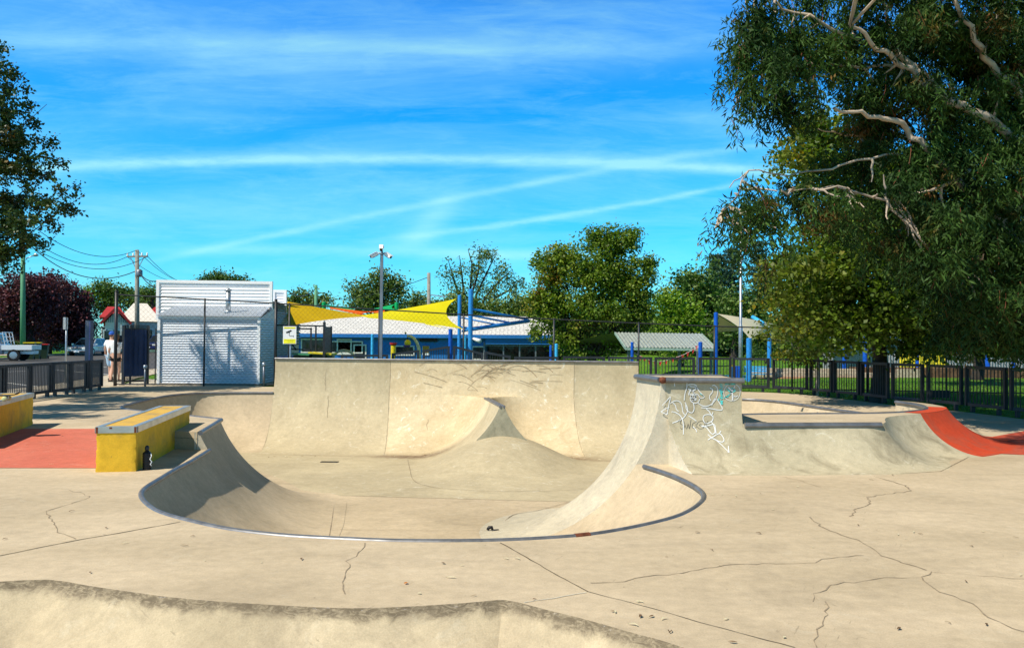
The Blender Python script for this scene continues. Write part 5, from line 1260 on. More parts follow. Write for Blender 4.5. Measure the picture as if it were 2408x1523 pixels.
GB = 'blue posts right of the back wall'
b0 = postp('blue_post', 1486.6, 804.7, 29, .055, M['deepblue'], 'short blue post where the left end of the red bunting hangs', GB); b1 = postp('blue_post', 1647, 804.7, 30, .075, M['deepblue'], 'short blue post where the right end of the red bunting is tied', GB)
bu = thing('bunting', b0, 'string of small red pennant flags hanging between two blue posts', 'bunting')
sp2 = [(1486,808),(1489,828),(1507,837),(1516,841),(1528,846),(1541,849),(1553,849.5),(1566,847),(1582,842),(1594,838),(1605,834),(1617,828),(1630,821),(1646,812)]
lp_ = [q3(u, v, 29+(u-1486)/160) for u, v in sp2]; MB().tube(lp_, .006, 4).build('string', M['white_pole'], bu)
random.seed(4)
for p in lp_[1:-1]+[lp_[0]+Vector((.03, 0, -.1)), lp_[0]+Vector((.02, 0, -.22)), lp_[-1]+Vector((-.12, 0, -.02))]:
    w_ = .055; tl_ = random.uniform(-.04, .02); MB().add([p+Vector((-w_, 0, .01)), p+Vector((w_, .01, .01)), p+Vector((tl_, -.02, -.17)), p+Vector((0, .015, .01))], [(0, 3, 2), (3, 1, 2)]).build('flag', M['redp'], bu)
sail('shade_sail', 'cream shade sail with a pale top sagging to a blue post beyond the floodlight pole', M['cream_sail'], [q3(1686.6, 737, 34), q3(1840, 766, 41), q3(1809, 785, 39), q3(1763, 797, 33)], (-.12, .15, .25, .75), group='cream shade sails')
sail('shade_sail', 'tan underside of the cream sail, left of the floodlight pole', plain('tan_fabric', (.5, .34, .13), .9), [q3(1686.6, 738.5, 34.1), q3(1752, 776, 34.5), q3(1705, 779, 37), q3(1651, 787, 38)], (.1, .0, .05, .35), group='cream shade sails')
GC = 'blue posts of the cream sail'
postp('sail_post', 1683.6, 735.5, 34, .085, M['deepblue'], 'tall blue post at the left corner of the cream sail', GC); postp('sail_post', 1761.4, 796, 33, .11, M['blue'], 'blue post under the lowest corner of the cream sail', GC)
postp('sail_post', 1809, 784, 40, .1, M['blue'], 'blue post under the right corner of the cream sail behind leaves', GC); postp('sail_post', 1985.6, 800, 41, .1, M['deepblue'], 'blue post between the thin trunk and the plane tree trunk', GC)
postp('sail_post', 2034, 745, 41, .11, M['deepblue'], 'thick blue post close left of the plane tree trunk', GC); postp('sail_post', 2079, 845, 42, .14, M['deepblue'], 'blue post peeping out right of the plane tree trunk', GC)
postp('sail_post', 2157, 800, 41, .08, M['deepblue'], 'thin dark blue post in front of the yellow wall', GC); postp('sail_post', 2322, 790, 40, .11, M['deepblue'], 'dark blue post right of the second tree trunk', GC); postp('sail_post', 2383, 790, 40, .09, M['deepblue'], 'dark blue post near the right edge of the photo', GC)
a, b = q3(1770, 745, 39), q3(1794, 760, 38); o = MB().tube([a, b], .1, 10).build('strut', M['cyanpost'], None, smooth=True, org=b); tag(o, 'slanting light blue tube above the cream sail', 'strut')
# long yellow sail high behind leaves
sail('shade_sail', 'yellow shade sail glimpsed through the plane tree leaves', M['yellow_sail'], [q3(1870, 764, 44), q3(2170, 755, 48), q3(2170, 783, 44), q3(1860, 786, 42)], (.1, .1, .2, .1))
# tin building with yellow wall section
YB = 44; tn = thing('tin_building', (q3(2200, 870, YB).x, YB, -.75), 'long grey corrugated building with a bright yellow wall section behind the trees', 'building')
for u0, u1, m_, nm, dz in ((1985, 2115, 'tin_grey', 'grey_wall', 0), (2115, 2226, 'tin_yellow', 'yellow_wall', 0), (2226, 2300, 'tin_grey', 'grey_wall', 0), (2300, 2560, 'tin_grey', 'grey_wall', -.6)):
    if m_ not in M: M[m_] = corrug(m_, (.3, .31, .33) if 'grey' in m_ else (.8, .62, .02), 0, .15, .5, .0, .8, .03)
    a = q3(u0, 800, YB); b = q3(u1, 800, YB); MB().box(((a.x+b.x)/2, YB+1.5, .35+dz*.5), (b.x-a.x, 3, 2.4+dz)).build(nm, M[m_], tn)
a = q3(1985, 800, YB); b = q3(2560, 800, YB); MB().add([(a.x-.3, YB-.3, 1.56), (b.x, YB-.3, 1.56), (b.x, YB+3.3, 1.9), (a.x-.3, YB+3.3, 1.9)], [(0, 1, 2, 3)]).build('roof', M['greypole'], tn)
# block walls
bw = thing('block_wall', (14, 33, -.5), 'low stepped pale block wall at the back of the lawn', 'wall')
def wallseg(u0, u1, vt, vb, Y, d=.35): 
    a = q3(u0, vt, Y); b = q3(u1, vt, Y); zb_ = q3((u0+u1)/2, vb, Y).z; MB().box(((a.x+b.x)/2, Y+d/2, (a.z+zb_)/2-.15), (b.x-a.x, d, a.z-zb_+.3)).build('course', M['blockwall'], bw)
wallseg(1789, 2110, 865.5, 874, 38.7, .6); wallseg(1769, 2110, 874.3, 885, 38, .6); wallseg(2110, 2172, 867, 888, 38.4, .6)
mu = MB(); c_ = [q3(1760, 888, 33.5), q3(1850, 884, 33.6), q3(1905, 884, 33.6), q3(1870, 893, 30), q3(1830, 897, 28.5), q3(1790, 893, 30)]
sheet('mulch', [(p.x, p.y) for p in [at(1765, 889, -.1), at(1850, 884.5, -.1), at(2110, 885, -.1), at(2110, 889, -.1), at(1900, 886.5, -.1), at(1840, 894, -.08), at(1790, 894, -.08)]], plain('brown_mulch', (.3, .15, .07), .95, 0, .4, 4), -.085, None, 'brown mulch at the foot of the block wall')
# shaded garden bed right
o = MB().box((q3(2300, 880, 37).x, 39.2, .1), (9.5, 1.2, .5)).build('garden_bed', plain('brown_soil', (.14, .08, .045), .95, 0, .4, 4), None, org=(q3(2300, 880, 37).x, 39.2, -.1)); tag(o, 'dark brown raised garden bed in shade below the grey wall', 'garden bed')
# pool water
sheet('pool', [(p.x, p.y) for p in [at(1660, 880.5, -.06), at(1705, 880.5, -.06), at(1772, 881.5, -.06), at(1769, 889, -.06), at(1745, 894, -.06), at(1690, 891, -.06)]], M['water'], -.06, None, 'bright blue wading pool water behind the graffitied block')
# blue bench and bins
a = q3(1750, 859, 37.5); b = q3(1804, 859, 37.5); bn = thing('bench', ((a.x+b.x)/2, 37.5, -.1), 'light blue slatted bench on the lawn behind the wading pool', 'bench')
for k in range(3): MB().box(((a.x+b.x)/2, 37.6, a.z-.06-k*.1), (b.x-a.x, .03, .075)).build('back_slat', M['cyanpost'], bn)
for k in range(3): MB().box(((a.x+b.x)/2+.15, 37.45-k*.12, a.z-.38), (b.x-a.x, .1, .03)).build('seat_slat', M['cyanpost'], bn)
for f in (.12, .5, .88): MB().bar((a.x+(b.x-a.x)*f, 37.5, -.12), (a.x+(b.x-a.x)*f, 37.5, a.z-.36), .06).build('leg', M['galv'], bn)
for i, (u, lab) in enumerate([(1722.5, 'blue bin with a yellow top left of the floodlight pole'), (1734, 'plain blue bin touching the foot of the floodlight pole')]):
    a = q3(u, 861 if i == 0 else 863, 29.2); t = thing('bin', (a.x, 29.2, gz(a.x, 29.2)), lab, 'bin', 'blue bins by the wading pool'); g_ = gz(a.x, 29.2)
    o = MB().box((a.x, 29.2, (a.z+g_)/2), (.15, .2, a.z-g_)).build('body', M['deepblue'] if i else M['blue'], t); bevel(o, .02)
    MB().box((a.x, 29.2, a.z+.025), (.1 if i == 0 else .15, .18, .05)).build('lid', M['yel'] if i == 0 else M['deepblue'], t)
# dark bench in shade
a = at(2188, 946, -.05); b = at(2253, 948, -.05); pb = thing('park_bench', ((a.x+b.x)/2, a.y, -.05), 'dark bench in deep shade on the lawn behind the black fence', 'bench'); zt = q3(2220, 918, a.y).z
MB().box(((a.x+b.x)/2, a.y+.2, zt-.1), (b.x-a.x, .05, .2)).build('backrest', M['dark'], pb); MB().box(((a.x+b.x)/2, a.y, zt-.32), (b.x-a.x, .4, .05)).build('seat', M['dark'], pb)
for f in (.1, .9): MB().box((a.x+(b.x-a.x)*f, a.y, (zt-.35)/2), (.06, .36, zt-.3)).build('leg', M['dark'], pb)
# ============================================================ STREET: CARS, BINS, HOUSES
def car(lab, loc, rz, L, Wd, H, col, kind='sedan', cat='car'):
    t = thing('parked_car' if kind != 'ute' else 'parked_ute', loc, lab, cat, None, rz); h = Wd/2; paint = col
    def ext2(prof_, ys, mb): # prof list (x,z), ys list (y, shrink, dz)
        n = len(prof_); cx_ = sum(p[0] for p in prof_)/n; cz_ = sum(p[1] for p in prof_)/n; vs = []
        for y, s in ys: vs += [(cx_+(x-cx_)*s, y, cz_+(z-cz_)*s) for x, z in prof_]
        fs = [list(range(n))]+[list(range((len(ys)-1)*n, len(ys)*n))[::-1]]
        for k in range(len(ys)-1): fs += [[k*n+i, (k+1)*n+i, (k+1)*n+(i+1) % n, k*n+(i+1) % n] for i in range(n)]
        mb.add(vs, fs)
    f = L/4.6; b_ = H*.56 if kind != 'ute' else H*.55
    if kind == 'ute': body = [(-2.3*f, .38), (-2.32*f, .8), (-2.2*f, b_+.02), (-1.2*f, b_+.08), (.75*f, b_+.1), (.75*f, .42)]
    else: body = [(-2.28*f, .3), (-2.3*f, .62), (-2.15*f, b_-.12), (-1.1*f, b_+.02), (1.5*f, b_+.06), (2.15*f, b_+.05), (2.28*f, .7), (2.24*f, .3)]
    mb = MB(); ext2(body, [(-h, .965), (-h+.09, 1), (h-.09, 1), (h, .965)], mb); o = mb.build('body', paint, t, local=True); bevel(o, .05, 2); autosmooth(o, 50)
    if kind == 'ute': cab = [(-1.3*f, b_), (-.55*f, H), (.5*f, H), (.72*f, b_)]
    elif kind == 'suv': cab = [(-1.25*f, b_), (-.55*f, H), (1.7*f, H-.04), (2.15*f, b_)]
    else: cab = [(-1.25*f, b_), (-.35*f, H), (.95*f, H-.03), (1.75*f, b_)]
    def cabin(mb, grow, ins): 
        vs = []
        for s_ in (-1, 1):
            for (x, z) in cab: yy_ = (h-.06-(z-b_)*.32)*s_; vs.append((x, yy_, z))
        n = len(cab); mb.add(vs, [list(range(n)), list(range(n, 2*n))[::-1]]+[[i, n+i, n+(i+1) % n, (i+1) % n] for i in range(n)])
    mb = MB(); cabin(mb, 0, 0); o = mb.build('cabin', paint, t, local=True); bevel(o, .04, 2); autosmooth(o, 50)
    def side_pt(x, z, s_, o_=.012): return (x, (h-.06-(z-b_)*.32+o_)*s_, z)
    zb2, zt2 = b_+.05, H-.09
    (x0, _), (x1, _), (x2, _), (x3, _) = cab
    def xa(z): return x0+(x1-x0)*(z-b_)/(H-b_)
    def xb(z): return x3+(x2-x3)*(z-b_)/(H-b_)
    mid = (x1+x2)/2
    for s_ in (-1, 1):
        MB().poly([side_pt(xa(zb2)+.14, zb2, s_), side_pt(mid-.05, zb2, s_), side_pt(mid-.05, zt2, s_), side_pt(xa(zt2)+.12, zt2, s_)]).build('side_window', M['glassdark'], t, local=True)
        MB().poly([side_pt(mid+.05, zb2, s_), side_pt(xb(zb2)-.14, zb2, s_), side_pt(xb(zt2)-.12, zt2, s_), side_pt(mid+.05, zt2, s_)]).build('side_window', M['glassdark'], t, local=True)
    def cross(x_a, x_b, nm, sgn):
        w0, w1 = h-.14-(zb2-b_)*.32, h-.14-(zt2-b_)*.32
        MB().poly([(x_a(zb2)+sgn*.02, -w0, zb2), (x_a(zb2)+sgn*.02, w0, zb2), (x_a(zt2)+sgn*.02, w1, zt2), (x_a(zt2)+sgn*.02, -w1, zt2)]).build(nm, M['glassdark'], t, local=True)
    cross(xa, None, 'windscreen', -1); cross(xb, None, 'rear_window', 1)
    r = .32 if kind == 'sedan' else .38
    for x in (-1.45*f, 1.4*f):
        for s_ in (-1, 1):
            w = MB().lathe((x, s_*(h-.09), r), [(r*.6, -.1), (r*.95, -.1), (r, -.06), (r, .06), (r*.95, .1), (r*.6, .1)], 20, ax=Matrix.Rotation(-s_*math.pi/2, 3, 'X')).build('wheel', M['tyre'], t, smooth=True, local=True); autosmooth(w, 40)
            MB().lathe((x, s_*(h-.09)+s_*.102, r), [(r*.6, 0), (r*.5, .006), (.04, .012)], 12, ax=Matrix.Rotation(-s_*math.pi/2, 3, 'X')).build('rim', M['rim'], w, local=True)
    M.setdefault('headglass', plain('headlamp', (.75, .75, .72), .1, .2))
    fx_ = -2.3*f; zl = b_-.22
    for s_ in (-1, 1): o = MB().box((fx_+.05, s_*(h-.3), zl), (.14, .38, .15)).build('headlight', M['headglass'], t, local=True); bevel(o, .03)
    MB().box((fx_+.02, 0, zl), (.1, .8, .11)).build('grille', M['dark'], t, local=True); MB().box((fx_-.0, 0, zl-.24), (.05, .42, .12)).build('number_plate', M['white_pole'], t, local=True)
    MB().box((fx_+.03, 0, .36), (.1, Wd*.8, .1)).build('lower_intake', M['dark'], t, local=True)
    for s_ in (-1, 1): MB().box((-1.0*f, s_*(h+.06), b_+.12), (.14, .16, .12)).build('mirror', paint, t, local=True)
    if kind == 'ute':
        MB().box((1.55*f, 0, b_+.0), (1.55*f, Wd*.98, .06)).box((1.55*f, h-.03, b_-.12), (1.55*f, .04, .3)).box((1.55*f, -h+.03, b_-.12), (1.55*f, .04, .3)).box((2.33*f, 0, b_-.12), (.04, Wd*.98, .3)).box((1.55*f, 0, .55), (1.5*f, Wd*.6, .2)).build('tray', M['white_pole'], t, local=True)
        mb = MB()
        for y in (-h+.08, -.3, .3, h-.08): mb.tube([(.95*f, y, b_), (.8*f, y, H+.05)], .025, 6)
        for z in (b_+.3, b_+.55, H+.03): mb.tube([(.8*f+(H-z)*.2, -h+.08, z), (.8*f+(H-z)*.2, h-.08, z)], .025, 6)
        mb.build('headboard', M['white_pole'], t, local=True)
    return t
pain = lambda n, c: plain(n, c, .28, .35, .03, 1, 0, .5, .7)
g = at(205, 836, -.02); car('silver sedan parked nose on beside the far kerb of the road', (g.x-.5, g.y+1.5, -.02), math.radians(92), 4.7, 1.8, 1.47, pain('silver_paint', (.6, .64, .72)))
g = at(262, 832, -.02); car('dark blue car parked behind the silver sedan and the walkers', (g.x-.2, g.y+2.5, -.02), math.radians(80), 4.7, 1.85, 1.72, pain('navy_paint', (.012, .02, .09)), 'suv')
g = at(292, 830, -.02); car('second dark blue car mostly hidden by the fence post and shade cloth', (g.x+1, g.y+6, -.02), math.radians(80), 4.6, 1.85, 1.8, pain('blue_paint', (.015, .03, .14)), 'suv')
g = at(218, 825, -.02); car('white van further along the road behind the silver sedan', (g.x-2.5, g.y+10, -.02), math.radians(70), 4.8, 1.9, 2.1, pain('white_paint', (.75, .76, .76)), 'suv', 'van')
g = at(5, 848, -.02); car('white tray back ute parked at the left edge of the photo', (g.x-.7, g.y, -.02), math.radians(14), 5.1, 1.85, 1.8, pain('ute_paint', (.62, .66, .74)), 'ute', 'ute')
def wbin(u, vb, lid, lab, k=1.0):
    p = at(u, vb, -.02); t = thing('wheelie_bin', (p.x, p.y, -.02), lab, 'bin', 'wheelie bins at the kerb', math.radians(20)); mb = MB()
    mb.add([(-.2*k, -.25, .03), (.2*k, -.25, .03), (.2*k, .25, .03), (-.2*k, .25, .03), (-.29*k, -.3, 1.0*k), (.29*k, -.3, 1.0*k), (.29*k, .3, 1.0*k), (-.29*k, .3, 1.0*k)], [(0, 3, 2, 1), (4, 5, 6, 7), (0, 1, 5, 4), (1, 2, 6, 5), (2, 3, 7, 6), (3, 0, 4, 7)]); mb.build('body', M['bin'], t, local=True)
    o = MB().box((0, -.02, 1.03*k), (.64*k, .7, .07)).build('lid', M[lid], t, local=True); bevel(o, .03)
    for s_ in (-1, 1): MB().lathe((s_*.24, .28, .1), [(.1, -.02), (.1, .02)], 10, ax=Matrix.Rotation(math.pi/2, 3, 'Y')).build('wheel', M['tyre'], t, local=True)
wbin(69.5, 845, 'yel', 'leftmost of the yellow lidded bins at the kerb', 1.1); wbin(84, 844, 'yel', 'yellow lidded bin between its twin and the red lidded bin', 1.1); wbin(103, 843, 'redp', 'smaller wheelie bin with a red lid at the kerb', .98)
# pale green paling fence beyond
pf2 = thing('paling_fence', (-45, 82, 0), 'pale green paling fence behind the far verge', 'fence'); mb = MB(); a = atY(70, 796.5, 80); b = atY(182, 796.5, 86)
for k in range(60): q = a.lerp(b, k/59); mb.box((q.x, q.y, .72), (.17, .03, q.z-.02 if q.z > 1 else 1.35), rz=-.1)
for k in range(9): q = a.lerp(b, k/8); mb.box((q.x, q.y-.06, .72), (.1, .1, 1.5))
mb.build('palings', M['fencegreen'], pf2)
pf3 = thing('paling_fence', (-32, 84, 0), 'pale green paling fence seen through the open bars by the shed', 'fence'); mb = MB(); a = atY(330, 805, 84); b = atY(375, 805, 84)
for k in range(16): q = a.lerp(b, k/15); mb.box((q.x, q.y, .6), (.17, .03, 1.2))
mb.build('palings', M['fencegreen'], pf3)
def house(lab, x0, x1, y0, y1, ze_, zr, wall, roof, axis='x', gable=None, name='house', zb_=-.1, hip=0):
    hip = min(hip, (x1-x0)*.42) if axis == 'x' else hip
    t = thing(name, ((x0+x1)/2, (y0+y1)/2, zb_), lab, 'house'); t.rotation_euler.z = math.atan2(-(x0+x1)/2, (y0+y1)/2); xm, ym = (x0+x1)/2, (y0+y1)/2; o_ = .5
    MB().box((xm, ym, (ze_+zb_)/2), (x1-x0, y1-y0, ze_-zb_)).build('wall', wall, t)
    if axis == 'y':  # ridge runs along y; gable faces the camera
        vs = [(x0-o_, y0-o_, ze_-.15), (xm, y0-o_+hip, zr), (x1+o_, y0-o_, ze_-.15), (x0-o_, y1+o_, ze_-.15), (xm, y1+o_-hip, zr), (x1+o_, y1+o_, ze_-.15)]
        r = MB().add(vs, [(0, 1, 4, 3), (1, 2, 5, 4)]+([(0, 2, 1), (3, 4, 5)] if hip else [])).build('roof', roof, t)
        if not hip:
            MB().poly([(x0, y0+.02, ze_), (x1, y0+.02, ze_), (xm, y0+.02, zr-.3)]).build('gable', gable or wall, t)
            MB().bar(vs[0], vs[1], .12, .25).bar(vs[1], vs[2], .12, .25).build('barge_board', roof, t)
            mb = MB()
            for k in range(1, 10): f = k/10; x = x0+(x1-x0)*f; top = ze_+(zr-.35-ze_)*(1-abs(2*f-1)); mb.box((x, y0-.02, (ze_+top)/2), (.07, .04, top-ze_))
            mb.build('gable_battens', M['housewall'], t)
    else:
        vs = [(x0-o_, y0-o_, ze_-.15), (x1+o_, y0-o_, ze_-.15), (x1+o_-hip, ym, zr), (x0-o_+hip, ym, zr), (x0-o_, y1+o_, ze_-.15), (x1+o_, y1+o_, ze_-.15)]
        MB().add(vs, [(0, 1, 2, 3), (3, 2, 5, 4), (0, 3, 4), (1, 5, 2)]).build('roof', roof, t)
    for fx_ in (.25, .7):
        x = x0+(x1-x0)*fx_; f = MB().box((x, y0-.04, (ze_+zb_)*.52), (1.5, .08, 1.5)).build('window', M['white_pole'], t); MB().box((x, y0-.085, (ze_+zb_)*.52), (1.25, .03, 1.25)).build('pane', M['glassdark'], f)
    return t
def XY(u, Y): return atY(u, 795, Y).x
hA = house('small house with a red roof and a grey green battened gable', XY(214, 92), XY(259, 92), 92, 99, atY(240, 757, 92).z, atY(238, 723, 92).z, M['housewall'], M['redroof'], 'y', M['gablewall'])
mb = MB(); xg = XY(259, 92)
for u in (226, 245, 261): x = XY(u, 90); MB().bar((x, 90, 0), (x, 90, 2.9), .18).build('verandah_post', M['housewall'], hA)
house('red roofed house wing to the left of the battened gable', XY(192, 97), XY(232, 97), 97, 108, atY(210, 742, 97).z, atY(210, 716, 97).z, M['brick'], M['redroof'], 'x', hip=1.5)
house('cream house with a pale hipped tile roof', XY(232, 108), XY(312, 108), 108, 122, atY(280, 752, 108).z, atY(250, 712, 115).z, M['housewall'], M['whiteroof'], 'x', hip=5)
house('house with a long red hipped roof left of the louvred screen', XY(290, 126), XY(372, 126), 126, 140, atY(330, 752, 126).z, atY(300, 721, 133).z, M['housewall'], M['redroof'], 'x', hip=4)
house('house with a red roof at the far left behind the plum tree', XY(-60, 100), XY(20, 100), 100, 112, atY(0, 712, 100).z, atY(0, 678, 106).z, M['brick'], M['redroof'], 'x', hip=3)
# ============================================================ PEOPLE WALKING AWAY
def skinned(name, joints, bones, mat, parent, sub=2, root=0):
    me = bpy.data.meshes.new(name); me.from_pydata([j[:3] for j in joints], bones, []); o = bpy.data.objects.new(name, me); C.objects.link(o); o.parent = parent; me.materials.append(mat)
    m = o.modifiers.new('skin', 'SKIN'); m.use_smooth_shade = True
    for v, j in zip(me.skin_vertices[0].data, joints): v.radius = (j[3], j[4] if len(j) > 4 else j[3])
    me.skin_vertices[0].data[root].use_root = True
    s = o.modifiers.new('sub', 'SUBSURF'); s.levels = sub; s.render_levels = sub; return o
def person(loc, rz, lab, sex):
    t = thing('person', loc, lab, 'person', None, rz); m = sex == 'm'; k = 1.0 if m else .95
    J = [(0, 0, .95, .14, .1), (0, 0, 1.12, .13, .09), (0, .01, 1.32, .17 if m else .14, .1), (0, 0, 1.46, .09, .07), (0, 0, 1.53, .055), (0, -.01, 1.6, .08, .09), (0, -.01, 1.7, .085, .1),
         (-.18, 0, 1.41, .055), (-.25, -.02, 1.16, .042), (-.22 if m else -.22, -.14 if m else .02, .98 if m else .92, .034), (-.21, -.2 if m else .03, .93 if m else .84, .035, .02),
         (.18, 0, 1.41, .055), (.25, .02, 1.16, .042), (.27, -.06, .93, .034), (.27, -.08, .85, .035, .02),
         (-.09, 0, .88, .09), (-.1, .06 if m else -.05, .5, .06), (-.1, .24 if m else -.02, .14, .04), (-.1, .22 if m else -.03, .07, .035), (-.1, .14 if m else -.14, .02, .035, .025),
         (.09, 0, .88, .09), (.1, -.08 if m else .06, .5, .06), (.1, -.07 if m else .22, .1, .042), (.1, -.08 if m else .24, .045, .04), (.1, -.2 if m else .16, .025, .035, .025)]
    J = [tuple(c*k for c in j) for j in J]
    Bn = [(0,1),(1,2),(2,3),(3,4),(4,5),(5,6),(2,7),(7,8),(8,9),(9,10),(2,11),(11,12),(12,13),(13,14),(0,15),(15,16),(16,17),(17,18),(18,19),(0,20),(20,21),(21,22),(22,23),(23,24)]
    skinned('body', J, Bn, M['skin'], t, 2)
    for sgn, b in ((-1, J[10]), (1, J[14])):
        for i in range(5):
            dx = (-.026+.013*i); a = Vector((b[0]+dx*.4, b[1]+dx, b[2]-.01)); c = a+Vector((dx*.3, dx*.3-.012, -.07+.012*abs(i-2)))
            MB().tube([a, a.lerp(c, .5)+Vector((0, -.006, 0)), c], [.011, .01, .007], 6).build('finger', M['skin'], t, smooth=True, local=True)
    g_ = .022
    sh = [(0, 0, .9, .165, .125), (0, 0, 1.1, .16, .115), (0, .01, 1.32, .19 if m else .155, .12), (0, 0, 1.45, .1, .085), (-.19, 0, 1.4, .08), (-.245, -.015, 1.22, .075), (.19, 0, 1.4, .08), (.245, .015, 1.22, .075)]
    if not m: sh = [(0, 0, 1.02, .15, .115)]+sh[1:]
    sh = [tuple(c*k for c in j) for j in sh]
    skinned('shirt', sh, [(0,1),(1,2),(2,3),(2,4),(4,5),(2,6),(6,7)], M['whitecloth'], t, 2)
    lz, kn = (.48, .085) if m else (.72, .135)
    so_ = [(0, 0, .98, .165, .13), (-.09, 0, .85, .13), (-.1, .055 if m else -.01, lz, kn), (.09, 0, .85, .13), (.1, -.07 if m else .01, lz, kn)]
    so_ = [tuple(c*k for c in j) for j in so_]
    skinned('shorts', so_, [(0,1),(1,2),(0,3),(3,4)], M['bluecloth'] if m else M['blackcloth'], t, 2)
    hz = 1.69*k
    if m:
        MB().lathe((0, -.01, hz-.0), [(.1, -.03), (.105, 0), (.1, .05), (.07, .09), (.01, .11)], 16).box((0, -.13, hz-.0), (.15, .12, .015)).build('cap', M['bluecap'], t, smooth=False, local=True)
        MB().lathe((0, .0, hz-.05), [(.06, -.04), (.094, -.02), (.098, .02)], 14).build('hair', M['hair'], t, smooth=True, local=True)
    else:
        MB().lathe((0, .015, hz-.02), [(.07, -.11), (.1, -.06), (.108, 0), (.1, .06), (.06, .1), (.01, .115)], 16).build('hair', M['hair'], t, smooth=True, local=True)
        MB().tube([(0, .09, hz+.0), (-.02, .15, hz-.06), (-.04, .16, hz-.18), (-.07, .14, hz-.33), (-.08, .13, hz-.42)], [.03, .045, .045, .035, .01], 8).build('ponytail', M['hair'], t, smooth=True, local=True)
        mb = MB().tube([(.255*k, -.02, 1.12), (.28*k, -.03, .98), (.275*k, -.04, .8)], [.04, .055, .03], 8); mb.build('pale_blue_jacket', plain('pale_jacket', (.6, .75, .85), .9), t, smooth=True, local=True)
    for j in (J[19], J[24]): 
        MB().box((j[0], j[1]+.04, j[2]+.0), (.09, .27, .05), rot=Matrix.Rotation((-.9 if (m and j is J[19]) else 0), 3, 'X')).build('shoe', M['blackcloth'], t, local=True)
    return t
p = at(261, 893, -.01); person((p.x, p.y, -.004), math.radians(172), 'person in a white T shirt, light blue shorts and blue cap walking away', 'm')
p = at(272, 896, -.01); person((p.x, p.y, -.004), math.radians(186), 'person with a brown ponytail, white top and black shorts walking away behind the fence post', 'w')
DM = 2.6
# ============================================================ TREES
LM = {
 'gum': leafmat('gum_leaf', (.014, .038, .008), (.05, .1, .018), (.18, .075, .025), trans=.15, scale=1.1, rough=.6, gloss=.15),
 'plane': leafmat('plane_leaf', (.05, .105, .008), (.12, .18, .015), (.36, .3, .02), trans=.32, scale=.6),
 'plane_yellow': leafmat('yellowing_plane_leaf', (.06, .1, .01), (.14, .165, .018), (.38, .24, .02), trans=.35, scale=.8),
 'pear': leafmat('glossy_dark_leaf', (.025, .055, .012), (.06, .1, .018), (.12, .07, .015), trans=.12, scale=1.5, rough=.45, gloss=.3),
 'elm': leafmat('mid_green_leaf', (.095, .16, .012), (.18, .235, .02), (.34, .12, .02), trans=.3, scale=.5),
 'lime': leafmat('bright_green_leaf', (.12, .22, .015), (.2, .3, .02), (.4, .26, .02), trans=.3, scale=.6),
 'dark': leafmat('dark_evergreen_leaf', (.05, .11, .018), (.11, .17, .025), trans=.12, scale=.4),
 'olive': leafmat('olive_leaf', (.08, .13, .022), (.15, .2, .04), (.18, .18, .045), trans=.2, scale=.5),
 'cedar': leafmat('cedar_needles', (.02, .06, .04), (.05, .1, .06), trans=.08, scale=.4),
 'plum': leafmat('purple_plum_leaf', (.045, .012, .02), (.12, .03, .045), (.16, .05, .05), trans=.15, scale=.6),
 'shrub': leafmat('shrub_leaf', (.03, .07, .01), (.07, .13, .02), trans=.2, scale=.7),
}
def leaves(pos, size, asp, droop, fl_, upb=.35):
    """numpy diamonds folded along the midrib: one leaf = two triangles sharing an edge (4 vertices)"""
    n = len(pos); d = rng.normal(size=(n, 3)); d[:, 2] = d[:, 2]*(1-droop)-droop*1.8; d /= np.linalg.norm(d, axis=1)[:, None]
    nn = rng.normal(size=(n, 3)); nn[:, 2] += upb*2; nn -= (nn*d).sum(1)[:, None]*d; nn /= np.linalg.norm(nn, axis=1)[:, None]
    s = np.cross(d, nn); L = size*rng.uniform(.6, 1.3, n)[:, None]; w = L*asp
    v = np.empty((n, 4, 3)); v[:, 0] = pos; v[:, 1] = pos+d*L*.45+s*w*.5+nn*L*.06; v[:, 2] = pos+d*L; v[:, 3] = pos+d*L*.45-s*w*.5+nn*L*.06
    return v.reshape(-1, 3)
def leafmesh(name, V, mat, parent):
    n = len(V)//4; off = worldoff(parent); me = bpy.data.meshes.new(name); me.vertices.add(n*4); me.vertices.foreach_set('co', (V-np.array(off)).astype(np.float32).ravel())
    me.loops.add(n*4); me.loops.foreach_set('vertex_index', np.arange(n*4, dtype=np.int32)); me.polygons.add(n)
    me.polygons.foreach_set('loop_start', np.arange(0, n*4, 4, dtype=np.int32)); me.polygons.foreach_set('loop_total', np.full(n, 4, dtype=np.int32))
    me.materials.append(mat); me.update(calc_edges=True); o = bpy.data.objects.new(name, me); C.objects.link(o); o.parent = parent; return o
def clumps(blobs, dens, spread, per, shell=.5, flat=1.0):
    """blobs: (centre, radii, weight). returns leaf positions in clumps around points inside the blobs"""
    out = []; cen = []
    for c, r, w in blobs:
        k = max(2, int(dens*w)); d = rng.normal(size=(k, 3)); d /= np.linalg.norm(d, axis=1)[:, None]
        q = np.array(c)+d*np.array(r)*(rng.uniform(0, 1, k)**shell)[:, None]; cen.append(q)
        for p in q: 
            m_ = int(per*rng.uniform(.5, 1.5)); g = rng.normal(size=(m_, 3))*spread; g[:, 2] *= flat; out.append(p+g)
    return np.concatenate(out), np.concatenate(cen)
def EB(u, v, Y, ru, rv, w=None, dy=None):
    p = atY(u, v, Y); k = Y/F; return ((p.x, p.y, p.z), (ru*k, (dy if dy else ru*k*.8), rv*k), w if w else ru*rv*k*k)
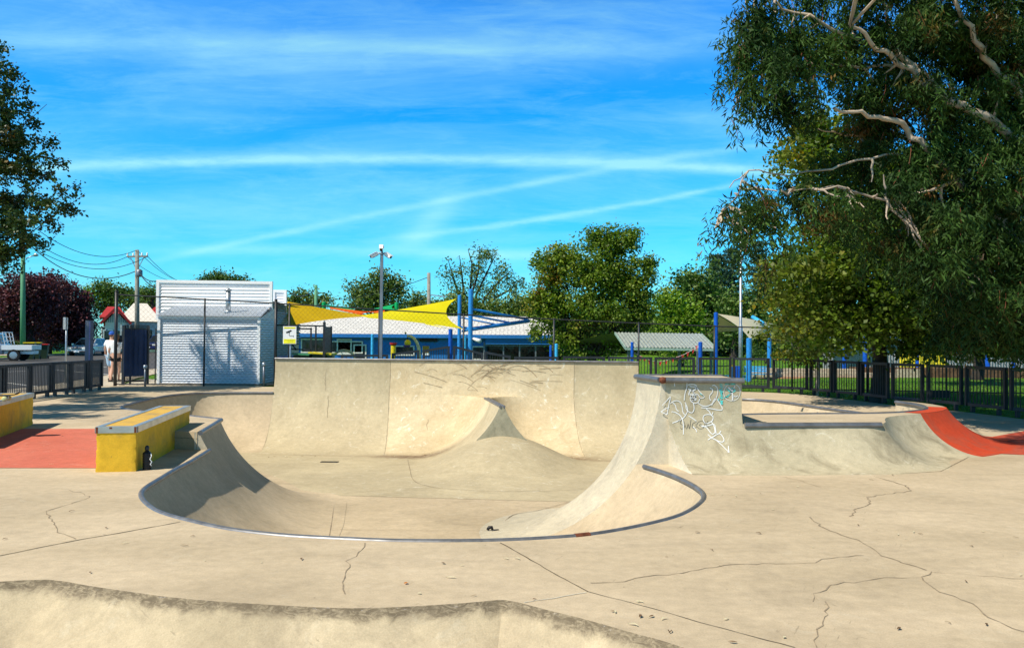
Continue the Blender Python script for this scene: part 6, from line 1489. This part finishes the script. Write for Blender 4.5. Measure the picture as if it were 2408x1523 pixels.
def limb(mb, a, b, r0_, r1_, wob=.06, n=6, side=8):
    a = Vector(a); b = Vector(b); L = (b-a).length; pts_ = []
    for i in range(n+1):
        t = i/n; p = a.lerp(b, t); 
        if 0 < i < n: p += Vector((random.uniform(-1, 1), random.uniform(-1, 1), random.uniform(-1, 1)))*L*wob
        pts_.append(p)
    mb.tube(pts_, [r0_+(r1_-r0_)*i/n for i in range(n+1)], side, cap=False); return pts_
def tree(name, lab, base, trunk_r, fork, blobs, mat, bark, dens, per, spread, size, asp=.5, droop=.15, shell=.5, group=None, nl=14, flat=.8, cat='tree', twigs=True, upb=.7, extra=None, mat2=None, blobs2=None):
    t = thing(name, base, lab, cat, group); mb = MB(); base = Vector(base); fork = Vector(fork)
    mb.tube([base-Vector((0, 0, .2)), base+Vector((0, 0, .12)), base.lerp(fork, .3)+Vector((trunk_r*.3, 0, 0)), base.lerp(fork, .7), fork], [trunk_r*1.35, trunk_r*1.1, trunk_r, trunk_r*.85, trunk_r*.7], 12)
    P_, cen = clumps(blobs, dens*DM, spread, per, shell, flat)
    order = rng.permutation(len(cen))[:nl]; mains = []
    for i in order:
        e = Vector(cen[i]); j = fork.lerp(e, .0); st = base.lerp(fork, random.uniform(.75, 1.0)); pts_ = limb(mb, st, e, trunk_r*.42, trunk_r*.07, .05, 6, 6); mains.append(pts_)
    if twigs and mains:
        for i in rng.permutation(len(cen))[:nl*5]:
            e = Vector(cen[i]); best = min((q for m_ in mains for q in m_[2:]), key=lambda q: (q-e).length); 
            if (best-e).length < 6: limb(mb, best, e, trunk_r*.1, trunk_r*.025, .07, 4, 4)
    if extra: extra(mb)
    mb.build('trunk', bark, t, smooth=True)
    leafmesh('crown', leaves(P_, size, asp, droop, 0, upb), mat, t)
    if blobs2:
        P2_, c2 = clumps(blobs2, dens*DM, spread, per, shell, flat); leafmesh('yellow_foliage', leaves(P2_, size, asp, droop, 0, upb), mat2, t)
    return t
# --- the big gum tree, upper right: clusters of long hanging leaves on pale limbs
GY = 16.0; gb = Vector((12.6, 16.5, -.03))
gt_ = thing('gum_tree', gb, 'huge dark gum tree with hanging leaves and pale limbs filling the upper right', 'tree')
random.seed(21); rng = np.random.default_rng(21)
mb = MB(); crown0 = Vector((11.6, 16.3, 5.0))
mb.tube([gb-Vector((0, 0, .2)), gb+Vector((0, 0, .3)), gb.lerp(crown0, .5)+Vector((.25, 0, 0)), crown0], [.62, .48, .4, .34], 14)
limbs_px = [ [(2500,640,16.3),(2380,560,16),(2240,420,15.6),(2175,350,15.2),(2120,290,15),(2048,270,14.8),(1960,255,14.6)],
 [(2500,560,16.3),(2440,400,16),(2330,280,15.6),(2230,238,15.2),(2170,200,15),(2130,150,14.8),(2060,110,14.6),(2000,60,14.4)],
 [(2520,520,16.3),(2480,330,16.4),(2408,220,16),(2330,150,15.5),(2290,90,15.2),(2240,0,15),(2200,-90,15)],
 [(2500,600,16.3),(2390,470,15.4),(2280,400,14.8),(2180,372,14.4),(2080,365,14),(1950,400,13.7),(1850,410,13.5),(1760,402,13.4),(1715,440,13.4)],
 [(2090,70,15.2),(2075,0,15.2),(2040,-60,15)], [(2230,238,15.2),(2120,130,15.3),(2090,70,15.2)],
 [(2175,350,15.2),(2080,300,15.6),(2000,320,15.8),(1930,300,15.6)], [(2060,110,14.6),(1960,70,14.2),(1840,15,14),(1760,-20,14)],
 [(2130,150,14.8),(2030,160,14.5),(1930,150,14.2),(1840,160,14),(1760,170,13.8)], [(2280,400,14.8),(2190,450,14.4),(2080,470,14),(1960,440,13.7),(1860,450,13.4)],
 [(2390,470,15.4),(2330,560,15),(2270,640,14.8)], [(2500,560,16.3),(2450,650,16),(2380,720,15.8)], [(1760,402,13.4),(1720,480,13.4),(1690,500,13.4)] ]
rad = [0.1, .11, .1, .035, .035, .1, .045, .04, .035, .035, .06, .07, .015]
lp3 = []
for li_, (L_, r_) in enumerate(zip(limbs_px, rad)):
    q = [atY(x[0], x[1], x[2]+(.8 if li_ == 3 else -.4 if li_ in (0, 1, 2, 4, 5) else .3)) for x in L_]; qq = [q[0]]
    for a, b in zip(q, q[1:]):
        for k in range(1, 5): qq.append(a.lerp(b, k/4)+Vector((random.uniform(-.04, .04), random.uniform(-.1, .1), random.uniform(-.04, .04))))
    n_ = len(qq); mb.tube(qq, [r_*(1-.75*i/(n_-1)) for i in range(n_)], 8, cap=False); lp3 += qq
# leaf masses: (u, v, ru, rv, depth)
gb_ = [(1840,60,130,75,14.2),(1760,130,60,55,13.8),(1745,190,45,60,13.8),(1830,190,80,60,14.2),(1950,130,110,90,14.8),(1900,230,70,40,14.4),(1790,30,80,50,14),
 (2060,60,140,90,15),(2250,60,170,110,15.4),(2400,100,150,130,15.8),(2160,190,120,70,15),(2300,260,150,100,15.4),(2420,330,120,140,15.8),(2030,210,90,45,15),(2060,330,110,55,15.2),(2220,350,120,80,15.2),
 (2350,470,120,110,15.2),(2450,560,120,160,15.6),(2120,400,90,35,14.4),(1960,430,110,42,13.8),(1850,470,80,50,13.5),(1770,440,50,38,13.4),(1720,500,34,40,13.4),(1745,550,26,30,13.4),(1690,530,22,26,13.4),(1805,540,26,36,13.4),
 (2000,500,90,50,13.8),(2110,500,100,70,14.2),(2200,480,100,80,14.6),(2130,590,60,60,14.4),(2230,620,70,80,14.6),(2330,640,80,110,15),(2400,720,80,110,15.4),(2290,740,55,60,15),(2180,640,40,50,14.5),
 (2000,-60,300,80,14.8),(2350,-80,260,120,15.6),(2600,200,220,300,16.5),(2300,520,150,110,16.2),(2400,640,110,130,16.4),(2250,420,160,90,16.3),(2350,200,190,130,16.6),(2100,250,120,90,16),(2320,740,110,60,16.3),(2150,80,200,80,16.2),(2200,560,110,70,15.6),(2440,780,50,60,16),(2620,560,200,220,16.5),(1810,250,30,35,14.2),(1740,245,22,22,13.8)]
bl_ = [EB(u, v, Y, ru, rv, None, 1.0) for u, v, ru, rv, Y in gb_]+[((2.75, 9.0, 8.6), (.55, .4, .3), .22), ((3.5, 9.2, 8.8), (.5, .35, .3), .18), ((5.6, 10.4, 9), (.8, .5, .4), .3), ((8.4, 12.2, 9), (1.5, 1, .6), .6)]
def gum_leaves(blobs, dens, per):
    out = []; strings = []
    for c, r, w in blobs:
        k = max(3, int(dens*w)); d = rng.normal(size=(k, 3)); d /= np.linalg.norm(d, axis=1)[:, None]
        q = np.array(c)+d*np.array(r)*(rng.uniform(0, 1, k)**.42)[:, None]
        nc = max(2, k//9); sub = q[:nc]; q = sub[rng.integers(0, nc, k)]+rng.normal(size=(k, 3))*np.array([.17, .17, .11])
        for p in q:
            m_ = int(per*rng.uniform(.5, 1.5)); ln = rng.uniform(.25, .7); t = rng.uniform(0, 1, m_)
            dr = rng.normal(size=2)*.16; g = np.stack([dr[0]*t, dr[1]*t, -ln*t], 1)+rng.normal(size=(m_, 3))*np.array([.075, .075, .05]); out.append(p+g)
            strings.append((p, p+np.array([dr[0], dr[1], -ln])))
    return np.concatenate(out), strings
GPs, st_ = gum_leaves(bl_, 130, 44)
mb.tube([(11.6, 16.3, 6.5), (9.4, 13.5, 8.9), (6.2, 10.9, 9.3), (2.8, 9.0, 8.9)], [.12, .08, .05, .015], 8, cap=False)
mb2 = MB()
for a, b in st_[::8]: mb2.tube([a, (Vector(a)+Vector(b))/2+Vector((.03, 0, 0)), b], [.008, .006, .003], 3, cap=False)
for c, r, w in bl_:
    e = Vector(c)
    for k in range(3):
        e2 = e+Vector((random.uniform(-1, 1)*r[0]*.7, random.uniform(-.5, .5), random.uniform(-.6, .6)*r[2])); s0_ = min(lp3, key=lambda q: (q-e2).length)
        limb(mb, s0_, e2, .03, .01, .06, 5, 5)
mb.build('trunk', M['gumbark'], gt_, smooth=True); mb2.build('twigs', plain('reddish_twig', (.2, .07, .035), .8), gt_)['kind'] = 'stuff'
leafmesh('crown', leaves(GPs, .15, .2, .62, 0, .15), LM['gum'], gt_)
# --- plane tree in front of the lawn
rng = np.random.default_rng(5); random.seed(5)
pbase = at(2064, 946, -.03)
PB = [(2080,600,230,90,21),(1960,640,120,80,20.6),(2180,600,150,100,21.5),(2080,700,200,70,20.5),(2280,690,160,90,22),(1900,700,70,60,20.5),(2000,760,120,50,20.5),(2150,770,150,50,20.6),(2290,780,130,45,21.5),(1960,810,60,26,20.5),(2150,820,90,22,20.6),(2270,815,90,22,21),(2060,500,120,70,21),(1990,400,90,80,21),(1930,320,70,50,21),(1870,370,45,35,20.8),(1960,540,90,50,20.8),(2120,420,100,90,21.5),(2380,780,60,50,21.5),(1880,600,50,50,20.6)]
tree('plane_tree', 'broad plane tree on the lawn with a straight dark trunk under the gum branches', pbase, .2, (pbase.x+.05, pbase.y, 2.4), [EB(u, v, Y, ru, rv, None, 2.2) for u, v, ru, rv, Y in PB], LM['plane'], M['darkbark'], 26, 52, .24, .125, .8, .1, .6, nl=26, flat=.55,
     mat2=LM['plane_yellow'], blobs2=[EB(u, v, Y, ru, rv, None, .9) for u, v, ru, rv, Y in [(1905,300,55,35,20.3),(1862,365,28,34,20.2),(1960,330,40,24,20.2),(1850,700,46,30,19.5),(1880,760,50,22,19.4),(1830,650,30,30,19.6),(1900,620,40,28,19.4)]])
# young plane with the thin trunk
yb = at(1921, 931, -.03)
tree('young_plane_tree', 'young plane tree with a thin pale trunk and yellowing leaves behind the black fence', yb, .05, (yb.x+.05, yb.y, 1.6), [EB(u, v, 24, ru, rv, None, .9) for u, v, ru, rv in [(1850,680,60,45),(1890,740,70,40),(1840,780,50,30),(1870,830,45,22),(1920,800,50,35),(1830,620,36,30),(1905,850,30,14),(1950,700,50,40)]], LM['plane_yellow'], M['gumbark'], 34, 34, .18, .11, .75, .1, .6, nl=14, flat=.6)
sb_ = at(2299, 893, -.1); sb_ = Vector((sb_.x, sb_.y, gz(sb_.x, sb_.y)))
tree('plane_tree', 'second plane tree standing deeper in the shade at the right', sb_, .24, (sb_.x, sb_.y, 2.2), [EB(u, v, 31, ru, rv, None, 2.2) for u, v, ru, rv in [(2300,690,150,80),(2200,740,90,50),(2400,720,110,80),(2320,790,120,32),(2420,800,70,30),(2240,800,60,20),(2480,640,120,120)]], LM['plane'], M['darkbark'], 8, 34, .36, .22, .8, .1, .55, nl=16, flat=.5)
# --- left tree: ascending branches of glossy leaves, trunk out of frame
rng = np.random.default_rng(9); random.seed(9)
LYt = 22.0; lb_ = Vector((-17.6, 21.5, 0))
LB_ = [(-80,360,100,170),(-25,240,36,60),(5,300,38,64),(15,180,22,45),(38,250,18,46),(45,330,34,40),(92,325,20,22),(40,400,52,40),(88,390,24,24),(135,385,14,16),(20,470,48,36),(90,470,14,30),(30,540,52,32),(95,520,40,20),(150,488,34,20),(185,462,15,14),(175,440,8,14),(20,590,50,30),(85,560,30,18),(0,130,14,40),(-60,600,80,60),(25,630,22,12),(-10,640,24,14),(-80,160,60,90),(-120,500,100,120)]
lt_ = thing('pear_tree', lb_, 'dark glossy leaved tree with upswept branches cut off by the left edge', 'tree')
mb = MB(); top_ = Vector((-17.2, 21.6, 8.2)); mb.tube([lb_-Vector((0, 0, .2)), lb_+Vector((0, 0, .8)), lb_.lerp(top_, .6), top_], [.2, .17, .12, .05], 10)
for (u0, v0), (u1, v1) in (((-230,640),(200,455)),((-230,560),(150,375)),((-230,660),(45,632)),((-200,430),(110,245)),((-180,330),(62,170)),((-160,260),(12,95)),((-230,600),(130,400)),((-230,640),(180,430))):
    a = atY(u0, v0, LYt); b = atY(u1, v1, LYt); md = a.lerp(b, .55)-Vector((0, 0, .12*(b-a).length)); s0_ = Vector((lb_.x+.1, 21.6, max(2.2, a.z-1.6))); mb.tube([s0_, a, md, b], [.05, .035, .02, .006], 6, cap=False)
mb.build('trunk', M['darkbark'], lt_, smooth=True)
PP, cc_ = clumps([EB(u-12, v, LYt, ru*.78, rv*.95, ru*rv*(LYt/F)**2, 1.2) for u, v, ru, rv in LB_]+[((-14.2,14.8,7),(1.3,1.3,.35),1.1),((-14.8,16.8,7.4),(1.3,1.0,.35),.9),((-15.5,18.5,6.5),(1.2,1,.6),.9),((-13.6,13,6.6),(1.2,.7,.35),.7),((-12.8,9.2,5.2),(.9,.7,.3),.45)], 135, .08, 46, .55, 1.0); leafmesh('crown', leaves(PP, .1, .68, .12, 0, .3), LM['pear'], lt_)
# street tree out of sight to the left whose shade streaks the slab is the same crown's lower limbs
# --- purple plums
rng = np.random.default_rng(12); random.seed(12)
b1 = at(66, 836, -.05); b2 = at(114, 832, -.05)
tree('plum_tree', 'purple leaved plum tree behind the green pole, left of the two', b1, .45, (b1.x, b1.y, 2.6), [EB(u, v, b1.y, ru, rv, None, 3) for u, v, ru, rv in [(60,730,62,70),(20,740,40,60),(90,690,50,45),(60,665,34,26),(10,700,26,30)]], LM['plum'], M['darkbark'], 13, 60, .42, .26, .6, .1, .6, nl=10, group='purple plum trees')
tree('plum_tree', 'purple leaved plum tree on the verge, right of the two', b2, .26, (b2.x, b2.y, 2.4), [EB(u, v, b2.y, ru, rv, None, 3) for u, v, ru, rv in [(140,720,62,60),(172,742,36,46),(110,680,40,34),(196,768,20,28),(150,790,60,22),(120,760,50,40)]], LM['plum'], M['darkbark'], 13, 60, .42, .26, .6, .1, .6, nl=10, group='purple plum trees')
# --- row behind, each tree on its own
GTR = 'trees beyond the pool building and street'
def btree(nm, lab, u, vb, Y, blobs, mat, dens=8, per=34, sp_=None, size=None, r=.3, zf_=1.0, asp=.6, bark='darkbark', nl=10, shell=.55, flat=.75, droop=.15):
    k = Y/F; x = atY(u, 790, Y).x; base = Vector((x, Y, gz(x, Y))); bb_ = [EB(a, b, Y, c, d, None) for a, b, c, d in blobs]; zf0 = min(b[0][2]-b[1][2]*.5 for b in bb_)
    return tree(nm, lab, base, r, (x, Y, max(zf0, base.z+.9)), bb_, LM[mat], M[bark], dens, per, sp_ or 9*k, size or 6.5*k, asp, droop, shell, GTR, nl, flat)
rng = np.random.default_rng(31); random.seed(31)
btree('maple_tree', 'large round green tree with red tinged tips between the pool building and shelter', 1393, 845, 42, [(1390,640,90,70),(1450,570,45,40),(1400,560,36,30),(1490,555,22,26),(1300,640,50,55),(1480,660,60,60),(1290,720,50,50),(1400,740,110,70),(1500,730,45,60),(1330,790,60,34),(1450,800,60,30),(1262,700,22,30),(1260,780,18,20),(1320,600,30,26),(1525,620,18,24),(1370,830,50,12)], 'elm', 26, 44, .21, .17, .25, nl=20, shell=.6)
btree('ash_tree', 'bright green tree turning yellow, right of the large round tree', 1600, 845, 52, [(1600,740,50,50),(1570,700,30,34),(1630,760,30,34),(1600,795,55,24),(1590,830,50,14),(1560,770,30,40)], 'lime', 11, 44, .3, .22, .22, nl=10)
btree('evergreen_tree', 'tall dark domed evergreen tree behind the yellowing tree', 1650, 845, 85, [(1640,660,50,36),(1620,700,46,50),(1680,710,40,50),(1660,770,55,45),(1700,760,40,50)], 'dark', 3.2, 60, .75, .4, .4, shell=.7)
btree('evergreen_tree', 'lower dark green tree beside the cedars, left of the floodlight pole', 1725, 845, 78, [(1730,710,36,36),(1760,740,40,50),(1720,780,60,40),(1790,790,50,40),(1790,720,30,30)], 'dark', 3.2, 60, .7, .36, .35, shell=.7)
def cedar(u, vt, vb_, w, Y, lab):
    x = atY(u, 790, Y).x; b = Vector((x, Y, gz(x, Y))); tp_ = atY(u, vt, Y); t = thing('cedar_tree', b, lab, 'tree', 'cedars on the skyline'); mb = MB(); mb.tube([b, tp_], [.5, .05], 8); k = Y/F; PS = []
    zl = atY(u, vb_, Y).z; n_ = 11
    for i in range(n_):
        f = i/(n_-1); z = zl+(tp_.z-zl)*f; rr = w*k*(1-.8*f)*random.uniform(.8, 1.1)
        for q in range(7):
            a = random.uniform(0, 6.28); e = Vector((x+math.cos(a)*rr, Y+math.sin(a)*rr, z+rr*.1)); limb(mb, (x, Y, z-.2), e, .12, .03, .03, 3, 4)
            m_ = 70; tt = rng.uniform(.2, 1.05, m_); PS.append(np.array([x, Y, z])+np.outer(tt, np.array(e)-np.array([x, Y, z]))+rng.normal(size=(m_, 3))*np.array([.5, .5, .14]))
    mb.build('trunk', M['darkbark'], t, smooth=True); leafmesh('crown', leaves(np.concatenate(PS), .42, .35, .0, 0, .4), LM['cedar'], t)
cedar(1686, 604, 700, 30, 112, 'leftmost layered cedar tree on the skyline'); cedar(1722, 590, 720, 34, 115, 'middle layered cedar tree just left of the floodlight pole'); cedar(1785, 574, 720, 44, 110, 'tallest layered cedar tree right of the floodlight pole')
btree('gum_tree', 'spreading green gum tree right behind the camera pole', 885, 845, 80, [(880,690,45,34),(920,665,26,20),(840,680,20,18),(900,650,26,14),(935,690,18,22),(850,715,40,20),(910,720,50,16),(826,668,10,8),(945,672,10,9)], 'olive', 6.5, 50, .5, .3, .3, nl=14, shell=.6)
btree('gum_tree', 'low green trees left of the camera pole above the shaded yellow sail', 705, 845, 85, [(700,698,22,14),(725,690,16,12),(760,705,22,12),(690,710,24,14),(735,708,30,14)], 'olive', 6, 50, .45, .3, .25)
btree('gum_tree', 'small rounded tree just left of the pale timber pole', 983, 845, 85, [(984,698,18,14),(975,715,24,16),(1010,720,24,16)], 'olive', 7, 50, .4, .28, .2)
def wispy(nm, lab, u, vt, Y, blobs, sticks):
    x = atY(u, 790, Y).x; b = Vector((x, Y, gz(x, Y))); t = thing(nm, b, lab, 'tree', GTR); mb = MB(); fk_ = Vector((x, Y, b.z+2.2)); mb.tube([b, fk_], [.35, .25], 8); ends = []
    for a_ in sticks:
        q = [fk_]+[atY(p[0], p[1], Y)+Vector((0, random.uniform(-1, 1), 0)) for p in a_]; mb.tube(q, [.17*(1-.85*i/(len(q)-1)) for i in range(len(q))], 5, cap=False); ends += q[1:]
    for c, r, w in blobs:
        for k in range(int(w*2.2)+3):
            e = Vector((c[0]+random.uniform(-1, 1)*r[0], c[1]+random.uniform(-1, 1)*r[1], c[2]+random.uniform(-1, 1)*r[2])); s0_ = min(ends, key=lambda q: (q-e).length); limb(mb, s0_, e, .035, .012, .08, 4, 3)
    mb.build('trunk', M['darkbark'], t, smooth=True); P_, c_ = clumps(blobs, 13, .4, 22, .8, .7); leafmesh('crown', leaves(P_, .26, .5, .1, 0), LM['olive'], t)
wispy('robinia_tree', 'thin airy tree with bare twigs against the sky, right of the timber pole', 1100, 600, 75, [EB(a, b, 75, c, d) for a, b, c, d in [(1065,640,26,36),(1140,600,36,30),(1120,640,40,30),(1180,640,36,30),(1215,670,28,34),(1160,690,60,34),(1075,690,36,34),(1220,710,20,30),(1110,720,70,24),(1200,740,50,20)]],
      [[(1080,700),(1065,650),(1055,615)],[(1110,690),(1125,640),(1128,580)],[(1120,690),(1145,640),(1168,590)],[(1140,700),(1175,660),(1205,635)],[(1150,710),(1200,680),(1230,650)],[(1090,690),(1085,640),(1080,600)],[(1105,680),(1110,620),(1100,585)]])
btree('gum_tree', 'dense green tree behind the roof, below the airy thin tree', 1150, 845, 72, [(1110,735,60,26),(1180,735,60,30),(1230,730,40,36),(1060,720,30,24),(1030,730,30,20)], 'olive', 7, 50, .45, .28, .3)
btree('gum_tree', 'green crown rising just above the white louvred screen', 525, 845, 70, [(520,655,50,13),(490,660,32,14),(560,662,30,12),(520,690,70,30)], 'dark', 8, 60, .35, .24, .3, shell=.75)
btree('pine_tree', 'dark tree above the red roofs, left of the power pole', 250, 845, 120, [(255,685,34,24),(245,672,18,12),(285,690,22,18),(300,710,30,20),(240,712,30,20)], 'dark', 3, 60, .7, .42, .4)
btree('ash_tree', 'bright green tree between the power pole and the louvred screen', 350, 845, 150, [(352,715,26,34),(335,730,20,24),(362,700,14,22),(345,690,12,10)], 'lime', 4.5, 50, .7, .4, .3)
btree('pine_tree', 'dark tree tops above the second red roof beside the screen', 358, 845, 135, [(355,690,18,16),(330,695,18,16),(310,690,14,14)], 'dark', 3, 50, .7, .42, .3)
btree('ash_tree', 'small green tree top right of the purple plum crown', 207, 845, 118, [(203,690,14,18),(215,700,10,12)], 'lime', 4, 50, .5, .35, .3)
# shrubs and the far tree line (reads as one mass)
far = []
for u in range(990, 2600, 26):
    Y = random.uniform(88, 104); far.append(EB(u, random.uniform(775, 800), Y, 30, random.uniform(26, 48), 16, 3.5))
P_, c_ = clumps(far, 4.2, .9, 34, .8, .8); e_ = bpy.data.objects.new('tmp', None)
o = leafmesh('far_tree_belt', leaves(P_, .55, .6, .1, 0), LM['dark'], None) if False else None
class _Z: pass
def leafmesh0(name, V, mat, lab, kind=None, cat=None):
    n = len(V)//4; me = bpy.data.meshes.new(name); me.vertices.add(n*4); me.vertices.foreach_set('co', V.astype(np.float32).ravel()); me.loops.add(n*4); me.loops.foreach_set('vertex_index', np.arange(n*4, dtype=np.int32)); me.polygons.add(n)
    me.polygons.foreach_set('loop_start', np.arange(0, n*4, 4, dtype=np.int32)); me.polygons.foreach_set('loop_total', np.full(n, 4, dtype=np.int32)); me.materials.append(mat); me.update(calc_edges=True)
    o = bpy.data.objects.new(name, me); C.objects.link(o); return tag(o, lab, cat, kind=kind)
bpy.data.objects.remove(e_)
leafmesh0('tree_belt', leaves(P_, .6, .6, .1, 0), LM['dark'], 'far belt of dark green trees and scrub behind the lawn', 'stuff')
def shrub(u, v, Y, ru, rv, mat, lab, nm='shrub'):
    b = EB(u, v, Y, ru, rv); x = b[0][0]; t = thing(nm, (x, Y, gz(x, Y)), lab, 'shrub', 'shrubs'); P_, c_ = clumps([b], 14, 4.5*Y/F, 40, .7, .9); leafmesh('foliage', leaves(P_, 5*Y/F, .55, .1, 0), LM[mat], t)
    mb = MB(); 
    for i in range(5): limb(mb, (x, Y, gz(x, Y)), c_[i % len(c_)], .04, .01, .05, 3, 4)
    mb.build('stems', M['darkbark'], t)
for a_ in [(40,812,88,40,14,'shrub','green hedge bush between the plum trunks and the paling fence'),(150,802,90,34,12,'shrub','green bush above the paling fence, right of the plum trunks'),(190,800,91,26,14,'shrub','green bush beside the grey lettered post'),(276,797,90,14,10,'dark','dark bush behind the blue cars'),
           (1440,820,60,20,16,'shrub','bright green shrub beyond the big tree trunk'),(1560,826,70,30,12,'lime','bright green shrub under the picnic shelter roof'),(1800,826,60,40,20,'shrub','green shrub left of the thin young trunk'),(1770,830,66,26,14,'dark','dark shrub behind the blue bench')]: shrub(*a_)
# grass tufts beside the slab edge, modelled as blades
n = 26000; q = rng.uniform(0, 1, (n, 2)); xs_ = 6.2+q[:, 0]*13; ys_ = 17+q[:, 1]*16
en_ = np.array(lineR); ex = np.interp(xs_, en_[:, 0], en_[:, 1]); keep = (ys_ > ex+.12) & (xs_ < 18); xs_, ys_ = xs_[keep], ys_[keep]
zz_ = np.array([gz(a, b) for a, b in zip(xs_, ys_)]); P_ = np.stack([xs_, ys_, zz_], 1); V = leaves(P_, .09, .12, -.9, 0, 0)
leafmesh0('grass', V, leafmat('grass_blade', (.06, .15, .012), (.11, .22, .02), (.25, .22, .06), trans=.2), 'short green grass blades along the slab edge', 'stuff')
